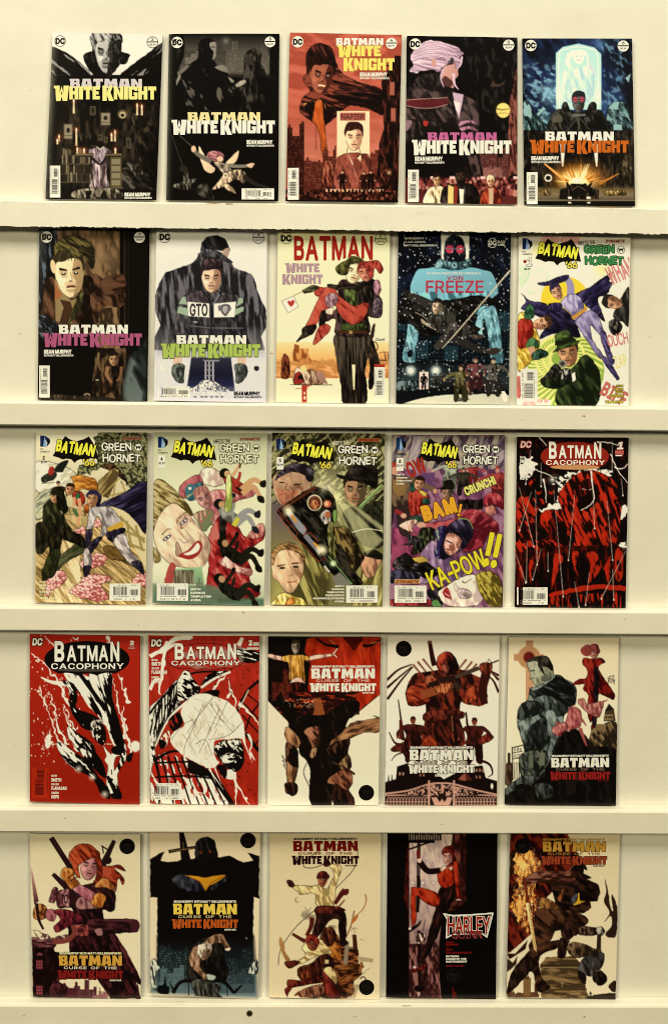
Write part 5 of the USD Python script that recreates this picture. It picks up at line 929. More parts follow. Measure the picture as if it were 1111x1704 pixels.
def c32(p):
    p.light = True
    p.bg('b5b592'); p.V([(40, 20), (1060, 20), (1030, 1555), (40, 1555)], [(0, 'a9ab88'), (.3, 'c2c3a2'), (.8, 'cbc9ac'), (1, '9ca78a')])
    # pale military portrait behind, red drapery
    p.F([(460, 380), (560, 330), (680, 420), (640, 500), (480, 480)], 'c9bda4', 'b59a8c', 'd6cfb8', sc=24); p.F([(560, 540), (760, 540), (940, 510), (930, 590), (760, 650), (600, 860), (520, 700)], 'b0686a', '8d4248', 'c99a90', k=.45, kl=.6, ang=70, sc=40)
    p.F([(280, 560), (300, 480), (420, 405), (475, 420), (490, 520), (380, 600), (310, 600)], 'ad5f62', '8a3a42', None, sc=30); p.F([(340, 600), (360, 520), (470, 460), (490, 540), (400, 630)], '3c6e78', '28505a', '5c8c90', sc=24); p.L([(345, 600), (480, 500)], 11, 'b5a86a', smooth=False); p.P([(330, 530), (370, 480), (410, 500), (400, 560), (350, 570)], '3c6e78'); p.R(362, 508, 388, 530, 'cfcbb4')
    p.head(500, 610, 130, 170, 'b88a80', '8a5a54', 'a06a60', rot=-25); p.F([(410, 740), (560, 700), (580, 800), (500, 900), (430, 800)], 'a5605c', '6f7a54', 'b9a484', k=.46, sc=28)
    p.F([(510, 1060), (560, 880), (640, 760), (740, 800), (800, 860), (880, 950), (1020, 840), (1030, 960), (940, 1030), (880, 1130), (920, 1240), (900, 1330), (1000, 1440), (880, 1500), (600, 1510), (520, 1400), (540, 1200)], '9d2a28', '6b1216', 'c06a60', k=.44, kl=.63, ang=60, sc=44); p.F([(640, 1180), (700, 1110), (800, 1200), (920, 1230), (900, 1290), (720, 1230)], 'c4968a', '9a5a54', 'd8beae', sc=24); p.F([(880, 940), (980, 830), (1030, 850), (1020, 940), (930, 960)], 'c08a7c', 'a45850', None, sc=24)
    # large plain portrait: smiling man with wavy fair hair
    p.F([(55, 470), (130, 440), (230, 520), (310, 600), (370, 680), (400, 760), (300, 740), (200, 690), (130, 720), (100, 830), (50, 900), (50, 700)], '8f7d48', '574522', 'b8a878', k=.46, kl=.57, ang=30, sc=22, stretch=5); p.F([(48, 1040), (100, 1080), (120, 1150), (60, 1170)], '84743f', None, 'b0a272', sc=14)
    p.F([(60, 860), (130, 720), (220, 650), (300, 680), (400, 790), (470, 880), (555, 1000), (530, 1150), (470, 1220), (340, 1220), (210, 1190), (110, 1100), (60, 980)], 'd0b99a', 'b08f78', 'dccbb0', k=.32, kl=.72, ang=50, sc=60)
    p.F([(440, 900), (540, 1000), (530, 1130), (470, 1200), (480, 1050)], 'ab8f78', None, 'c4ab90', sc=30, o=0); p.F([(250, 790), (330, 720), (390, 790), (340, 860), (280, 880)], 'b89c84', '94745c', None, sc=24, o=0); p.F([(255, 990), (290, 1040), (300, 1100), (250, 1110)], 'ab8e78')
    for x, y, r in ((322, 812, -40), (172, 955, -35)): p.E(x, y, 44, 17, '6a5a60', 4, r); p.E(x, y, 26, 11, 'd6d0c4', 3, r); p.E(x, y, 10, 10, '3a2e34', 3); p.L([(x - 45, y - 25), (x + 5, y - 75), (x + 40, y - 75)], 12, '7a6e4c', 6)
    p.L([(330, 880), (380, 960), (330, 1000), (280, 960)], 9, 'a08e88'); p.P([(270, 1110), (360, 1060), (440, 980), (480, 1010), (470, 1080), (400, 1140), (320, 1135)], '9a2e2c'); p.P([(320, 1100), (390, 1060), (440, 1000), (465, 1030), (440, 1080), (370, 1110)], 'd8d2be'); 
    p.P([(150, 1350), (200, 1180), (250, 1200), (240, 1260), (220, 1360)], 'a84a42'); p.V([(245, 1230), (480, 1210), (500, 1360), (240, 1360)], [(0, '8fb486'), (1, '7d9a74')]); p.F([(235, 1240), (410, 1240), (410, 1360), (230, 1360)], '77705a', '57523e', '938c72', ang=88, sc=10, stretch=12, hard=True)
    p.V([(46, 1360), (600, 1380), (760, 1480), (1030, 1490), (1025, 1555), (45, 1530)], [(0, '6f8468'), (1, '3f5a48')], a=.9, soft=14); p.city(430, 620, 1540, 1330, 1440, '5c6a56', None, 30, 60, .7)
    # climbers hanging one below the other on the right
    def climber(x, y, coat, dk, leg, skin, hair, foot, bare=False):
        p.L([(x + 30, y + 90), (x + 90, y + 10), (x + 120, y - 40)], 34, skin if bare else coat, 26); p.E(x + 120, y - 45, 18, 20, skin if bare else foot)
        p.F([(x - 20, y + 70), (x + 40, y + 60), (x + 130, y + 110), (x + 180, y + 150), (x + 150, y + 220), (x + 80, y + 200), (x, y + 130)], coat, dk, None, k=.46, sc=24); p.E(x - 10, y + 30, 46, 44, hair, rot=-20); p.E(x + 15, y + 38, 28, 32, skin, rot=-20)
        p.L([(x + 130, y + 190), (x + 240, y + 90), (x + 330, y + 130)], 62, leg, 34); p.L([(x + 140, y + 210), (x + 240, y + 150), (x + 310, y + 250)], 62, leg, 34); p.P([(x + 300, y + 110), (x + 350, y + 90), (x + 350, y + 150), (x + 310, y + 150)], foot); p.P([(x + 280, y + 230), (x + 330, y + 240), (x + 340, y + 290), (x + 290, y + 280)], foot)
        p.L([(x + 90, y + 130), (x + 120, y + 60), (x + 125, y + 20)], 30, coat, 22)
    p.F([(640, 720), (700, 720), (690, 900), (700, 1090), (650, 1110), (635, 900)], '1c1a16', '100e0c', '34312a', ang=85, sc=20)
    climber(690, 355, '9c3226', '6a1c16', 'bf9468', 'c29a70', '1c160f', '1f1a14', True); climber(640, 625, '8c8c84', '55554e', '8f8f8c', 'b89068', '1c1b1a', '26252a'); climber(670, 965, '1f1d14', '100e0a', '211e15', 'a8845c', '18150e', '14120c'); climber(640, 1280, '20211a', '100f0b', '24231a', 'b08c64', '16140f', '14120c')
    p.F([(700, 400), (740, 420), (750, 560), (745, 700), (680, 720), (690, 560)], 'b9c46c', '8c9a48', 'd4dc98', k=.46, ang=88, sc=12, stretch=10); p.L([(780, 510), (830, 540)], 20, '1f1a14'); p.L([(760, 850), (800, 780)], 46, 'bcb73c', 40, smooth=False); p.L([(820, 300), (812, 340)], 14, '2c261c')
    title_66(p, -5, 0, 'c9c8a8', '3a3c2c', '4', '$2.99', dyn=(815, 72, 992, 96), dynb='a5a284', numback=True); barcode(p, 84, 1355, 360, 1508, pap='e0d9c2')
    for k, t in enumerate(('SMITH', 'GARMAN', 'TEMPLETON', 'AVINA')): p.T('author_credit', t, 380, 1396 + k * 32, 380 + (90, 130, 180, 92)[k], 1416 + k * 32, 'ece6d2', 2, fat=.05)

def c33(p):
    p.bg('6e6a40'); p.F([(40, 10), (1070, 10), (1070, 640), (40, 640)], '5c5834', '2c2a18', 'a09c6c', k=.46, kl=.58, ang=-40, sc=24, stretch=4, hard=True)
    for k in range(16): p.L([(60 + k * 70, 20), (340 + k * 60, 420)], 12, p.rnd.choice(['8d8858', '3a3820', 'a8a474']), a=.7)
    p.glow(560, 500, 360, 'cfcc98', .85, 1.4); p.V([(50, 640), (560, 500), (520, 1540), (50, 1540)], [(0, '54465a'), (.3, '6a5e54'), (.6, '8c8246'), (1, 'b0a860')], soft=60); p.F([(300, 1000), (620, 900), (560, 1540), (160, 1540)], '7d743c', '4c4624', 'aca460', k=.45, ang=68, sc=30, stretch=9, hard=True, soft=30)
    p.F([(860, 1080), (1040, 1100), (1035, 1540), (760, 1540)], '8a8048', '5a5228', 'b8ae6c', ang=105, sc=30, stretch=8, hard=True, soft=20)
    # two big portraits: heavy jawed man in a dark cap, fair haired youth; man in a dark hat at right
    p.F([(70, 430), (110, 370), (190, 300), (300, 285), (400, 320), (425, 400), (400, 520), (330, 560), (230, 640), (150, 660), (90, 560)], 'b08a6c', '7a523c', 'cbb08c', k=.34, kl=.72, ang=60, sc=36); p.F([(95, 440), (120, 370), (200, 300), (310, 285), (425, 330), (430, 420), (390, 450), (340, 380), (240, 360), (160, 390)], '3a3038', '1d171c', '5c5460', kl=.6, ang=40, sc=28)
    p.L([(130, 450), (175, 455)], 14, '2a1c16', 8); p.L([(260, 470), (320, 465)], 14, '2a1c16', 8); p.L([(200, 460), (180, 510), (215, 520)], 9, '7a4c36'); p.L([(130, 560), (190, 555), (240, 570)], 16, '8a4032', 6); p.F([(110, 500), (180, 530), (300, 520), (250, 610), (150, 640)], 'b0654c', '86402e', None, a=.6, sc=30, o=0)
    p.F([(60, 1130), (100, 1050), (190, 990), (290, 1010), (350, 1080), (345, 1200), (330, 1290), (250, 1420), (170, 1400), (120, 1320), (70, 1290)], 'c9a682', '99704e', 'dcc4a0', k=.32, kl=.72, ang=70, sc=44); p.F([(55, 1150), (70, 1050), (170, 985), (290, 1000), (350, 1080), (355, 1190), (310, 1090), (200, 1040), (110, 1080), (80, 1180)], '8f6a40', '5c4024', 'b89260', ang=30, sc=18, stretch=4)
    p.L([(110, 1190), (180, 1175)], 14, '4a3018', 8); p.L([(240, 1165), (310, 1160)], 14, '4a3018', 8); p.E(155, 1205, 26, 10, '3a2a20'); p.E(275, 1195, 26, 10, '3a2a20'); p.L([(225, 1190), (250, 1260), (215, 1275)], 8, 'a07850'); p.L([(200, 1330), (260, 1325), (290, 1310)], 12, 'a0543c', 6)
    p.F([(55, 1520), (120, 1440), (180, 1420), (260, 1450), (330, 1470), (360, 1540), (55, 1540)], 'cfbd6a', 'a08c3c', 'e2d69a', sc=30); p.F([(200, 1480), (260, 1470), (250, 1540), (180, 1540)], 'b5642c', None, 'd09a4c', sc=20)
    p.head(800, 520, 190, 270, 'a87e5c', '5a4a30', '2a2018', look=-.1, mouth='7a4030'); p.F([(635, 380), (740, 390), (740, 330), (780, 300), (960, 300), (1000, 360), (985, 500), (900, 470), (760, 430), (660, 420)], '26201c', '120f0d', '4a3c34', kl=.62, ang=20, sc=34); p.F([(700, 700), (900, 640), (1040, 640), (1045, 1000), (860, 1000), (720, 840)], '2e2c20', '15140e', '4c4a34', sc=50); p.F([(880, 660), (960, 650), (1040, 700), (1000, 740), (890, 720)], '2e3020', '15140e', None, sc=24); p.L([(830, 680), (1040, 470)], 36, '5c7a48', 22, smooth=False); p.L([(840, 660), (1030, 470)], 9, 'a8bc7c', smooth=False)
    p.F([(860, 1110), (990, 1080), (1040, 1120), (1000, 1200), (960, 1280), (900, 1290), (850, 1200)], 'b98a68', '7a5440', None, sc=30); p.F([(870, 1080), (960, 1040), (1045, 1090), (1040, 1130), (950, 1120)], '1c1a12', None, None)
    # long black motor car or cycle with two riders, beams
    for a, b, c in (((560, 480), (1045, 840), (1045, 900)), ((560, 480), (1045, 960), (900, 1090)), ((560, 480), (860, 1090), (780, 1000)), ((560, 480), (700, 860), (640, 780))): p.H([a, b, c], 'd6d49c', a=.6, soft=12)
    p.F([(110, 710), (170, 650), (300, 560), (450, 490), (600, 560), (640, 760), (600, 850), (860, 1070), (850, 1170), (800, 1240), (870, 1340), (760, 1360), (560, 1230), (460, 1140), (330, 990), (140, 760)], '1b1812', '0d0b08', '3c382c', kl=.62, ang=50, sc=34); p.H([(120, 700), (440, 480), (460, 500), (170, 690)], '5a2c1c')
    p.H([(190, 720), (230, 700), (370, 860), (350, 920), (300, 880)], '8c8a90'); p.H([(340, 930), (370, 900), (500, 1050), (480, 1090)], '7d7c84'); p.L([(235, 740), (280, 800)], 22, 'c98a30', smooth=False); p.L([(430, 980), (480, 1030)], 22, 'c98a30', smooth=False)
    p.L([(125, 740), (270, 950), (330, 980), (480, 1150), (530, 1110)], 6, 'a83c24', smooth=False); p.L([(350, 830), (370, 870), (340, 920), (400, 890), (470, 970)], 6, 'a83c24', smooth=False); p.L([(120, 700), (160, 740), (290, 900), (270, 950)], 5, 'a83c24', smooth=False)
    for x, y in ((210, 700), (505, 1045)): p.glow(x, y, 62, 'f4ecc0', 1, .8)
    p.F([(600, 880), (640, 840), (740, 860), (850, 1060), (840, 1160), (780, 1240), (700, 1060), (640, 1000)], '4a3a20', '1c160c', '8a7440', k=.47, ang=60, sc=24); p.F([(550, 860), (600, 800), (640, 1080), (580, 1120), (560, 1000)], '5c5a30', '23220f', '94905a', sc=18, ang=80)
    p.E(440, 630, 66, 72, 'cfc4a0'); p.E(440, 632, 57, 62, '6a3c28'); p.F([(400, 640), (440, 600), (490, 640), (460, 690), (410, 680)], 'a8603c', '5c2a1c', 'c8905c', sc=14); p.E(552, 640, 36, 34, 'b0563c'); p.E(545, 640, 20, 22, 'd0a07c'); p.F([(490, 740), (540, 690), (590, 720), (580, 800), (520, 820)], '9c9088', '4a4440', 'cac2b4', sc=14); p.E(555, 735, 26, 28, 'a8603c'); p.F([(600, 700), (640, 700), (630, 800), (605, 790)], '6a8a44', None, None)
    p.glow(600, 1160, 70, '9ccf7c', .9); p.glow(605, 1165, 32, 'f0f8d0', 1, .8); p.H([(590, 1290), (660, 1240), (770, 1350), (640, 1360)], '77756a'); p.L([(560, 1100), (770, 1345)], 7, '86b46c', smooth=False); p.L([(525, 1185), (570, 1240)], 18, 'b5b2a4', smooth=False)
    p.glow(520, 510, 90, 'd6d2b0', .7); p.L([(770, 890), (900, 860), (1040, 880)], 6, 'e2e0b0')
    title_66(p, 5, 0, 'd6d2ba', '2a281a', '5', '$2.99', dyn=(828, 65, 1005, 90), dynb='a0663a', meets='c9c4a4', numback=True); barcode(p, 718, 1358, 996, 1510, pap='e0d9c2')
    for k, t in enumerate(('SMITH', 'GARMAN', 'TEMPLETON', 'BOGDANOVE', 'MADPENCIL STUDIOS', 'AVINA')): p.T('author_credit', t, 700 - (80, 112, 155, 165, 272, 82)[k], 1355 + k * 27, 700, 1371 + k * 27, 'dcd6bc', 2, fat=.04)

def c34(p):
    p.bg('7b4a68'); p.F([(45, 30), (1060, 30), (1040, 1555), (45, 1555)], '7b4a68', '5a3450', '9a7086', k=.44, kl=.6, ang=60, sc=60, hard=True)
    p.F([(60, 40), (1055, 40), (1050, 330), (60, 330)], '7a6a72', '4a3c48', 'a09480', k=.45, kl=.58, ang=110, sc=40, stretch=5, hard=True)
    for q in ([(250, 40), (320, 40), (260, 340), (200, 340)], [(880, 120), (930, 120), (860, 330), (820, 330)], [(980, 200), (1050, 160), (1050, 240), (960, 330)]): p.H(q, 'a89a9a', a=.8)
    p.H([(300, 380), (440, 360), (430, 500), (330, 560)], '5c3c66', a=.9); p.F([(60, 860), (420, 840), (420, 1300), (60, 1300)], '8d3f5c', '6b2c48', None, sc=60, hard=True)
    def fighter(x, y, s, coat, dk, skin, hair, lean=0): p.man(x, y, s, coat, dk, skin, hair, w=1.5, lean=lean, arms=.7)
    fighter(95, 900, 620, '6c5440', '3a2a26', 'c08c6c', 'a03028', -10); fighter(560, 520, 280, '9aa08c', '5c6458', 'c89c80', '8a6a4a', 30); fighter(775, 480, 200, 'a03c36', '6c2020', 'c08c6c', '9a302c'); fighter(690, 560, 240, '3c3a2e', '1c1a14', 'b08a68', '26241c'); fighter(1020, 640, 330, '9a3a38', '5c1c1e', 'b88068', '96302c', -30)
    p.P([(70, 460), (130, 400), (180, 480), (170, 560), (100, 560)], '8a6a3c'); p.L([(90, 700), (150, 730), (185, 760)], 40, '8a2c2a', 26); p.E(165, 745, 26, 22, 'c49678')
    # youth in red, kneeling
    p.F([(205, 560), (240, 500), (330, 520), (390, 590), (330, 700), (260, 770), (210, 700)], '93281e', '5c140f', 'b5483a', k=.45, sc=26); p.F([(215, 480), (260, 450), (290, 500), (230, 540)], '2e5a46', '1c3a2c', None, sc=14); p.F([(300, 520), (370, 540), (340, 580)], 'c9b04a'); p.F([(330, 600), (380, 590), (400, 640), (340, 640)], '2e5a46', '1c3a2c', None, sc=14); p.head(300, 465, 80, 105, 'c4906c', '8a5c44', '2a1a14', rot=15); p.F([(210, 760), (300, 740), (330, 800), (250, 800)], '2e4a3c'); p.F([(130, 820), (240, 770), (290, 790), (240, 860), (290, 900), (200, 880), (140, 850)], 'c9a08c', '9a6c60', 'dcbcaa', sc=26)
    # man in a dark hat, man in a red coat and cap, big figure in dark and lilac
    p.F([(455, 500), (510, 490), (520, 440), (590, 430), (610, 500), (560, 510), (480, 510)], '1c1712', None, None); p.head(545, 550, 95, 110, 'a47a60', '4c3c34', '1c1712'); p.F([(640, 600), (870, 600), (860, 690), (640, 680)], '1d1714', '0e0b0a', '3c2c2a', sc=24, hard=True)
    p.F([(620, 760), (700, 690), (830, 690), (920, 740), (1000, 820), (990, 900), (900, 930), (860, 1020), (700, 1060), (560, 940), (470, 870), (340, 850), (350, 810), (500, 790)], '8e2c38', '5a141f', 'b45a5e', k=.45, kl=.61, ang=-40, sc=40); p.F([(860, 620), (900, 545), (990, 540), (1050, 620), (1040, 690), (960, 650), (880, 660)], '99303a', '64161f', 'bf5c5a', sc=34); p.F([(880, 670), (960, 660), (980, 730), (900, 740)], 'b87a6a', '8a4c44', None, sc=20); p.E(320, 825, 40, 26, 'c49480')
    p.F([(290, 920), (330, 850), (440, 860), (430, 980), (330, 1060), (230, 1080)], '26241c', '100f0c', '55603c', sc=24); p.F([(140, 1000), (210, 980), (180, 900), (240, 920), (350, 960), (260, 1000), (180, 1005)], '3c3840', '1c1a1c', '7a7a6c', sc=16)
    p.F([(300, 1100), (420, 960), (560, 1100), (700, 1180), (640, 1330), (420, 1340), (250, 1330), (260, 1220)], '8a6c8c', '5c4464', 'a98cac', k=.43, sc=50); p.F([(430, 880), (520, 830), (560, 900), (500, 1120), (430, 1080), (460, 980)], '33285c', '1c1636', '8a9a7c', kl=.64, sc=24)
    p.F([(520, 980), (540, 860), (640, 765), (740, 780), (780, 880), (720, 1010), (640, 1060), (520, 1130), (490, 1090)], '2b2438', '15111e', '57506c', kl=.62, ang=60, sc=50); p.L([(640, 768), (730, 780), (778, 860)], 12, '8a9a5c', 6); p.F([(515, 1000), (545, 900), (610, 900), (680, 960), (650, 1040), (590, 1090), (540, 1080)], 'bf8a78', '8a5448', 'd2a898', sc=24); p.L([(540, 1035), (590, 1050)], 12, '7a2c28', 6); p.L([(535, 960), (590, 985)], 9, '15111e')
    p.F([(75, 1150), (180, 1070), (240, 1110), (330, 1130), (420, 1190), (480, 1240), (380, 1300), (240, 1240), (90, 1220)], '1e1b19', '0d0c0b', '6a5c64', kl=.66, ang=25, sc=30); p.F([(240, 1120), (330, 1100), (380, 1140), (300, 1160)], 'b99a44', None, None); p.F([(60, 1230), (250, 1240), (300, 1300), (60, 1340)], '2c2a3c', '16151e', '4c4a64', sc=30); p.F([(45, 1480), (380, 1480), (480, 1550), (45, 1550)], '8e3034', '5a181e', None, sc=40); p.F([(370, 1400), (480, 1360), (520, 1470), (480, 1550), (400, 1480)], '201c22', '0f0d10', '4c3c4c', sc=30); p.F([(410, 1500), (460, 1480), (500, 1550), (430, 1550)], '5a8a4c')
    # sleeping person with fair curly hair, bottom right
    p.F([(470, 1410), (560, 1350), (660, 1290), (780, 1260), (860, 1330), (870, 1450), (820, 1530), (640, 1550), (520, 1520), (480, 1460)], 'd6c8b4', 'b4a09a', 'e4dac8', k=.42, sc=50); p.F([(800, 1270), (900, 1230), (1000, 1280), (1035, 1400), (1030, 1530), (940, 1550), (850, 1450), (820, 1380)], '8e7c2c', '55481a', 'b9a84c', k=.46, kl=.57, ang=60, sc=16, stretch=3); p.F([(640, 1390), (740, 1400), (760, 1460), (660, 1470)], 'b09aa0', None, 'cabcb4', sc=24)
    p.L([(680, 1320), (705, 1335), (760, 1300)], 11, '5a4a3c', 5); p.E(718, 1440, 36, 18, '8a7a70', 4, 20); p.L([(690, 1440), (740, 1470)], 7, '4a3c34'); p.L([(600, 1340), (620, 1400), (640, 1420)], 7, 'b09a88'); p.P([(505, 1420), (540, 1375), (560, 1390), (590, 1480), (560, 1470), (530, 1460)], '9a2a2c'); p.L([(525, 1425), (570, 1455)], 6, 'd6c8b4')
    p.T('sound_lettering', 'OW', 190, 245, 360, 390, '9c2c22', 1, rot=-22, fat=.04)
    p.T('sound_lettering', 'CRUNCH!', 690, 440, 980, 520, 'c9c468', 2, back='4a4a20', grow=5, rot=-22, fat=.06); p.T('sound_lettering', 'BAM', 320, 615, 630, 760, 'd49a2a', 2, back='4a2c10', grow=6, rot=-17, fat=.1); p.T('sound_lettering', '!', 645, 640, 672, 750, 'd49a2a', 2, back='4a2c10', grow=5, rot=12)
    p.T('sound_lettering', 'KA-POW', 360, 1130, 900, 1300, 'cfc42c', 2, back='4a4418', grow=5, rot=-24, bold=True); p.T('sound_lettering', '!!', 885, 895, 1010, 1200, 'cfc42c', 2, back='4a4418', grow=5, rot=12)
    nm = p.rnd.random()
    for k in (590,): p.E(470, 680, 30, 36, '2c1c10', 4, rough=14)
    title_66(p, 85, -5, 'd4ceb8', '2c2a20', None, None, s=.9, meets=None, dyn=(93, 1310, 300, 1336), dynb='c29a5c', gx=0)
    p.S('publisher_logo', Polygon([(105, 70), (150, 68), (188, 100), (186, 140), (150, 165), (105, 160)]), '20406c', 1); p.S('publisher_logo', Polygon([(150, 100), (188, 105), (184, 140), (152, 165), (155, 120)]), '141414', 2); p.S('publisher_logo', Polygon([(140, 76), (166, 160), (130, 162)]), '7fa0c8', 2); p.T('publisher_letters', 'COMICS', 102, 196, 188, 212, '2c2a28', 2)
    p.S('price_box', box(102, 235, 164, 350), 'd4cfba', 1); p.T('issue_number', '6', 122, 246, 145, 280, '1c1814', 2, fat=.03); p.T('price', '$2.99', 106, 290, 160, 313, '1c1814', 2)
    for k, t in enumerate(('SMITH', 'GARMAN', 'TEMPLETON', 'AVINA')): p.T('author_credit', t, 100, 375 + k * 27, 100 + (70, 98, 132, 70)[k], 390 + k * 27, 'e0dac8', 2, fat=.03)
    barcode(p, 85, 1358, 365, 1510, pap='e0d9c2')

def c35(p):
    p.bg('120c0b')
    p.F([(60, 40), (1060, 40), (1040, 1545), (60, 1545)], '120c0b', None, '3a100c', kl=.64, ang=80, sc=40, hard=True)
    R1, R2, R3 = 'a3220f', '1d0b09', '6f150c'
    p.F([(380, 420), (450, 360), (600, 330), (720, 300), (880, 330), (900, 380), (560, 420), (500, 520), (440, 620), (430, 480)], 'd8d2c4', None, '120c0b', kl=.58, ang=40, sc=24, stretch=1.5, rough=26); p.glow(390, 410, 70, 'dcd6c8', .9); p.glow(700, 320, 90, 'dcd6c8', .8)
    p.P([(280, 690), (340, 640), (430, 620), (470, 660), (400, 690)], 'd8d2c4', rough=20); p.P([(960, 680), (1040, 640), (1035, 740), (985, 750)], 'd8d2c4', rough=20); p.P([(960, 990), (1030, 960), (1030, 1020)], 'd8d2c4', rough=16); p.P([(90, 300), (180, 220), (250, 290), (200, 370), (120, 390)], 'cfc9ba', rough=26)
    # hulking figure in a heavy red wrap, head bowed
    p.F([(440, 560), (520, 430), (640, 340), (760, 330), (900, 390), (960, 470), (1000, 640), (990, 740), (980, 900), (960, 990), (870, 960), (830, 1060), (700, 1000), (560, 1010), (590, 920), (480, 820), (470, 680)], R1, R2, 'b83018', k=.47, kl=.68, ang=70, sc=34, stretch=4)
    p.F([(620, 470), (660, 410), (740, 410), (770, 490), (750, 590), (700, 620), (640, 580)], '2a0e0a', '160908', '8a1d10', kl=.62, sc=26); p.F([(640, 560), (740, 540), (750, 600), (700, 690), (640, 640)], '160908'); p.L([(650, 492), (690, 500)], 7, 'c9b8a4', 3); p.L([(712, 500), (740, 490)], 7, 'c9b8a4', 3)
    p.F([(300, 700), (400, 670), (470, 720), (520, 830), (560, 920), (480, 1000), (380, 990), (350, 880), (280, 800)], R1, '180a08', None, k=.52, ang=50, sc=40); p.F([(350, 780), (450, 760), (520, 860), (470, 990), (400, 1000)], '140908', None, R3, sc=26)
    for q in ([(85, 560), (170, 520), (250, 400), (240, 380), (180, 440), (190, 520)], [(80, 600), (200, 560), (340, 600), (340, 660), (260, 680), (270, 900), (200, 960), (90, 960)], [(70, 960), (330, 930), (500, 1000), (360, 1060), (80, 1060)]): p.F(q, R1, R2, None, k=.55, ang=60, sc=26, rough=10)
    for x in (270, 380): p.P([(x - 28, 510), (x, 520), (x + 26, 505), (x + 8, 540), (x - 12, 540)], R1)
    p.F([(820, 880), (900, 790), (970, 860), (985, 960), (900, 1010), (830, 960)], R1, '2a0d0a', None, k=.4, sc=34)
    # balcony and spires
    p.L([(60, 1150), (300, 1080), (560, 1030), (800, 1000)], 42, '7f190d', 30); p.F([(60, 1060), (1040, 1010), (1040, 1360), (60, 1360)], '130b0a', None, R3, kl=.6, ang=88, sc=26, stretch=8, a=.75)
    for q in ([(380, 1390), (400, 1080), (440, 1050), (490, 1110), (430, 1250)], [(830, 1200), (870, 1120), (900, 1090), (890, 1330), (840, 1210)], [(940, 1040), (1010, 1030), (1005, 1290), (945, 1280)], [(90, 1180), (140, 1160), (130, 1360), (110, 1250)], [(190, 1120), (230, 1140), (200, 1330), (180, 1280)], [(560, 1060), (620, 1050), (600, 1180), (640, 1300), (580, 1200)], [(690, 1060), (760, 1040), (830, 1180), (700, 1330), (720, 1170)]): p.F(q, R1, R2, None, k=.38, ang=88, sc=30, rough=5)
    p.L([(360, 1430), (600, 1380), (800, 1355), (1040, 1370)], 40, R1, 44, rough=8); p.F([(360, 1440), (1030, 1390), (1030, 1540), (360, 1540)], '140b0a', None, R1, kl=.58, ang=88, sc=22, stretch=5, hard=True)
    # lightning and rain
    for q in ([(270, 35), (340, 110)], [(100, 270), (240, 320), (400, 390)], [(930, 300), (1000, 310), (1050, 270)], [(900, 180), (950, 300), (1050, 440)], [(780, 80), (860, 80), (1000, 110)], [(310, 400), (330, 520), (330, 610)], [(730, 330), (740, 470), (750, 600), (640, 680)]): p.L(q, 12, 'ddd8cc', 6, rough=5)
    for a, b in [((100, 480), (225, 1000)), ((205, 520), (100, 860)), ((240, 500), (255, 1160)), ((290, 1020), (215, 1290)), ((400, 500), (485, 1440)), ((585, 540), (530, 1120)), ((870, 600), (920, 1120)), ((920, 1200), (930, 1470)), ((1035, 1040), (820, 1460)), ((70, 1070), (155, 1320)), ((165, 960), (160, 1310)), ((585, 1310), (625, 1535)), ((715, 1230), (682, 1515)), ((350, 1050), (352, 1215)), ((740, 340), (760, 840)), ((915, 60), (915, 340)), ((995, 400), (1010, 550)), ((200, 150), (155, 450)), ((290, 260), (290, 470))]: p.L([a, b], 3.5, 'c2b4a4', 6, smooth=False, a=.9); p.E(b[0], b[1], 6, 8, 'd8ccbc', 3)
    title_caco(p, 285, 75, 890, 345, '8e2417', None, edge='120c0b'); p.S('title_plate_glow', affinity.scale(Point(588, 300).buffer(1, 24), 215, 22), 'c08a5a', 2)
    p.T('publisher_letters', 'DC', 108, 68, 205, 130, 'c9a49a', 2, back='6a1a14', grow=7, fat=.05, slant=8, gap=.02); names3(p, 104, 206, 'e6dfd0')
    p.T('issue_number', '1', 955, 75, 1012, 142, 'dcd4c4', 2, back='8a1a12', grow=5, slant=10, fat=.03); p.S('issue_banner', box(940, 152, 1016, 188), 'b85a50', 1); p.S('issue_banner', box(944, 192, 1002, 202), 'd8ccbc', 1)
    barcode(p, 78, 1358, 348, 1512, pap='e4ddca')

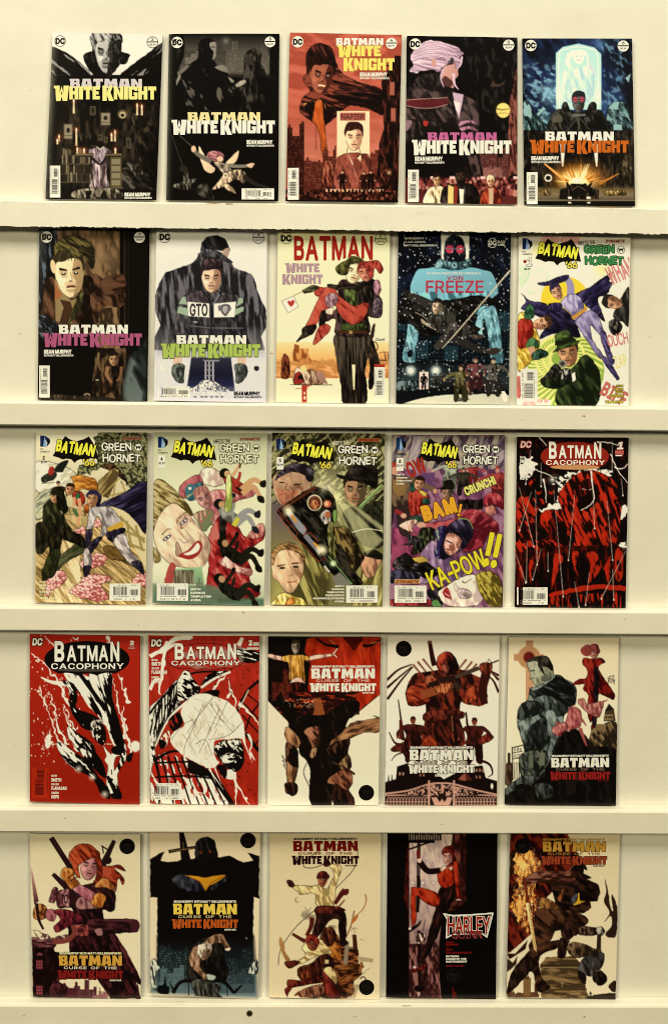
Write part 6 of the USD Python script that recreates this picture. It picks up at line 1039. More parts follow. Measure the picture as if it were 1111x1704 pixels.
def c41(p):
    p.bg('991f0e')
    p.V([(40, 20), (1030, 20), (1020, 1540), (40, 1540)], [(0, 'a82617'), (.5, '9c2010'), (1, '8f1c0d')])
    W, K = 'ddd6c6', '14100e'
    # streaks, then a figure tumbling down in a black and white wrap
    for q in ([(60, 190), (140, 270), (240, 360), (330, 520), (410, 680)], [(170, 40), (260, 130), (300, 200)], [(210, 540), (250, 620), (280, 780), (330, 900), (370, 1010)], [(200, 650), (230, 760), (290, 930), (330, 1000)], [(340, 660), (390, 800), (430, 1000), (500, 1070)], [(130, 490), (160, 600), (190, 660)], [(770, 430), (810, 540), (840, 700), (870, 860), (890, 960)], [(840, 380), (880, 520), (920, 640)], [(870, 660), (880, 800), (940, 1080)], [(380, 700), (430, 850), (480, 960)], [(730, 40), (750, 90)], [(430, 50), (470, 80)]):
        p.L(q, 6, W, 24, rough=18)
    p.L([(150, 410), (240, 450), (370, 470)], 12, W, 44); p.dots(70, W, 2, 6, 80, 1000, 1000, 1000); 
    for _ in range(110): p.E(p.rnd.gauss(270, 120), p.rnd.gauss(640, 260), p.rnd.uniform(2, 7), p.rnd.uniform(3, 12), W, 3)
    p.F([(340, 330), (430, 340), (560, 400), (600, 340), (760, 340), (780, 600), (840, 830), (900, 1050), (850, 1090), (760, 960), (740, 880), (640, 740), (560, 660), (500, 560), (400, 470)], W, K, 'e8e2d4', k=.46, ang=58, sc=34, stretch=8, e=.015)
    p.F([(640, 340), (765, 340), (780, 600), (850, 850), (880, 1020), (790, 960), (740, 780), (690, 560)], K, None, W, kl=.66, ang=72, sc=26, stretch=8, e=.015); p.H([(565, 410), (605, 345), (700, 660), (680, 690)], W); p.H([(450, 350), (500, 360), (700, 640), (720, 730), (600, 560)], K)
    p.F([(340, 440), (440, 470), (470, 600), (460, 680), (600, 740), (680, 800), (700, 900), (620, 880), (520, 860), (430, 740), (400, 660), (400, 540)], K, None, W, kl=.67, ang=60, sc=24, stretch=4, e=.015); p.F([(590, 800), (680, 780), (690, 840), (600, 870)], 'b4aea0', K, W, sc=10, e=.015); p.F([(590, 870), (700, 840), (720, 960), (680, 1010), (610, 940)], K, None, W, kl=.6, ang=80, sc=16, e=.015)
    p.F([(385, 840), (470, 900), (600, 990), (640, 1080), (700, 1180), (720, 1300), (600, 1200), (480, 1060), (390, 940)], K, None, W, kl=.63, ang=55, sc=22, stretch=5, e=.015); p.F([(285, 990), (360, 1000), (460, 1080), (560, 1150), (640, 1260), (730, 1380), (760, 1480), (680, 1440), (600, 1300), (440, 1220), (330, 1110)], K, None, W, kl=.62, ang=45, sc=26, stretch=6, e=.015); p.F([(490, 1040), (560, 1060), (580, 1140), (520, 1110)], W, K, None, k=.42, sc=16)
    p.F([(700, 1010), (760, 1080), (880, 1050), (900, 1130), (830, 1250), (830, 1360), (860, 1440), (840, 1480), (760, 1440), (720, 1330), (740, 1200)], W, K, None, k=.46, ang=75, sc=24, e=.015); p.E(820, 1055, 54, 40, K, rot=10); p.E(770, 1140, 54, 46, 'd6cab8', rough=6); p.L([(735, 1280), (790, 1390), (820, 1450)], 26, K, 50); p.P([(760, 1440), (850, 1430), (855, 1480), (790, 1480)], K); p.F([(800, 1120), (850, 1110), (820, 1200), (790, 1230)], '991f0e')
    p.glow(980, 1020, 56, 'ece6d8', 1, .5); p.E(980, 1022, 38, 44, W, rough=6); p.F([(900, 1110), (960, 1070), (940, 1150), (905, 1150)], K); p.P([(180, 960), (230, 905), (245, 960), (215, 1040), (190, 1020)], W, rough=18); 
    for _ in range(30): p.E(p.rnd.gauss(215, 36), p.rnd.gauss(990, 55), p.rnd.uniform(2, 6), p.rnd.uniform(2, 7), W, 3)
    for x, y in ((480, 1220), (600, 1290), (710, 1440)): p.glow(x, y, 44, W, .9, 1)
    p.R(68, 1210, 220, 1475, 'a3260f'); rr = random.Random(3)
    y = 1222
    while y < 1455:
        w = rr.choice([4, 6, 9])
        if not 1295 < y < 1312: p.R(115 if y < 1300 else 98, y, 178 if y < 1300 else 172, y + w, '4a0d10', 2.5)
        y += w + rr.choice([4, 6, 8])
    for y in range(1245, 1440, 14): p.R(205, y, 211, y + 9, '5a1210', 2.5)
    title_caco(p, 180, 88, 930, 415, '15110f', None, 'dcd4c2', shade='15110f'); p.S('title_plate_glow', affinity.scale(Point(555, 345).buffer(1, 24), 265, 14), '4a463e', 2)
    p.T('publisher_letters', 'DC', 72, 62, 165, 130, 'c9c2b2', 2, back='2a1a16', grow=8, fat=.05, slant=8, gap=.02)
    p.T('issue_number', '2', 932, 86, 968, 122, 'd8d0be', 2, fat=.06); p.S('issue_banner', box(928, 130, 970, 138).union(box(920, 148, 978, 158)), 'b08a7c', 1)
    for t, dy, h, ww in (('KEVIN', 0, 18, 50), ('SMITH', 28, 32, 88), ('WALTER', 74, 18, 65), ('FLANAGAN', 102, 32, 135), ('SANDRA', 148, 20, 68), ('HOPE', 176, 32, 66)): p.T('author_credit', t, 240, 1270 + dy, 240 + ww, 1270 + dy + h, 'd4c8b4', 2, fat=.04)

def c42(p):
    p.bg('a4261a'); W, K = 'd8d1bd', '15110f'
    p.V([(55, 40), (1040, 40), (1030, 1540), (70, 1540)], [(0, 'a02a20'), (.5, 'a82718'), (1, '96200f')])
    p.F([(55, 40), (1040, 40), (1030, 1540), (70, 1540)], 'a4261a', '93200f', None, k=.42, sc=60, hard=True, a=.5)
    # iron arches and broken glazing
    p.F([(55, 720), (160, 590), (320, 420), (420, 420), (340, 640), (230, 780), (120, 1000), (60, 1080)], W, K, None, k=.53, ang=100, sc=20, stretch=9, e=.015)
    for k in range(8): p.L([(120 + k * 28, 650 - k * 28), (130 + k * 24, 960 - k * 55)], 13, K, 8, smooth=False)
    p.L([(60, 740), (180, 590), (420, 380), (760, 360)], 20, K, 16); p.L([(90, 1060), (230, 780), (400, 620)], 26, W, 22); p.L([(80, 1070), (225, 770), (395, 600)], 9, K, 7)
    p.F([(58, 1040), (110, 1000), (130, 1340), (80, 1500)], W, K, None, k=.46, sc=18, e=.015); p.F([(110, 1130), (340, 1060), (420, 1160), (600, 1290), (760, 1530), (130, 1530)], 'a4261a', W, None, k=.5, ang=70, sc=40, e=.015)
    for k in range(7): p.L([(170 + k * 60, 1100 + k * 4), (280 + k * 75, 1530)], 17, K, 13, smooth=False)
    for y in (1165, 1290): p.L([(120, y), (420, y - 12), (620, y + 8)], 16, K)
    p.L([(110, 1140), (240, 1070), (330, 1060)], 26, K, 20); p.L([(115, 1120), (160, 1340), (150, 1530)], 26, K, 16); p.L([(600, 1250), (700, 1380), (800, 1530)], 60, K, 40, smooth=False); p.L([(590, 1215), (720, 1400)], 14, W, 3, smooth=False)
    p.L([(1030, 440), (930, 530), (850, 680), (840, 740)], 26, K, 18); p.L([(1035, 640), (960, 740), (910, 880)], 16, K, 14); p.L([(860, 600), (1030, 780)], 11, K); p.L([(880, 740), (1030, 900)], 11, K); p.L([(930, 560), (1030, 640)], 11, K); p.L([(910, 900), (1030, 1060)], 30, K, 30); p.L([(1000, 1000), (1030, 960)], 10, K); p.L([(940, 520), (880, 640), (850, 690)], 9, W, 6)
    p.F([(860, 150), (1030, 190), (1030, 270), (900, 280), (830, 200)], K, None, W, kl=.57, ang=20, sc=12, stretch=6, e=.015); p.F([(590, 380), (760, 350), (640, 430), (520, 500)], K, None, W, kl=.6, ang=-25, sc=16, stretch=6, e=.015)
    p.L([(520, 500), (640, 420), (780, 360)], 22, W, 20); p.L([(70, 220), (160, 180), (260, 90), (440, 40)], 34, W, 44, rough=10); p.L([(190, 230), (180, 380), (155, 520), (165, 560)], 34, W, 8, rough=8); p.L([(300, 110), (210, 170), (195, 240)], 22, W, 30); p.L([(70, 520), (110, 440), (160, 420)], 34, W, 20); p.L([(850, 130), (885, 60)], 40, W, 30, smooth=False)
    for q in ([(620, 520), (700, 420), (740, 390)], [(760, 600), (780, 500), (760, 420)], [(780, 520), (820, 620), (820, 680)], [(860, 640), (940, 720), (990, 760), (1020, 830)], [(940, 900), (960, 1020), (950, 1130)], [(960, 1080), (1000, 1150)], [(820, 1230), (830, 1340), (900, 1450), (940, 1530)], [(830, 1340), (830, 1530)], [(430, 1300), (470, 1420), (480, 1520)], [(360, 1400), (400, 1510)], [(470, 1420), (550, 1430)]): p.L(q, 22, W, 8, rough=12)
    for _ in range(40): x, y = p.rnd.uniform(650, 1020), p.rnd.choice([p.rnd.uniform(300, 620), p.rnd.uniform(1150, 1500)]); p.L([(x, y), (x + p.rnd.uniform(-24, 24), y + p.rnd.uniform(8, 26))], 9, K, 2)
    # a great white wrapped bundle with booted legs above and a tousled dark head below
    p.F([(310, 500), (330, 400), (400, 340), (440, 400), (510, 500), (490, 560), (330, 620)], W, K, None, k=.51, ang=30, sc=18, stretch=3, e=.015); p.F([(500, 560), (620, 520), (680, 530), (660, 590), (560, 580)], K); p.F([(235, 790), (320, 720), (360, 800), (300, 880), (260, 870)], K, None, 'a4261a', kl=.62, sc=26)
    body = [(245, 960), (280, 890), (370, 830), (340, 720), (380, 640), (450, 570), (560, 550), (680, 590), (780, 640), (880, 770), (905, 900), (915, 1010), (880, 950), (700, 960), (640, 980), (640, 1100), (680, 1160), (620, 1210), (540, 1190), (400, 1120), (300, 1040)]
    p.F(body, 'd9d1ba', None, None, rough=5)
    for k in range(34):
        cx, cy = p.rnd.uniform(340, 860), p.rnd.uniform(620, 1120); t = math.radians(p.rnd.choice([55, 62, 118, 125, 20]) + p.rnd.uniform(-8, 8)); l = p.rnd.uniform(50, 140)
        q = np.array([(cx - l * math.cos(t), cy - l * math.sin(t)), (cx + 9, cy), (cx + l * math.cos(t), cy + l * math.sin(t))])
        if Polygon(p.curve(body)).buffer(-14).contains(shapely.LineString(q)): p.L(q, 6, '8a806a', 3, a=.75)
    for q in ([(520, 690), (440, 880), (380, 1010), (370, 1100)], [(680, 690), (560, 960), (500, 1080)], [(620, 590), (470, 790), (400, 900)], [(600, 640), (690, 770), (800, 890)], [(890, 800), (760, 920), (580, 960)], [(470, 1000), (560, 960), (620, 1100)], [(760, 600), (690, 760), (640, 860)], [(450, 780), (360, 830), (260, 960)]): p.L(q, 5, '5a5244', 3)
    for x, y in ((640, 1210), (590, 1200), (650, 1150), (912, 1020)): p.L([(x - 20, y - 60), (x + 60, y + 140)], 16, W, 2, smooth=False)
    p.F([(630, 1040), (700, 970), (840, 960), (900, 1050), (890, 1180), (830, 1240), (740, 1200), (680, 1130)], K, None, W, kl=.6, ang=50, sc=22, stretch=2, e=.015); p.F([(700, 1140), (740, 1080), (820, 1080), (810, 1150), (740, 1170)], W, K, None, k=.47, ang=-20, sc=18, e=.015); p.F([(790, 960), (860, 950), (870, 1000), (810, 1010)], W, K, None, k=.48, sc=12); p.P([(740, 1230), (800, 1220), (830, 1290), (790, 1310), (745, 1290)], W, rough=8); p.F([(660, 1180), (740, 1200), (740, 1300), (680, 1240)], K); p.F([(420, 1150), (560, 1210), (600, 1280), (420, 1250)], K); p.F([(160, 960), (220, 880), (250, 900), (240, 1010), (170, 1020)], W, 'a4261a', None, k=.47, sc=20); p.F([(145, 970), (190, 960), (215, 1010), (165, 1040)], K)
    title_caco(p, 205, 105, 915, 365, None, None, 'e2dac6', edge=K, shade='6a2018'); p.T('publisher_letters', 'DC', 80, 72, 175, 138, 'c9c2b2', 2, back='2a1a16', grow=8, fat=.05, slant=8, gap=.02)
    i, m = p.mask([(300, 190), (880, 130), (900, 290), (480, 340), (420, 300)], 20); n = p.field(i, 40, 20, 3, 9); p.put(i, m * .7 * (n > .5), hx('9a8f80'))
    p.T('issue_number', '3', 938, 82, 972, 132, 'd8d0be', 2, fat=.05); p.S('issue_banner', box(980, 100, 1030, 130).union(box(925, 146, 1030, 166)), 'b9b0a2', 1)
    for t, dy, h, ww in (('KEVIN', 0, 18, 52), ('SMITH', 26, 34, 88), ('WALTER', 74, 18, 65), ('FLANAGAN', 100, 34, 135), ('SANDRA', 152, 20, 66), ('HOPE', 182, 34, 68)): p.T('author_credit', t, 86, 246 + dy, 86 + ww, 246 + dy + h, 'e4dcc8', 2, fat=.05)
    barcode(p, 78, 1342, 348, 1488, pap='e0d9c6')

def c43(p):
    p.light = True
    p.bg('cfc7ae'); p.V([(50, 45), (1055, 45), (1030, 1540), (50, 1540)], [(0, 'c9c0a4'), (1, 'd2cab2')])
    p.H([(55, 50), (1052, 52), (1045, 560), (790, 770), (560, 800), (240, 810), (55, 620)], '17100d')
    p.F([(400, 70), (520, 50), (1050, 52), (1045, 560), (860, 700), (380, 690), (400, 540), (430, 300), (380, 180)], 'a2260f', '8a1d0c', 'b53418', k=.38, kl=.66, sc=90, hard=True, soft=6)
    p.F([(720, 55), (890, 55), (850, 130), (810, 175), (770, 120)], '5a120c'); 
    for q in ([(480, 60), (560, 120), (680, 140)], [(1045, 80), (960, 130), (890, 130)]): p.L(q, 12, '1c0e0b', 30)
    for q in ([(600, 80), (650, 120)], [(960, 110), (1040, 100)]): p.L(q, 10, 'a8784c', 5)
    for q in ([(700, 180), (720, 300), (700, 560)], [(880, 160), (900, 300), (900, 560)], [(980, 160), (1020, 400)], [(580, 200), (520, 300)]): p.L(q, 7, '6a160c', 3)
    # lean man with wide open arms in an ochre shirt
    p.F([(60, 205), (180, 225), (200, 270), (60, 240)], 'c9a490', '9a7060', None, sc=24); p.F([(415, 225), (520, 205), (620, 200), (650, 220), (540, 240), (420, 262)], 'c9a490', '9a7060', None, sc=24); p.L([(630, 205), (668, 155)], 18, 'c9a490', 8); p.L([(640, 210), (665, 238)], 14, 'c9a490', 8)
    p.F([(180, 230), (250, 212), (350, 212), (420, 225), (405, 270), (375, 270), (385, 440), (360, 445), (300, 410), (250, 460), (235, 290), (185, 270)], 'c28a34', '94601c', 'd8aa5c', k=.42, kl=.62, ang=85, sc=30); p.F([(250, 450), (300, 412), (350, 420), (380, 470), (260, 475)], 'c9a08c', None, 'dcbca8', sc=24); p.L([(255, 220), (258, 450)], 7, '2a1a10'); p.L([(350, 220), (365, 440)], 7, '2a1a10'); p.head(300, 150, 68, 108, '9c8a74', '4c4036', '3a3420', mouth='e0d8c8')
    p.F([(235, 470), (390, 470), (405, 640), (240, 620)], '2a1410', '150c0a', '6a2018', kl=.6, sc=20); p.F([(60, 540), (860, 540), (800, 730), (240, 800), (60, 620)], '501912', '17100d', 'a23418', k=.5, kl=.62, ang=5, sc=26, stretch=4, hard=True, a=.9); p.city(90, 240, 620, 340, 520, '5c2016', 'b04a2a', 40, 60, .8); p.city(420, 860, 740, 590, 690, '2a120e', 'a8542c', 40, 80, .9, .2)
    p.H([(450, 600), (520, 590), (560, 740), (440, 780), (470, 680)], 'a0562a', a=.8); p.dots(50, 'd8b48c', 2, 5, 200, 600, 480, 680)
    # hunched strong man in black, seen from above, and a bare leg
    p.F([(130, 640), (170, 540), (220, 640), (300, 710), (420, 740), (560, 740), (640, 680), (750, 620), (850, 620), (860, 680), (780, 770), (740, 840), (780, 960), (760, 1080), (790, 1150), (700, 1230), (640, 1350), (640, 1535), (440, 1535), (420, 1360), (430, 1240), (390, 1140), (330, 1080), (320, 1000), (230, 960), (200, 900), (240, 820)], '17110e', None, '3a251b', kl=.7, ang=70, sc=50)
    p.F([(205, 870), (240, 850), (320, 930), (345, 1000), (300, 1040), (220, 980)], 'a0714c', '5a3824', 'bf9068', sc=40); p.F([(215, 990), (300, 1030), (325, 1100), (320, 1230), (290, 1340), (230, 1350), (215, 1180)], '1a120e', None, '6b442c', kl=.62, ang=85, sc=40); p.F([(220, 1150), (260, 1180), (310, 1220), (290, 1340), (232, 1340)], '8f623f', '53331f', 'b08058', sc=34); p.F([(205, 1345), (300, 1340), (320, 1410), (280, 1455), (220, 1430)], '2a1812', '150d0a', '5a3426', sc=20)
    for k in range(3): p.L([(180 + k * 6, 1100 + k * 40), (215, 1160 + k * 30)], 9, '1a120e', 3)
    p.F([(370, 890), (430, 845), (510, 850), (520, 940), (500, 1010), (470, 1060), (430, 1000), (400, 930)], '8a5640', '3a2018', 'ab7558', k=.47, ang=60, sc=34); p.F([(420, 1090), (450, 1030), (490, 1040), (470, 1110), (430, 1120)], 'a8845c', '5a3c28', None, sc=20)
    p.F([(700, 900), (790, 810), (900, 790), (1040, 770), (1035, 890), (900, 900), (780, 950), (640, 990), (580, 1040), (620, 960)], '8f6240', '4f301e', 'b38458', k=.45, kl=.6, ang=-15, sc=40); p.F([(570, 1040), (680, 980), (770, 960), (750, 1080), (640, 1080)], '2a1a12', '150e0a', '6a4630', sc=34); p.F([(680, 1180), (740, 1100), (780, 1110), (790, 1200), (730, 1240)], '5c4630', '241810', 'a07c54', k=.48, sc=18)
    p.L([(620, 1155), (720, 1200), (820, 1265)], 14, '4a3422', 22); p.F([(575, 1340), (620, 1270), (720, 1215), (790, 1240), (800, 1340), (770, 1400), (815, 1480), (815, 1535), (760, 1535), (720, 1440), (660, 1360)], '7a4632', '3d2016', 'a06a4c', k=.46, ang=50, sc=44); p.F([(640, 1350), (720, 1400), (760, 1535), (630, 1535)], '1a100d', None, '40221a', sc=30); p.H([(620, 1490), (636, 1535), (616, 1535)], 'cfc7ae'); p.L([(400, 1160), (370, 1250), (420, 1370)], 6, '1a120e'); p.L([(985, 750), (1035, 765)], 7, '1a120e')
    seal(p, 922, 1427, 69); title_curse(p, 430, 305, 1002, 540, 'ded4c2', 'ece4d2', 'c0a898', 'ece4d2', 'ONE'); p.light = True

def c44(p):
    p.light = True
    p.bg('cdc6b2'); p.V([(45, 40), (1055, 40), (1030, 1537), (42, 1537)], [(0, 'c4bda8'), (.3, 'd0c9b6'), (1, 'd6d0c0')])
    seal(p, 208, 152, 70)
    for q in ([(62, 430), (160, 340), (280, 290)], [(62, 500), (150, 420), (280, 310)], [(65, 600), (180, 440), (290, 310)], [(1045, 430), (980, 360)], [(1045, 540), (1000, 440), (950, 390)], [(1045, 390), (980, 350)]): p.L(q, 22, '3a1512', 10)
    # broad soldier in russet armour holding a rifle
    for x, y, e in ((290, 290, 1), (330, 265, 1), (375, 240, 1), (760, 245, -1), (810, 265, -1), (850, 285, -1)): p.L([(x, y), (x + 90 * e, y + 110)], 24, 'a8846a', 14, smooth=False); p.L([(x, y), (x + 90 * e, y + 110)], 7, '4a1c16', 5, smooth=False)
    p.L([(435, 85), (460, 230), (480, 300)], 34, '33130f', 50); p.R(420, 80, 452, 108, '6a3c30')
    p.F([(225, 540), (250, 450), (310, 370), (440, 350), (560, 330), (700, 330), (820, 380), (930, 440), (940, 600), (900, 655), (760, 640), (710, 620), (700, 760), (740, 900), (720, 1010), (370, 1010), (380, 860), (400, 640), (260, 655), (235, 600)], '4e1c14', '20100d', '7e2f1e', k=.47, kl=.6, ang=70, sc=50); p.F([(230, 540), (280, 470), (390, 440), (470, 520), (400, 640), (260, 655)], '8b301b', '4c1710', 'b5522e', k=.44, kl=.62, ang=20, sc=34); p.F([(730, 560), (780, 490), (860, 480), (900, 540), (840, 600), (760, 640)], '86301c', '4c1710', 'ab4a2a', sc=30)
    p.F([(500, 310), (510, 230), (580, 180), (640, 200), (690, 290), (680, 350), (600, 380), (540, 360)], '2a1410', '160c0a', '6a261a', ang=70, sc=30); p.F([(500, 240), (540, 190), (600, 178), (625, 200), (560, 260), (560, 350), (520, 330)], '96301f', '641a12', 'b5492e', k=.4, sc=30); p.F([(545, 300), (600, 290), (600, 360), (560, 370)], '96503c', '5a2a20', None, sc=20)
    p.F([(400, 400), (480, 380), (480, 480), (420, 500)], '6a2a1e', '3a1612', 'a45a40', sc=20); p.E(458, 425, 26, 28, 'b0603c'); p.E(458, 425, 14, 16, '7a2418')
    p.L([(360, 560), (500, 520), (640, 470)], 80, '8a4426', 56); p.F([(480, 480), (580, 450), (640, 480), (600, 540), (500, 540)], 'a85c34', '6a2e1a', 'c87c4c', sc=18); p.L([(520, 430), (660, 400), (870, 320)], 46, '2c1d17', 30, smooth=False); p.L([(660, 400), (870, 325)], 36, '4a3a2e', 30, smooth=False); p.L([(920, 300), (1045, 255)], 12, '3a2c24', smooth=False); p.L([(940, 290), (955, 240), (985, 285)], 7, '2a1a14', smooth=False); p.L([(660, 450), (700, 510)], 50, '3a2c22', 44, smooth=False); p.L([(520, 450), (430, 470)], 50, '2a1a14', 40); p.F([(870, 300), (930, 270), (985, 290), (970, 380), (900, 380)], '6a2a1c', '30130e', '8e4128', sc=18); p.L([(930, 380), (900, 520), (920, 640)], 84, '3c1812', 60)
    p.F([(390, 720), (500, 690), (720, 700), (735, 760), (640, 770), (480, 790), (380, 780)], '5c2219', '2a120e', '7e3322', sc=24); p.F([(350, 900), (460, 740), (460, 800), (350, 930)], '3a1611', None, '6a2a1e', sc=16); p.F([(370, 1005), (400, 930), (440, 905), (480, 950), (500, 1010)], '9c3a1c', '7a2814', None, sc=30); p.L([(630, 740), (640, 880)], 9, '8a5a3c')
    # two comrades left and right
    for x, y, h in ((290, 1130, 380), (830, 1150, 390)): p.man(x, y, h, '4a1d17', '25100d', '7a3a28', '3a1510', w=1.3, arms=.3); 
    p.F([(100, 1030), (180, 980), (300, 960), (320, 1060), (240, 1160), (200, 1070), (110, 1060)], '431a15', '220f0c', '6a2c20', sc=24); p.L([(160, 600), (190, 820), (205, 960)], 8, '3a1a14', 30); p.R(168, 780, 196, 950, '5a241b'); p.L([(80, 890), (130, 980), (200, 1000)], 8, '4a1a14', 26); p.L([(755, 710), (770, 850)], 14, '331511', 20); p.F([(860, 960), (940, 900), (1000, 935), (940, 980), (880, 1000)], '6e2219', '4a1510', '8a3424', sc=20); p.L([(100, 1140), (140, 1090), (220, 1060)], 5, '331511', 14); p.L([(860, 1130), (960, 1170), (990, 1250), (950, 1285)], 26, '33130f', 6)
    # town and wrought gate
    p.H([(45, 1330), (140, 1300), (150, 1190), (240, 1160), (330, 1200), (330, 1240), (480, 1240), (560, 1300), (680, 1240), (830, 1240), (830, 1190), (900, 1180), (930, 1290), (1030, 1320), (1030, 1537), (42, 1530)], '1b1110'); [p.L([(x, 1330), (x, 1265)], 16, '1b1110', 4) for x in (75, 105)]
    for x, y in ((165, 1240), (195, 1240), (345, 1250), (375, 1250), (840, 1210), (870, 1210), (900, 1215), (840, 1270), (870, 1270)): p.R(x, y, x + 17, y + 26, '8a5c4c' if y > 1245 else 'a87a66')
    p.F([(690, 1310), (720, 1260), (760, 1255), (820, 1310)], '8a4c3c', '5a2a20', None, sc=20); p.E(985, 1365, 12, 26, 'd6cfb8')
    G = 'bd8f7c'
    p.L([(45, 1430), (250, 1400), (430, 1345), (540, 1335), (650, 1345), (850, 1400), (1030, 1440)], 16, G); p.L([(45, 1445), (250, 1440), (430, 1445)], 12, G); p.L([(650, 1445), (850, 1440), (1030, 1450)], 12, G)
    p.F([(200, 1430), (430, 1360), (430, 1440)], '8c6658', '1b1110', G, k=.5, kl=.54, sc=9, stretch=1.2); p.F([(650, 1360), (900, 1430), (650, 1440)], '8c6658', '1b1110', G, k=.5, kl=.54, sc=9, stretch=1.2); p.F([(440, 1350), (640, 1350), (640, 1450), (440, 1450)], '8c6658', '1b1110', G, k=.49, kl=.55, sc=10, stretch=1.2, hard=True)
    for x in (430, 545, 650): p.R(x - 9, 1310 if x != 545 else 1340, x + 9, 1532, G)
    for k in range(14):
        x = 65 + k * 27.5 if k < 14 else 0
        if x < 420: p.L([(x, 1530), (x, 1470)], 8, G, smooth=False); p.E(x + 14, 1472, 11, 16, G); p.E(x + 14, 1476, 7, 11, '1b1110')
    for k in range(14):
        x = 668 + k * 27.5
        if x < 1025: p.L([(x, 1532), (x, 1472)], 8, G, smooth=False); p.E(x + 14, 1474, 11, 16, G); p.E(x + 14, 1478, 7, 11, '1b1110')
    for y in (1500, 1530): p.R(45, y - 4, 425, y + 4, G); p.R(655, y - 3, 1028, y + 5, G)
    p.H([(450, 1460), (500, 1460), (520, 1500), (545, 1440), (570, 1500), (590, 1460), (640, 1460), (610, 1532), (480, 1532)], G); p.H([(510, 1430), (545, 1425), (580, 1430), (560, 1500), (545, 1470), (530, 1500)], '2a1814')
    p.T('author_credit', 'SEAN MURPHY WITH MATT HOLLINGSWORTH', 264, 1010, 815, 1032, 'e4dcc8', 2, back='3a1612', grow=5, fat=.06)
    p.T('title_lettering', 'BATMAN', 258, 1040, 820, 1130, 'e6dec6', 3, font='slab', gap=.08, back='3a1a14', grow=5); p.T('title_lettering', 'CURSE OF THE', 300, 1140, 770, 1164, 'b5a692', 3, gap=.2, space=.7, back='2a1612', grow=3); p.T('title_lettering', 'WHITE KNIGHT', 248, 1172, 830, 1250, 'e6dec6', 3, font='slab', gap=.07, space=.22, big=1.16, back='2a1612', grow=5); p.T('book_number', 'BOOK TWO', 484, 1258, 586, 1276, 'e0d8c4', 2, fat=.05)

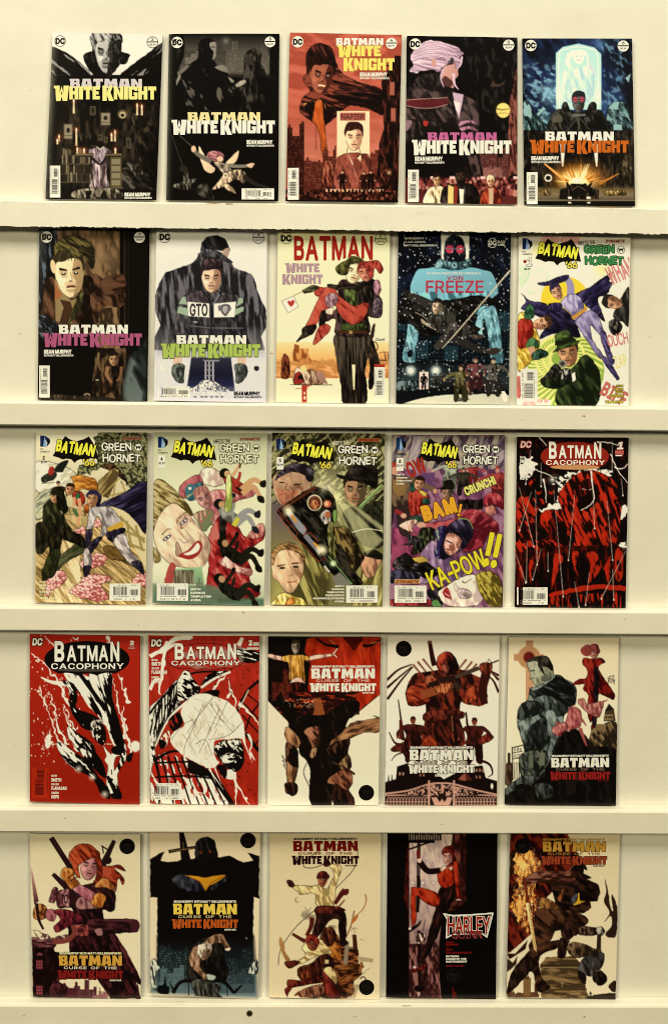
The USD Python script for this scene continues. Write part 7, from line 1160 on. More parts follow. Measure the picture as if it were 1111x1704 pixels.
def c45(p):
    p.light = True
    p.bg('c9bda0'); p.V([(45, 45), (1045, 45), (1020, 1540), (40, 1525)], [(0, 'c2b594'), (.3, 'd0c4a6'), (1, 'd6ccb2')])
    # stone wheel cross
    C = 'b5855c'
    p.R(225, 78, 288, 620, C); p.R(120, 200, 380, 258, C); p.E(253, 228, 100, 100, C); p.E(253, 228, 54, 54, '8a4c30'); p.E(253, 228, 44, 46, '6e1c1c'); p.R(232, 320, 280, 640, 'c0916a'); p.dots(6, '3a1412', 5, 8, 225, 195, 280, 260)
    # big sombre man in profile, slate coat
    B1, B2, B3 = '55605a', '1c211e', '84908a'
    p.F([(150, 760), (165, 660), (240, 600), (260, 500), (330, 480), (470, 380), (560, 410), (660, 480), (665, 600), (600, 700), (560, 750), (560, 900), (520, 1010), (440, 1200), (380, 1330), (300, 1330), (180, 1280), (210, 1080), (180, 920), (155, 850)], B1, B2, B3, k=.46, kl=.6, ang=60, sc=50)
    p.F([(150, 760), (180, 650), (240, 610), (340, 620), (380, 700), (300, 740), (200, 780)], '1c1f1c', None, '4c544f', kl=.62, sc=34); p.F([(245, 490), (280, 530), (420, 450), (500, 380), (560, 410), (640, 500), (660, 640), (560, 640), (400, 560), (300, 580)], '232724', '121412', '4e5752', kl=.6, ang=25, sc=34); p.F([(380, 560), (520, 610), (600, 680), (520, 750), (420, 700)], '333a36', '191d1a', '5e6862', sc=34)
    p.F([(235, 260), (320, 240), (390, 290), (470, 350), (440, 420), (370, 440), (330, 490), (295, 470), (280, 430), (255, 410), (265, 370), (245, 330)], '8e8f78', '585c4c', 'a8a98e', k=.44, sc=34); p.F([(235, 270), (300, 225), (400, 212), (450, 270), (465, 350), (420, 320), (370, 310), (385, 380), (340, 320), (320, 260)], '26211b', '15120f', '47413a', sc=24); p.L([(262, 350), (300, 340)], 9, '26211b'); p.L([(270, 415), (300, 405)], 7, '3a2c24'); p.E(405, 345, 20, 34, '80816a', rot=-10)
    p.F([(160, 820), (180, 790), (260, 760), (240, 960), (200, 980)], '6a756f', '414a45', '8e9a94', sc=30); p.F([(250, 850), (400, 760), (400, 1000), (300, 1050), (240, 980)], '262b28', '131614', '4a534e', sc=30); p.F([(390, 720), (470, 700), (530, 880), (480, 1000), (420, 1180), (380, 1190), (440, 940)], '6c7872', '444e49', '8f9b95', k=.42, sc=34, ang=70)
    p.F([(180, 1080), (400, 1050), (400, 1180), (300, 1290), (180, 1260)], '3a3f38', '181b18', '69705f', ang=70, sc=26); p.R(250, 1080, 290, 1200, '5c6252'); p.R(340, 1065, 390, 1180, '666a56'); p.F([(40, 1390), (180, 1280), (300, 1270), (380, 1320), (500, 1340), (480, 1420), (60, 1480)], '3a403c', '171a18', '5c655f', sc=40)
    # woman in a long red coat, two pink pigs, house on a hill
    p.F([(720, 280), (730, 230), (800, 240), (880, 230), (925, 270), (870, 300), (880, 360), (960, 480), (1005, 550), (990, 600), (900, 560), (860, 560), (850, 700), (790, 800), (765, 700), (770, 560), (725, 510), (740, 460), (630, 470), (690, 420), (750, 410), (765, 340)], '781712', '430b0a', '96281f', k=.43, ang=75, sc=30); p.F([(825, 300), (870, 360), (860, 620), (840, 880), (800, 900), (815, 700), (820, 500)], '20131a', '120b0e', '3c2430', sc=20); p.P([(800, 820), (840, 840), (820, 915), (800, 880)], '5a1412'); p.head(825, 180, 78, 105, 'b07a64', '7a4c40', '8e3a3c'); p.P([(705, 160), (780, 110), (800, 200), (740, 215)], '8a3c38'); p.F([(780, 130), (840, 115), (875, 170), (850, 200), (800, 160)], '8e4040', '5a2024', None, sc=14)
    p.F([(680, 600), (740, 590), (770, 640), (900, 610), (895, 690), (860, 760), (770, 720), (700, 650)], 'a8645c', '7a3c3a', 'c08a7e', sc=20); p.L([(900, 620), (950, 600)], 22, 'a8645c', 6)
    p.F([(805, 870), (880, 830), (1020, 800), (1020, 1090), (780, 1060)], '57442e', '2a2018', '8a7250', k=.48, ang=60, sc=24); p.H([(910, 760), (925, 690), (960, 640), (1000, 690), (1015, 790), (910, 790)], '4a3c2c'); p.H([(920, 700), (955, 635), (1005, 690)], '2a2018'); p.R(915, 730, 990, 780, '86704e'); p.R(840, 815, 930, 870, '7a6444'); [p.R(x, 745, x + 14, 765, '33281c') for x in (925, 950, 970)]
    for _ in range(12): p.L([(940 + p.rnd.uniform(0, 70), 380 + p.rnd.uniform(0, 80))] * 2 + [(945 + p.rnd.uniform(0, 70), 390 + p.rnd.uniform(0, 80))], 5, '3a3028')
    p.F([(450, 1100), (540, 900), (700, 870), (830, 1010), (1030, 1060), (1020, 1540), (40, 1530), (60, 1430), (300, 1340)], '110e0c', None, '1f1a16', sc=50, rough=10); p.F([(300, 1360), (370, 1330), (480, 1380), (480, 1450), (340, 1480)], '2a2e2b', '121412', '525a55', sc=24); p.L([(330, 1360), (330, 1440)], 24, '3c423e', 16); p.L([(370, 1350), (390, 1460)], 26, '444b46', 16)
    p.F([(570, 800), (600, 690), (650, 665), (710, 700), (715, 800), (690, 850), (600, 870), (520, 900), (450, 870), (500, 810)], 'b06060', '863e40', 'c48078', k=.42, kl=.6, ang=75, sc=24); p.F([(445, 865), (500, 820), (560, 800), (600, 840), (540, 890), (500, 920)], 'b56a66', '7e3a3c', 'c88c82', sc=18); p.P([(480, 790), (520, 810), (500, 825)], '9a4c4c'); p.P([(500, 900), (540, 880), (530, 925)], '7a2c2e'); p.L([(700, 850), (740, 960), (760, 1010)], 34, '9a4c4a', 10); p.L([(600, 680), (660, 640)], 12, 'a05654', 6); p.L([(715, 770), (755, 830)], 24, '9a5450', 10)
    p.L([(105, 1020), (110, 1310)], 9, '2a2620'); p.L([(100, 1025), (200, 1000)], 9, '2a2620'); p.L([(110, 1120), (190, 1110)], 7, '2a2620'); p.L([(105, 1070), (195, 1055)], 6, '2a2620'); [p.L([(x, 1150), (x, 1300)], 6, '2a2620') for x in (125, 145, 165)]; p.F([(45, 1180), (100, 1160), (105, 1320), (45, 1350)], '5a4430', '33261a', None, sc=20); p.R(65, 1070, 88, 1180, '3a2e22')
    p.T('gate_lettering', 'ARK', 118, 1022, 190, 1056, '2c2822', 1, gap=.2, bold=False); p.T('gate_lettering', 'AS', 116, 1076, 170, 1110, '2c2822', 1, gap=.2, bold=False)
    seal(p, 185, 1405, 64)
    title_curse(p, 440, 1085, 962, 1310, 'ded4c0', 'ece4d0', '7a6458', '8e1f1a', 'THREE', cbk='5a1814')

def c51(p):
    p.light = True
    p.bg('c6bb98'); p.V([(50, 45), (1030, 45), (1030, 1500), (70, 1490)], [(0, 'bfb592'), (.4, 'cabf9e'), (1, 'cec4a6')])
    seal(p, 908, 157, 69)
    # rooftop, fire escape, far towers
    p.F([(385, 840), (700, 790), (800, 920), (870, 1040), (980, 1330), (1028, 1500), (760, 1500), (640, 1320), (400, 1130)], '2c1214', '170c0d', '4c2024', k=.5, kl=.64, ang=60, sc=34, hard=True); p.F([(870, 1030), (1030, 1340), (980, 1345), (850, 1080)], '371619', '1c0d0f', '5c2a2e', ang=60, sc=20)
    p.F([(70, 990), (250, 990), (270, 1090), (640, 1100), (700, 1500), (75, 1490)], '1c0d0e', None, '33161a', kl=.66, ang=88, sc=40, hard=True); p.H([(640, 1320), (760, 1500), (480, 1500), (400, 1440), (290, 1330)], 'cbc0a0'); p.F([(70, 960), (240, 985), (290, 1010), (240, 1060), (70, 1040)], '6a3a40', '33181c', '8e5c5c', ang=3, sc=16, stretch=5); p.F([(80, 900), (160, 920), (260, 960), (380, 930), (360, 980), (150, 980)], 'a08070', '55302e', 'cfc2a4', k=.48, kl=.56, sc=22, stretch=1.5, rough=12)
    for x, y in ((108, 1165), (108, 1390)): p.R(x - 6, y - 8, x + 62, y + 84, '3a171b'); [p.R(x + c * 19, y + r * 26, x + c * 19 + 15, y + r * 26 + 21, '8e4048') for c in range(3) for r in range(3)]
    p.F([(105, 1110), (135, 1090), (165, 1110), (160, 1122), (105, 1122)], '8a4048'); p.city(280, 460, 1500, 1340, 1440, '55202a', None, 40, 70); p.city(440, 640, 1500, 1320, 1430, '4a1f28', '7a4048', 40, 60, .9, .2); p.city(600, 740, 1500, 1430, 1480, '8a5c5c', None, 20, 40); p.F([(235, 1490), (240, 1370), (370, 1380), (360, 1490)], '4c2028', '2a1216', '6c3438', sc=20); p.P([(985, 1500), (1000, 1370), (1015, 1500)], '3a161a')
    # red-haired woman with weapons
    p.L([(240, 80), (400, 330), (430, 390)], 46, '2a1416', 50, smooth=False); p.L([(245, 85), (330, 215)], 10, '4c2a2c', smooth=False); p.L([(255, 400), (400, 540)], 34, '2f181a', 60, smooth=False); p.L([(795, 105), (690, 330)], 34, '2a1818', 60, smooth=False); p.L([(680, 150), (760, 200)], 12, '2a1818'); p.L([(690, 150), (700, 220)], 10, '2a1818'); p.E(740, 280, 32, 34, '241414')
    p.F([(640, 330), (760, 330), (840, 320), (895, 380), (800, 350), (880, 440), (870, 500), (830, 440), (810, 560), (780, 500), (690, 470), (640, 420)], '8c2f1a', '5a1a10', 'a8482c', k=.44, ang=20, sc=22, stretch=5)
    p.F([(290, 560), (420, 530), (600, 480), (740, 470), (800, 560), (800, 700), (760, 740), (690, 720), (690, 830), (460, 800), (420, 700), (300, 700)], '33181b', '190d0f', '55292c', kl=.62, ang=60, sc=34); p.F([(310, 560), (390, 530), (400, 690), (310, 680)], '8e5a5c', '5c3236', 'b08480', sc=18, hard=True); p.F([(225, 600), (260, 520), (300, 530), (270, 650), (220, 650)], '6c3a3e', '3c1c20', 'a07470', sc=16); p.F([(470, 620), (560, 600), (660, 700), (470, 710)], 'a0706e', '6a3e42', None, sc=26)
    p.F([(620, 520), (650, 460), (720, 435), (780, 490), (790, 550), (700, 520)], 'b06a34', '7a3e1c', 'c8884c', sc=24); p.F([(430, 540), (480, 490), (640, 570), (700, 600), (680, 700), (600, 660)], 'a8606a', '7a3c48', 'c08488', k=.4, sc=34); p.F([(590, 660), (640, 565), (720, 590), (710, 650), (670, 705)], 'bd7430', '87481a', 'd09450', sc=22); p.F([(320, 400), (360, 340), (430, 360), (450, 430), (490, 490), (430, 530), (390, 510)], 'b87232', '7c4218', 'cd9250', k=.44, sc=22); p.L([(390, 430), (450, 395)], 9, '33181a'); p.L([(410, 460), (470, 425)], 9, '33181a')
    p.head(575, 330, 160, 235, 'b9807c', '8a5054', '8c2f1a', rot=8, look=.3, mouth='5a2020'); p.F([(395, 260), (420, 180), (510, 130), (600, 150), (670, 240), (690, 400), (650, 470), (610, 480), (640, 380), (620, 260), (560, 280), (480, 330), (500, 440), (450, 400), (420, 320)], '96341c', '601e10', 'b5502e', k=.45, kl=.6, ang=50, sc=24, stretch=5)
    p.V([(55, 340), (70, 360), (130, 640), (90, 670)], [(0, 'c2a49a'), (.6, '8a5c58'), (1, '4c2426')]); p.F([(80, 720), (120, 670), (190, 680), (205, 770), (150, 810), (85, 790)], 'a86a34', '5c3018', 'c48a4c', k=.47, sc=16); p.L([(110, 660), (130, 800), (170, 890)], 30, '2c1416', 18); p.F([(195, 720), (280, 720), (270, 815), (200, 800)], 'a8606a', '6c3840', None, sc=20); p.F([(260, 720), (400, 720), (540, 800), (420, 850), (290, 920), (260, 860), (320, 800)], '6a1f28', '3a1218', '862f36', k=.45, sc=30)
    p.F([(560, 810), (700, 800), (960, 800), (1015, 850), (1000, 910), (930, 920), (700, 930), (560, 920)], '3a1a1f', '1f1013', '5c2a30', kl=.6, ang=5, sc=26, stretch=5); p.E(975, 860, 42, 54, '4a2026'); p.L([(700, 810), (940, 815)], 14, '5a2a30', smooth=False); p.F([(430, 860), (560, 850), (560, 950), (450, 940)], '8a3c38', '4c1c1e', 'aa5c4c', sc=22); p.E(500, 900, 48, 34, '7a3434'); p.E(500, 900, 30, 20, '4a1e20'); p.F([(620, 890), (680, 880), (690, 940), (640, 945)], '9a6a6c'); p.L([(250, 1000), (370, 990), (440, 930), (430, 850)], 44, '7a3a34', 40)
    p.T('vest_lettering', 'TO', 325, 580, 385, 660, '33181b', 1)
    title_curse(p, 300, 1090, 868, 1330, 'd6c8a0', 'c99a3c', 'c9bca0', '801c18', 'FOUR', cbk='d6cbb0', bk='1c0d0e')

def c52(p):
    p.bg('c4b494'); p.V([(58, 40), (1035, 40), (1010, 1550), (58, 1510)], [(0, 'bfae8c'), (.3, 'c9ba9a'), (1, 'cdc0a4')])
    seal(p, 923, 158, 69)
    # large dark armoured torso with plain round helmet, plain gold chest plate
    p.H([(315, 50), (350, 50), (420, 330), (335, 330)], '17110f'); p.L([(225, 255), (300, 240), (460, 215)], 30, '241a14', 26, smooth=False); p.L([(240, 250), (450, 222)], 6, '8a6a3a', smooth=False); p.L([(352, 170), (358, 240)], 6, '8a6a3a')
    p.H([(62, 325), (130, 280), (190, 255), (150, 335), (230, 350), (330, 330), (440, 320), (460, 300), (650, 300), (680, 310), (760, 290), (880, 350), (970, 335), (920, 262), (1025, 300), (1020, 670), (970, 660), (970, 1300), (125, 1300), (125, 660), (62, 660)], '110d0c', rough=5)
    p.F([(455, 290), (460, 200), (490, 145), (555, 125), (620, 150), (645, 220), (650, 310), (560, 350), (470, 330)], '14110f', None, '2b2a2e', kl=.6, ang=70, sc=40); p.glow(505, 260, 26, 'b03a20', 1); p.glow(590, 255, 26, 'b03a20', 1); p.F([(250, 510), (330, 450), (480, 500), (560, 600), (380, 600)], '2e3038', '15141a', '4a4e5c', kl=.58, sc=44, soft=14); p.F([(600, 560), (740, 470), (740, 510), (620, 600)], '26272e', '15141a', '3f424e', sc=40, soft=12)
    p.P([(370, 465), (480, 472), (545, 485), (620, 470), (728, 464), (640, 530), (580, 560), (550, 600), (520, 550), (480, 510)], 'c0861c', rough=0); p.L([(375, 462), (500, 520), (550, 600), (600, 530), (728, 462)], 6, '7a3a16', smooth=False)
    # blue city at night with a crouching strong man
    p.V([(128, 1000), (970, 1000), (1010, 1545), (60, 1500), (125, 1250)], [(0, '110d0c'), (.35, '1c2226'), (.7, '3f5258'), (1, '6a7c80')], soft=20); p.city(140, 420, 1400, 1090, 1250, '24302f', '6a848a', 40, 80, .9, .4); p.city(690, 970, 1420, 1080, 1260, '1f292c', '5c747c', 40, 80, .9, .3); p.city(150, 360, 1460, 1250, 1330, '5a7076', '26343a', 30, 70, .8, .5); p.city(640, 980, 1500, 1260, 1370, '3a4c52', '7a9096', 30, 70, .7, .3)
    p.F([(60, 1250), (100, 1200), (150, 1290), (110, 1330), (120, 1470), (65, 1430)], '8a958e', '2e3a3c', 'c2c2b0', k=.48, kl=.56, ang=80, sc=16, stretch=3); p.F([(920, 1310), (1000, 1200), (1010, 1330), (940, 1330)], '8a958e', '2e3a3c', 'c2c2b0', k=.48, kl=.56, sc=16); p.F([(130, 1440), (180, 1430), (190, 1350), (210, 1430), (230, 1450), (220, 1510), (130, 1500)], '0f1112')
    p.F([(400, 1150), (470, 1060), (560, 1010), (700, 1010), (720, 1200), (750, 1300), (720, 1400), (600, 1380), (400, 1370), (390, 1250)], '231f1a', '110e0c', '3a352c', sc=34); p.F([(550, 1040), (620, 990), (700, 980), (740, 1050), (770, 1110), (720, 1120), (680, 1060), (580, 1080)], '8e6a50', '523826', 'ae8a6c', k=.45, sc=26); p.P([(720, 1110), (770, 1100), (760, 1125), (730, 1125)], 'd0c2a8'); p.F([(405, 1180), (440, 1100), (500, 1090), (520, 1160), (500, 1260), (560, 1340), (580, 1390), (540, 1390), (440, 1290), (410, 1240)], '977256', '583c28', 'b8937a', k=.44, sc=30)
    p.head(545, 1145, 90, 130, '9a7860', '5c4230', 'b9ab98', rot=15); p.F([(470, 1130), (490, 1075), (560, 1065), (600, 1110), (540, 1120), (520, 1190), (480, 1180)], 'b5a894', '7a6a58', 'd0c4b0', sc=18)
    p.L([(260, 1500), (340, 1400), (500, 1400), (700, 1400), (800, 1500)], 32, '15120f', 26); p.L([(800, 1500), (870, 1430)], 30, '15120f', 12); p.L([(280, 1500), (230, 1400)], 22, '15120f', 6); p.F([(430, 1400), (520, 1380), (680, 1440), (660, 1500), (700, 1550), (480, 1530)], '3a3a34', '181714', '5c5c50', sc=24); p.F([(560, 1330), (640, 1350), (620, 1390), (570, 1380)], 'a8b0a6'); [p.L([(x, 1400), (x, 1530)], 8, '15120f') for x in (400, 460, 740)]
    p.L([(905, 1010), (912, 1025)], 7, 'c2b8a0')
    title_curse(p, 258, 685, 830, 935, 'e4dac0', 'd8b84a', 'c0ae7c', 'b5541c', 'SIX', cbk='dcd0b4')

def c53(p):
    p.light = True
    p.bg('c3b48e'); p.V([(50, 40), (1040, 40), (1020, 1500), (48, 1485)], [(0, 'bcae88'), (.3, 'c6b792'), (1, 'c9bb98')])
    Y, R1, K = 'cbb47c', '7a2818', '2a1410'
    # heap of earth, timbers and planks
    p.F([(520, 900), (560, 860), (640, 920), (700, 1010), (840, 1060), (830, 1180), (860, 1250), (800, 1340), (760, 1480), (330, 1480), (310, 1430), (520, 1360), (600, 1100)], '5c2f18', '2c150d', '8e5228', k=.47, kl=.58, ang=15, sc=24, stretch=3, rough=10); p.F([(560, 1040), (640, 990), (690, 1060), (680, 1160), (600, 1130)], 'a05a22', '6c3614', 'bf7a34', sc=20, ang=60); p.F([(620, 1200), (850, 1190), (860, 1230), (640, 1250)], '7d4a22', '42220f', 'a06a34', ang=5, sc=14, stretch=5); p.F([(660, 1310), (840, 1250), (860, 1290), (700, 1390)], '6c3a1c', '3a1a0d', '94582c', ang=-20, sc=16)
    p.F([(310, 1430), (440, 1380), (540, 1370), (550, 1440), (440, 1480), (340, 1480)], '7a4a34', '42221a', '9c6c50', sc=20); p.L([(740, 990), (720, 1190)], 34, '8a7a64', 40, smooth=False); p.L([(720, 1040), (800, 1050)], 16, '857560'); p.L([(835, 1140), (965, 1160)], 38, 'a89674', 34, smooth=False); p.L([(865, 1170), (850, 1270)], 26, '8a5a34', 22); p.L([(800, 930), (810, 1060)], 34, '4a2414', 40)
    for q in ([(770, 900), (800, 870), (830, 880)], [(800, 930), (800, 880), (770, 870)], [(850, 970), (885, 980)], [(900, 1250), (935, 1225)], [(865, 1280), (900, 1265)], [(360, 690), (400, 720), (420, 690)]): p.L(q, 5, '8a7a5c')
    for k in range(6): p.L([(840 - k * 12, 1370), (800 - k * 16, 1490)], 5, '6a4c34'); p.L([(580 + k * 11, 880), (576 + k * 12, 850)], 5, '3a2818')
    p.E(378, 755, 44, 42, 'a89c80', rough=10); p.P([(330, 770), (350, 740), (400, 740), (450, 770), (400, 780)], '9a8c70', rough=8); p.L([(430, 780), (420, 860), (380, 940)], 46, '5a2418', 30); p.F([(520, 900), (600, 860), (640, 940), (600, 1030), (500, 1000)], '4a2014', '23100c', '7a4428', sc=24)
    # man above: cream shirt, dark breeches, rope; man below with a curved blade
    p.L([(530, 310), (450, 340), (370, 340), (360, 300), (480, 200), (660, 135), (800, 130), (830, 220), (790, 360), (650, 510), (480, 690), (300, 850), (180, 1010), (140, 1110), (132, 1200)], 6, '33241a', 5)
    p.F([(440, 500), (280, 495), (230, 480), (290, 550), (330, 580), (450, 570), (470, 680), (620, 680), (640, 500), (690, 340), (610, 310), (580, 320), (620, 400), (590, 470), (560, 530), (500, 490)], Y, '9a8450', 'dcca98', k=.42, kl=.62, ang=70, sc=26); p.F([(205, 480), (215, 450), (250, 455), (280, 500), (240, 515)], '4a201a', '23100e', None, sc=12); p.E(555, 310, 30, 24, '4a201a'); p.head(520, 450, 82, 115, '9c5c40', '6a3422', '5c1c14', rot=8); p.F([(470, 440), (480, 390), (530, 372), (575, 400), (570, 440), (500, 430)], '5a1c14', '33100c', '7c3020', sc=14)
    p.F([(460, 690), (620, 680), (700, 720), (730, 780), (730, 900), (720, 1000), (680, 1000), (660, 880), (660, 800), (590, 800), (540, 870), (480, 950), (430, 940), (460, 800)], '2a1512', '160c0a', '4a241c', kl=.62, ang=80, sc=34); p.F([(470, 690), (650, 680), (720, 720), (600, 750), (470, 740)], '4a1a14', '260f0c', '6c2c1e', sc=20); p.P([(680, 970), (730, 980), (745, 1010), (690, 1030)], '1f100d'); p.L([(630, 660), (690, 570), (720, 545)], 30, '551d16', 60); p.L([(650, 700), (715, 625)], 14, '6a2c1c', 10); p.P([(690, 540), (750, 530), (745, 575), (700, 580)], '5c1c16')
    p.L([(725, 960), (770, 850), (800, 720)], 9, '6a3c20'); p.P([(770, 840), (810, 760), (835, 760), (815, 800)], 'b5662c'); p.L([(810, 770), (880, 700), (905, 620), (895, 575)], 7, 'a8703c', 12)
    p.F([(335, 1050), (400, 990), (500, 970), (570, 1040), (600, 1100), (500, 1110), (430, 1140), (330, 1190), (300, 1160), (370, 1110)], Y, '94794a', 'dccb9a', k=.43, ang=25, sc=26); p.head(430, 1010, 95, 120, '86452c', '5a2818', '751f16', rot=-10); p.F([(370, 1000), (380, 950), (440, 935), (490, 970), (480, 1030), (430, 990)], '84251a', '55130d', '9c3a28', sc=14); p.L([(255, 925), (330, 970), (370, 990)], 24, '5a2a1c', 40); p.F([(190, 1170), (300, 1160), (310, 1190), (240, 1225), (205, 1215)], '5a2218', '2c120d', None, sc=12)
    p.V([(150, 950), (185, 1020), (190, 1080), (235, 1150), (200, 1160), (160, 1080), (138, 1000)], [(0, 'b58a50'), (1, '94683a')], hard=False); p.F([(300, 1230), (420, 1180), (500, 1110), (580, 1110), (630, 1200), (560, 1270), (430, 1320), (330, 1330)], '3a1812', '1c0d0a', '5c2a1c', sc=26); p.F([(330, 1260), (430, 1200), (470, 1290), (400, 1340), (330, 1330)], '6c2a18', '3a140d', '86401f', sc=22); p.R(540, 1150, 575, 1185, 'c4a878'); p.F([(525, 1240), (590, 1210), (650, 1290), (640, 1370), (590, 1320)], 'c6ac78', '94784c', None, sc=24); p.F([(520, 1250), (600, 1340), (680, 1480), (570, 1480), (530, 1380)], '77241a', '4a130e', '8f3626', ang=75, sc=26); p.F([(215, 1330), (330, 1330), (500, 1290), (520, 1350), (400, 1370), (280, 1390), (220, 1400)], '5c1c14', '2e100c', '7c3020', sc=24); p.F([(190, 1410), (260, 1380), (220, 1450), (205, 1480)], '661e18')
    seal(p, 908, 1395, 68); p.L([(850, 1320), (880, 1300), (910, 1335)], 9, '3a2418'); p.E(300, 626, 24, 26, 'b08a50'); p.E(310, 622, 22, 22, 'c5b690')
    title_curse(p, 255, 75, 835, 315, '2a1a14', '721512', '7c3a28', '2c0e10', 'SEVEN', cbk='2a1a14')

def c54(p):
    p.bg('0e0908')
    p.V([(255, 50), (640, 50), (560, 640), (520, 1000), (500, 1500), (260, 1500)], [(0, 'c4aa94'), (.25, 'b8a094'), (.55, '9c7c78'), (.75, '6a3c3a'), (1, '502826')], soft=6); p.F([(260, 60), (640, 60), (540, 700), (500, 1200), (260, 1200)], 'b39c90', '86707c', 'c8b4a4', k=.42, kl=.62, sc=60, hard=True, a=.4, soft=8)
    p.F([(640, 50), (750, 50), (740, 640), (650, 640)], '5c2a22', '2a120f', '7a4234', ang=88, sc=20, stretch=6, hard=True); p.F([(700, 100), (760, 60), (755, 640), (715, 640)], '2a110e', None, '4a1c16', ang=88, sc=20, hard=True); p.F([(200, 600), (235, 130), (255, 130), (255, 960), (240, 700)], '4c1511', '240d0b', None, ang=88, sc=16, hard=True); p.V([(60, 40), (250, 40), (205, 620), (240, 960), (240, 1490), (52, 1490)], [(0, '0e0908'), (1, '0d0807')])
    for y in (480,):
        for x in (285, 375, 470): p.E(x, y, 22, 20, 'a58e8c'); p.E(x, y, 12, 11, 'c6b4a8')
    p.F([(255, 1020), (500, 1000), (540, 1500), (255, 1480)], '5e302c', '33181a', '8e605a', k=.48, kl=.6, ang=85, sc=34, hard=True); p.R(260, 50, 540, 105, '0e0908'); [p.R(x, 52 + (k % 3) * 4, x + 9, 100, 'b39a86') for k, x in enumerate(range(272, 530, 22))]; p.R(250, 104, 480, 128, '0e0908'); p.L([(255, 185), (440, 120)], 14, '0e0908', smooth=False)
    for q in ([(335, 100), (330, 400), (325, 740)], [(350, 100), (345, 520)]): p.L(q, 13, '1a0e0c')
    p.L([(330, 420), (345, 480), (330, 740)], 22, '1f100d', 26); p.L([(340, 900), (345, 1100), (350, 1380)], 30, '1c0f0d', 24); p.L([(330, 1170), (410, 1210), (370, 1380)], 24, '1c0f0d', 14); p.E(345, 1410, 48, 30, '160b0a'); p.L([(400, 800), (375, 900)], 5, '2a1412'); p.F([(305, 1000), (340, 920), (390, 930), (395, 990), (340, 1020)], '8a6460', '3a1c1a', 'd0bcb0', k=.48, kl=.56, sc=14, ang=80); p.F([(455, 1080), (520, 1050), (520, 1250), (460, 1200)], '4a2422', '26110f', '7a4a44', sc=18); p.P([(330, 1450), (350, 1440), (350, 1475), (335, 1475)], 'b49a8c')
    # dancer in a red and black dress, hair tied up, leaning on a ladder
    p.F([(505, 580), (540, 510), (630, 490), (640, 560), (620, 700), (560, 800), (500, 960), (430, 1100), (350, 1210), (330, 1190), (400, 1030), (440, 860), (490, 700)], '23110f', '120a09', '4c241e', kl=.62, ang=110, sc=34, stretch=5); p.F([(500, 400), (560, 340), (640, 320), (660, 420), (640, 500), (540, 520)], '98230f', '651309', 'ad3a1c', k=.42, sc=34); p.F([(640, 300), (685, 300), (695, 420), (710, 620), (680, 630), (660, 500)], '94210f', '5a1009', 'a8341c', sc=26); p.E(690, 640, 28, 18, 'c9a898'); p.F([(640, 640), (740, 640), (700, 700), (600, 740)], '381712', '1a0c0a', '5a2a20', ang=-30, sc=20)
    p.L([(345, 290), (420, 375), (530, 370)], 54, '1d0f0d', 50); p.E(346, 282, 20, 24, 'c9a898'); p.F([(320, 200), (345, 190), (350, 260), (325, 260)], '7a1a10'); p.F([(268, 560), (290, 520), (400, 530), (500, 570), (530, 620), (500, 690), (400, 660), (320, 600), (320, 800), (300, 850), (275, 840)], '9c2612', '66140a', 'b03c1e', k=.42, ang=60, sc=34); p.F([(255, 890), (330, 840), (360, 810), (350, 850), (290, 900), (258, 920)], '1d0f0d'); p.E(262, 884, 12, 12, 'd0c0b0'); p.F([(260, 1260), (340, 1220), (410, 1190), (390, 1230), (300, 1270)], '7d1c12', '4a0f0a', None, sc=18); p.E(302, 1222, 12, 12, 'c9b8a8')
    p.head(598, 255, 82, 120, 'bd8a78', '84504a', '4a1812', look=-.2); p.F([(545, 230), (550, 180), (600, 150), (650, 165), (660, 240), (670, 290), (640, 280), (625, 220), (570, 215)], '6a1a12', '3a0e0b', '8a2a1c', sc=16); p.F([(525, 360), (560, 330), (600, 345), (640, 330), (630, 370), (590, 350), (545, 380)], 'c9ac98'); p.L([(640, 1400), (648, 1500)], 10, '7a1410', 14); p.L([(660, 1440), (668, 1500)], 9, '7a1410')
    seal(p, 645, 1300, 68)
    pts = [(558, 750), (640, 765), (800, 758), (995, 745), (940, 960), (900, 930), (640, 935), (580, 965), (590, 800)]
    p.S('title_plate', Polygon(pts).buffer(4), 'e0d6c2', 1); p.S('title_plate_inner', Polygon(pts).buffer(-9), '0f0a09', 2)
    g = fit(lettering('HARLEY', dict(gap=.05)), 592, 775, 968, 930); p.S('title_lettering', g.buffer(5), 'e0d6c2', 3); p.S('title_lettering', g, '94201a', 4)
    g = fit(lettering('QUINN', dict(gap=.12, bold=False)), 632, 905, 895, 975); p.S('title_lettering', g.buffer(3), '1c0c0b', 5); p.S('title_lettering', g, '8e3a3c', 6)
    for t, y, w, c in (('SEAN', 992, 66, '7c1612'), ('MURPHY', 1014, 114, '7c1612'), ('WITH', 1046, 40, '5a100e'), ('MATT', 1062, 66, '7c1612'), ('HOLLINGSWORTH', 1086, 224, '7c1612'), ('BATMAN:', 1116, 116, 'dcd0bc'), ('CURSE OF THE', 1140, 180, 'dcd0bc'), ('WHITE KNIGHT', 1164, 188, 'dcd0bc'), ('BOOK SEVEN', 1202, 160, '7c1612')): p.T('author_credit', t, 578, y, 578 + w, y + 18, c, 2, fat=.07)

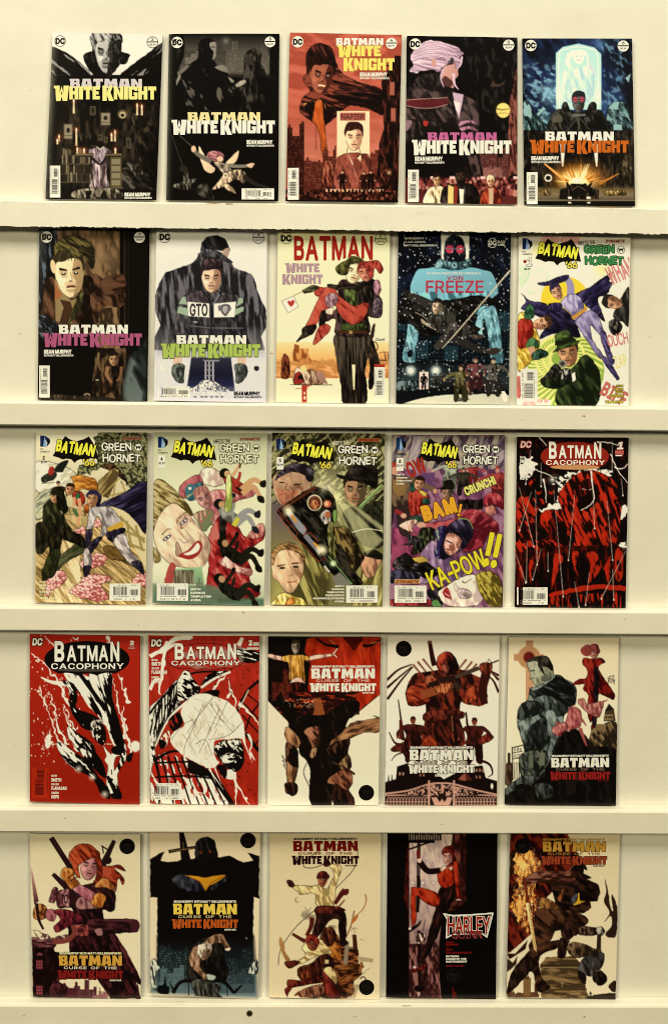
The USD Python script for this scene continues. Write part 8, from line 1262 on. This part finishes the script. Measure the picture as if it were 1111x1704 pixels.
def c55(p):
    p.light = True
    p.bg('c6b894'); p.V([(55, 38), (1052, 38), (1015, 1505), (55, 1482)], [(0, 'bdb08c'), (.4, 'c8bb98'), (1, 'cdc1a2')])
    p.F([(90, 40), (590, 40), (620, 110), (700, 250), (500, 500), (330, 700), (300, 900), (130, 1050), (60, 1100)], '4c120c', '200b08', '742414', k=.48, kl=.6, ang=60, sc=50, hard=True, soft=5)
    fire = [(120, 240), (200, 210), (280, 180), (350, 300), (330, 420), (300, 520), (340, 640), (300, 760), (260, 920), (170, 830), (110, 720), (100, 600), (160, 480), (130, 360)]
    p.F(fire, 'a8541c', '5c1c0c', 'd89a44', k=.45, kl=.54, ang=95, sc=24, stretch=2.6, rough=24); i, m = p.mask(p.curve(fire), 50, 20); n = p.field(i, 20, 95, 2.4, 5); p.put(i, m * np.clip((.035 - np.abs(n - .5)) * 26, 0, 1), hx('f2d898')); p.glow(200, 320, 130, 'f0c880', .6); p.glow(190, 690, 120, 'e8b060', .6)
    seal(p, 196, 153, 68)
    # stone plinth, towers, crosses
    p.F([(350, 1200), (400, 1130), (640, 1120), (730, 1200), (740, 1360), (780, 1500), (360, 1500)], '6b5434', '4a3822', '8a7048', k=.45, ang=3, sc=30, stretch=5, hard=True); p.R(350, 1195, 700, 1215, '3c2c1a'); p.R(370, 1215, 690, 1225, '86704a'); p.R(380, 1410, 760, 1425, '47361f'); p.L([(545, 1345), (545, 1395)], 6, 'a08a60'); p.L([(532, 1362), (558, 1362)], 6, 'a08a60')
    p.city(60, 340, 1485, 1400, 1460, '5c3c24', None, 20, 50); p.R(203, 1315, 268, 1485, '6a4a2a'); p.R(215, 1300, 255, 1320, '5a3c22'); p.L([(243, 1305), (243, 1275)], 4, '5a3c22'); [p.R(208 + c * 15, 1325 + r * 18, 216 + c * 15, 1335 + r * 18, '9a7a4c', 2.5) for c in range(4) for r in range(8)]; p.R(300, 1360, 330, 1480, '5a3a22')
    p.F([(760, 1500), (800, 1470), (1015, 1450), (1015, 1505)], '33241a'); [(p.L([(x, 1500), (x, y)], 9, '2c2018'), p.L([(x - 14, y + 16), (x + 14, y + 16)], 8, '2c2018')) for x, y in ((795, 1435), (825, 1460), (870, 1470))]; p.F([(950, 1400), (985, 1350), (1015, 1350), (1015, 1440), (970, 1430)], '3a2418', '20140e', None, rough=12, sc=14)
    # two struggling figures in dark browns
    D1, D2, D3 = '3a2117', '1b100c', '5c3a26'
    p.F([(440, 480), (600, 380), (700, 250), (740, 330), (720, 420), (860, 490), (880, 560), (850, 640), (790, 640), (800, 690), (740, 740), (600, 740), (500, 720), (470, 600)], '20120e', '120b09', '3f261b', ang=20, sc=40, hard=True); p.P([(720, 340), (765, 360), (735, 300)], '1f130f'); p.P([(720, 390), (800, 430), (730, 440)], '1f130f')
    p.F([(190, 480), (240, 410), (340, 370), (520, 365), (680, 385), (620, 480), (480, 480), (330, 470), (210, 490)], '5c3328', '33190f', '8a5a48', k=.45, ang=-5, sc=30); p.F([(340, 680), (370, 600), (500, 660), (500, 720), (420, 720)], '8a5a2c', '54341a', 'ac7c44', sc=20)
    p.F([(300, 760), (330, 700), (460, 710), (640, 720), (770, 790), (750, 850), (640, 930), (560, 1100), (500, 1130), (520, 960), (480, 920), (420, 1000), (250, 1060), (300, 900)], D1, D2, D3, k=.46, kl=.6, ang=40, sc=44); p.F([(220, 1110), (300, 1030), (440, 990), (520, 980), (500, 1050), (350, 1120), (360, 1300), (440, 1400), (330, 1430), (280, 1260), (130, 1350), (60, 1460), (60, 1400), (120, 1230)], D1, D2, D3, k=.5, kl=.63, ang=-40, sc=40); p.F([(60, 1420), (130, 1210), (270, 1120), (280, 1230), (100, 1430)], '1e130f', None, '3a261c', sc=30)
    p.F([(560, 830), (640, 810), (700, 900), (600, 1000), (570, 1130), (500, 1120), (530, 960)], '2c1a15', '160d0a', '4a2c20', sc=34); p.F([(700, 860), (850, 870), (920, 900), (820, 940), (690, 930)], '2e1d18', '160d0a', '6a5044', sc=26); p.F([(840, 880), (890, 860), (920, 910), (870, 950)], '8a8474', '3a342c', 'b0aa98', k=.48, sc=12); p.L([(870, 930), (865, 1080)], 34, '33231c', 40)
    p.F([(580, 1040), (680, 990), (820, 1050), (890, 1070), (880, 1130), (760, 1130), (640, 1130)], '57422f', '2a1e16', '7a6248', k=.46, sc=30); p.F([(690, 1200), (760, 1120), (900, 1090), (915, 1160), (880, 1240), (820, 1300), (720, 1280), (680, 1250)], '3c3836', '1e1b1a', '5c5856', k=.44, sc=40); p.head(870, 1300, 100, 120, '57483a', '2a221c', '1c1411', rot=150); p.F([(680, 1250), (750, 1290), (750, 1370), (700, 1330)], '1f1512'); p.F([(820, 1280), (900, 1260), (930, 1330), (880, 1360), (820, 1350)], '211713', '130d0b', '3f3026', sc=20)
    p.P([(640, 670), (690, 560), (700, 630), (745, 635)], 'c99a24', rough=0); p.F([(625, 600), (680, 560), (670, 640), (630, 660)], '4a4854', '2a2830', None, sc=20); p.F([(500, 600), (550, 520), (555, 600), (520, 640)], '8a4c24', '4c2412', 'b0703c', sc=18)
    p.V([(222, 655), (252, 650), (318, 1040), (318, 1085), (295, 1060)], [(0, 'e2c88c'), (1, 'c9a868')]); p.L([(248, 670), (308, 1050)], 5, '8a6a3c', smooth=False); p.L([(150, 540), (200, 515), (290, 495)], 26, '8a5a34', 18); p.L([(215, 430), (240, 650)], 22, '6a2c18', 24)
    p.H([(480, 900), (530, 890), (540, 960), (460, 950)], 'c8bb98'); p.H([(650, 940), (830, 950), (830, 1040), (690, 1000), (600, 985)], 'c8bb98'); p.P([(910, 640), (930, 560), (920, 440), (950, 560), (970, 700), (990, 720), (980, 580), (1030, 690), (1022, 930), (970, 960), (920, 930), (980, 860), (975, 770), (910, 820), (960, 740)], '33211a', rough=4)
    p.H([(60, 1140), (110, 1180), (150, 1120), (140, 1190), (90, 1240), (60, 1260)], '3a281e'); p.H([(60, 1100), (130, 1100), (240, 980), (220, 1060), (80, 1150)], '2c1812')
    title_curse(p, 365, 82, 930, 318, 'b0883c', 'b98a34', '8a6a34', '8e3a1e', 'EIGHT', cbk='3a2418', bk='2a140e')

COVERS = [[c11, c12, c13, c14, c15], [c21, c22, c23, c24, c25], [c31, c32, c33, c34, c35], [c41, c42, c43, c44, c45], [c51, c52, c53, c54, c55]]
LABELS = [
 'comic with pale grey top above a dark candlelit study, first on the top shelf',
 'black comic with two dark men before a grey skyline and a leaper in tan below',
 'brick red comic with a tall poster of a suited man above a crowd',
 'dark comic with a pale pink haired woman in a jacket seen from behind',
 'dark blue comic with a glowing arched tube above an orange blast and black car',
 'dark brown comic with a suited man leaning in and magenta lower title line',
 'pale grey comic with a man in a racing jacket and lime green title line',
 'cream comic with a man carrying a woman in red under a tall red title',
 'night blue comic with falling snow, a great pale blue coat and red title',
 'white comic with a lilac leaper above a man in green hat and coat',
 'tan comic with wooden planks, pink foam and a bending man in pale grey',
 'pale green comic with a big smiling face at left and climbers at right',
 'olive comic with a long black car and light beams between big portraits',
 'purple comic crowded with a brawl and yellow sound words',
 'black and red comic with a hulking red figure under a red oval title',
 'plain red comic with a black and white tumbling figure under a black oval',
 'red comic with a big white wrapped bundle among black ironwork',
 'comic with black and red top and a hunched dark figure on cream below',
 'cream comic with a russet armoured rifleman above a pink wrought gate',
 'cream comic with a slate grey man in profile, a pink pig and red coat',
 'cream comic with a red-haired woman crossing her armed hands above a dark rooftop',
 'comic with a huge black torso bearing a gold chest mark above a blue city',
 'cream comic with two pale-shirted fighters on a heap below a dark red title',
 'black comic with a woman in red on a pinkish strip and white-edged title',
 'comic with flames and a bright sword beside two dark wrestlers on a plinth']
LABELS = [LABELS[i:i + 5] for i in range(0, 25, 5)]
for r in range(5):
    for k in range(5):
        pr = Print(ROWS[r][k][1:], 10 * r + k + 1); pr.light = False
        COVERS[r][k](pr)
        g = np.array([[.9, .9, .9]])
        pr.c += (meshkit.noise(np.stack([pr.x / 5, pr.y / 5, np.full_like(pr.x, 7.0)], 1)) - .5)[:, None] * .03
        pr.dark = pr.c.mean() < .42
        build_comic(r, k, pr, LABELS[r][k])
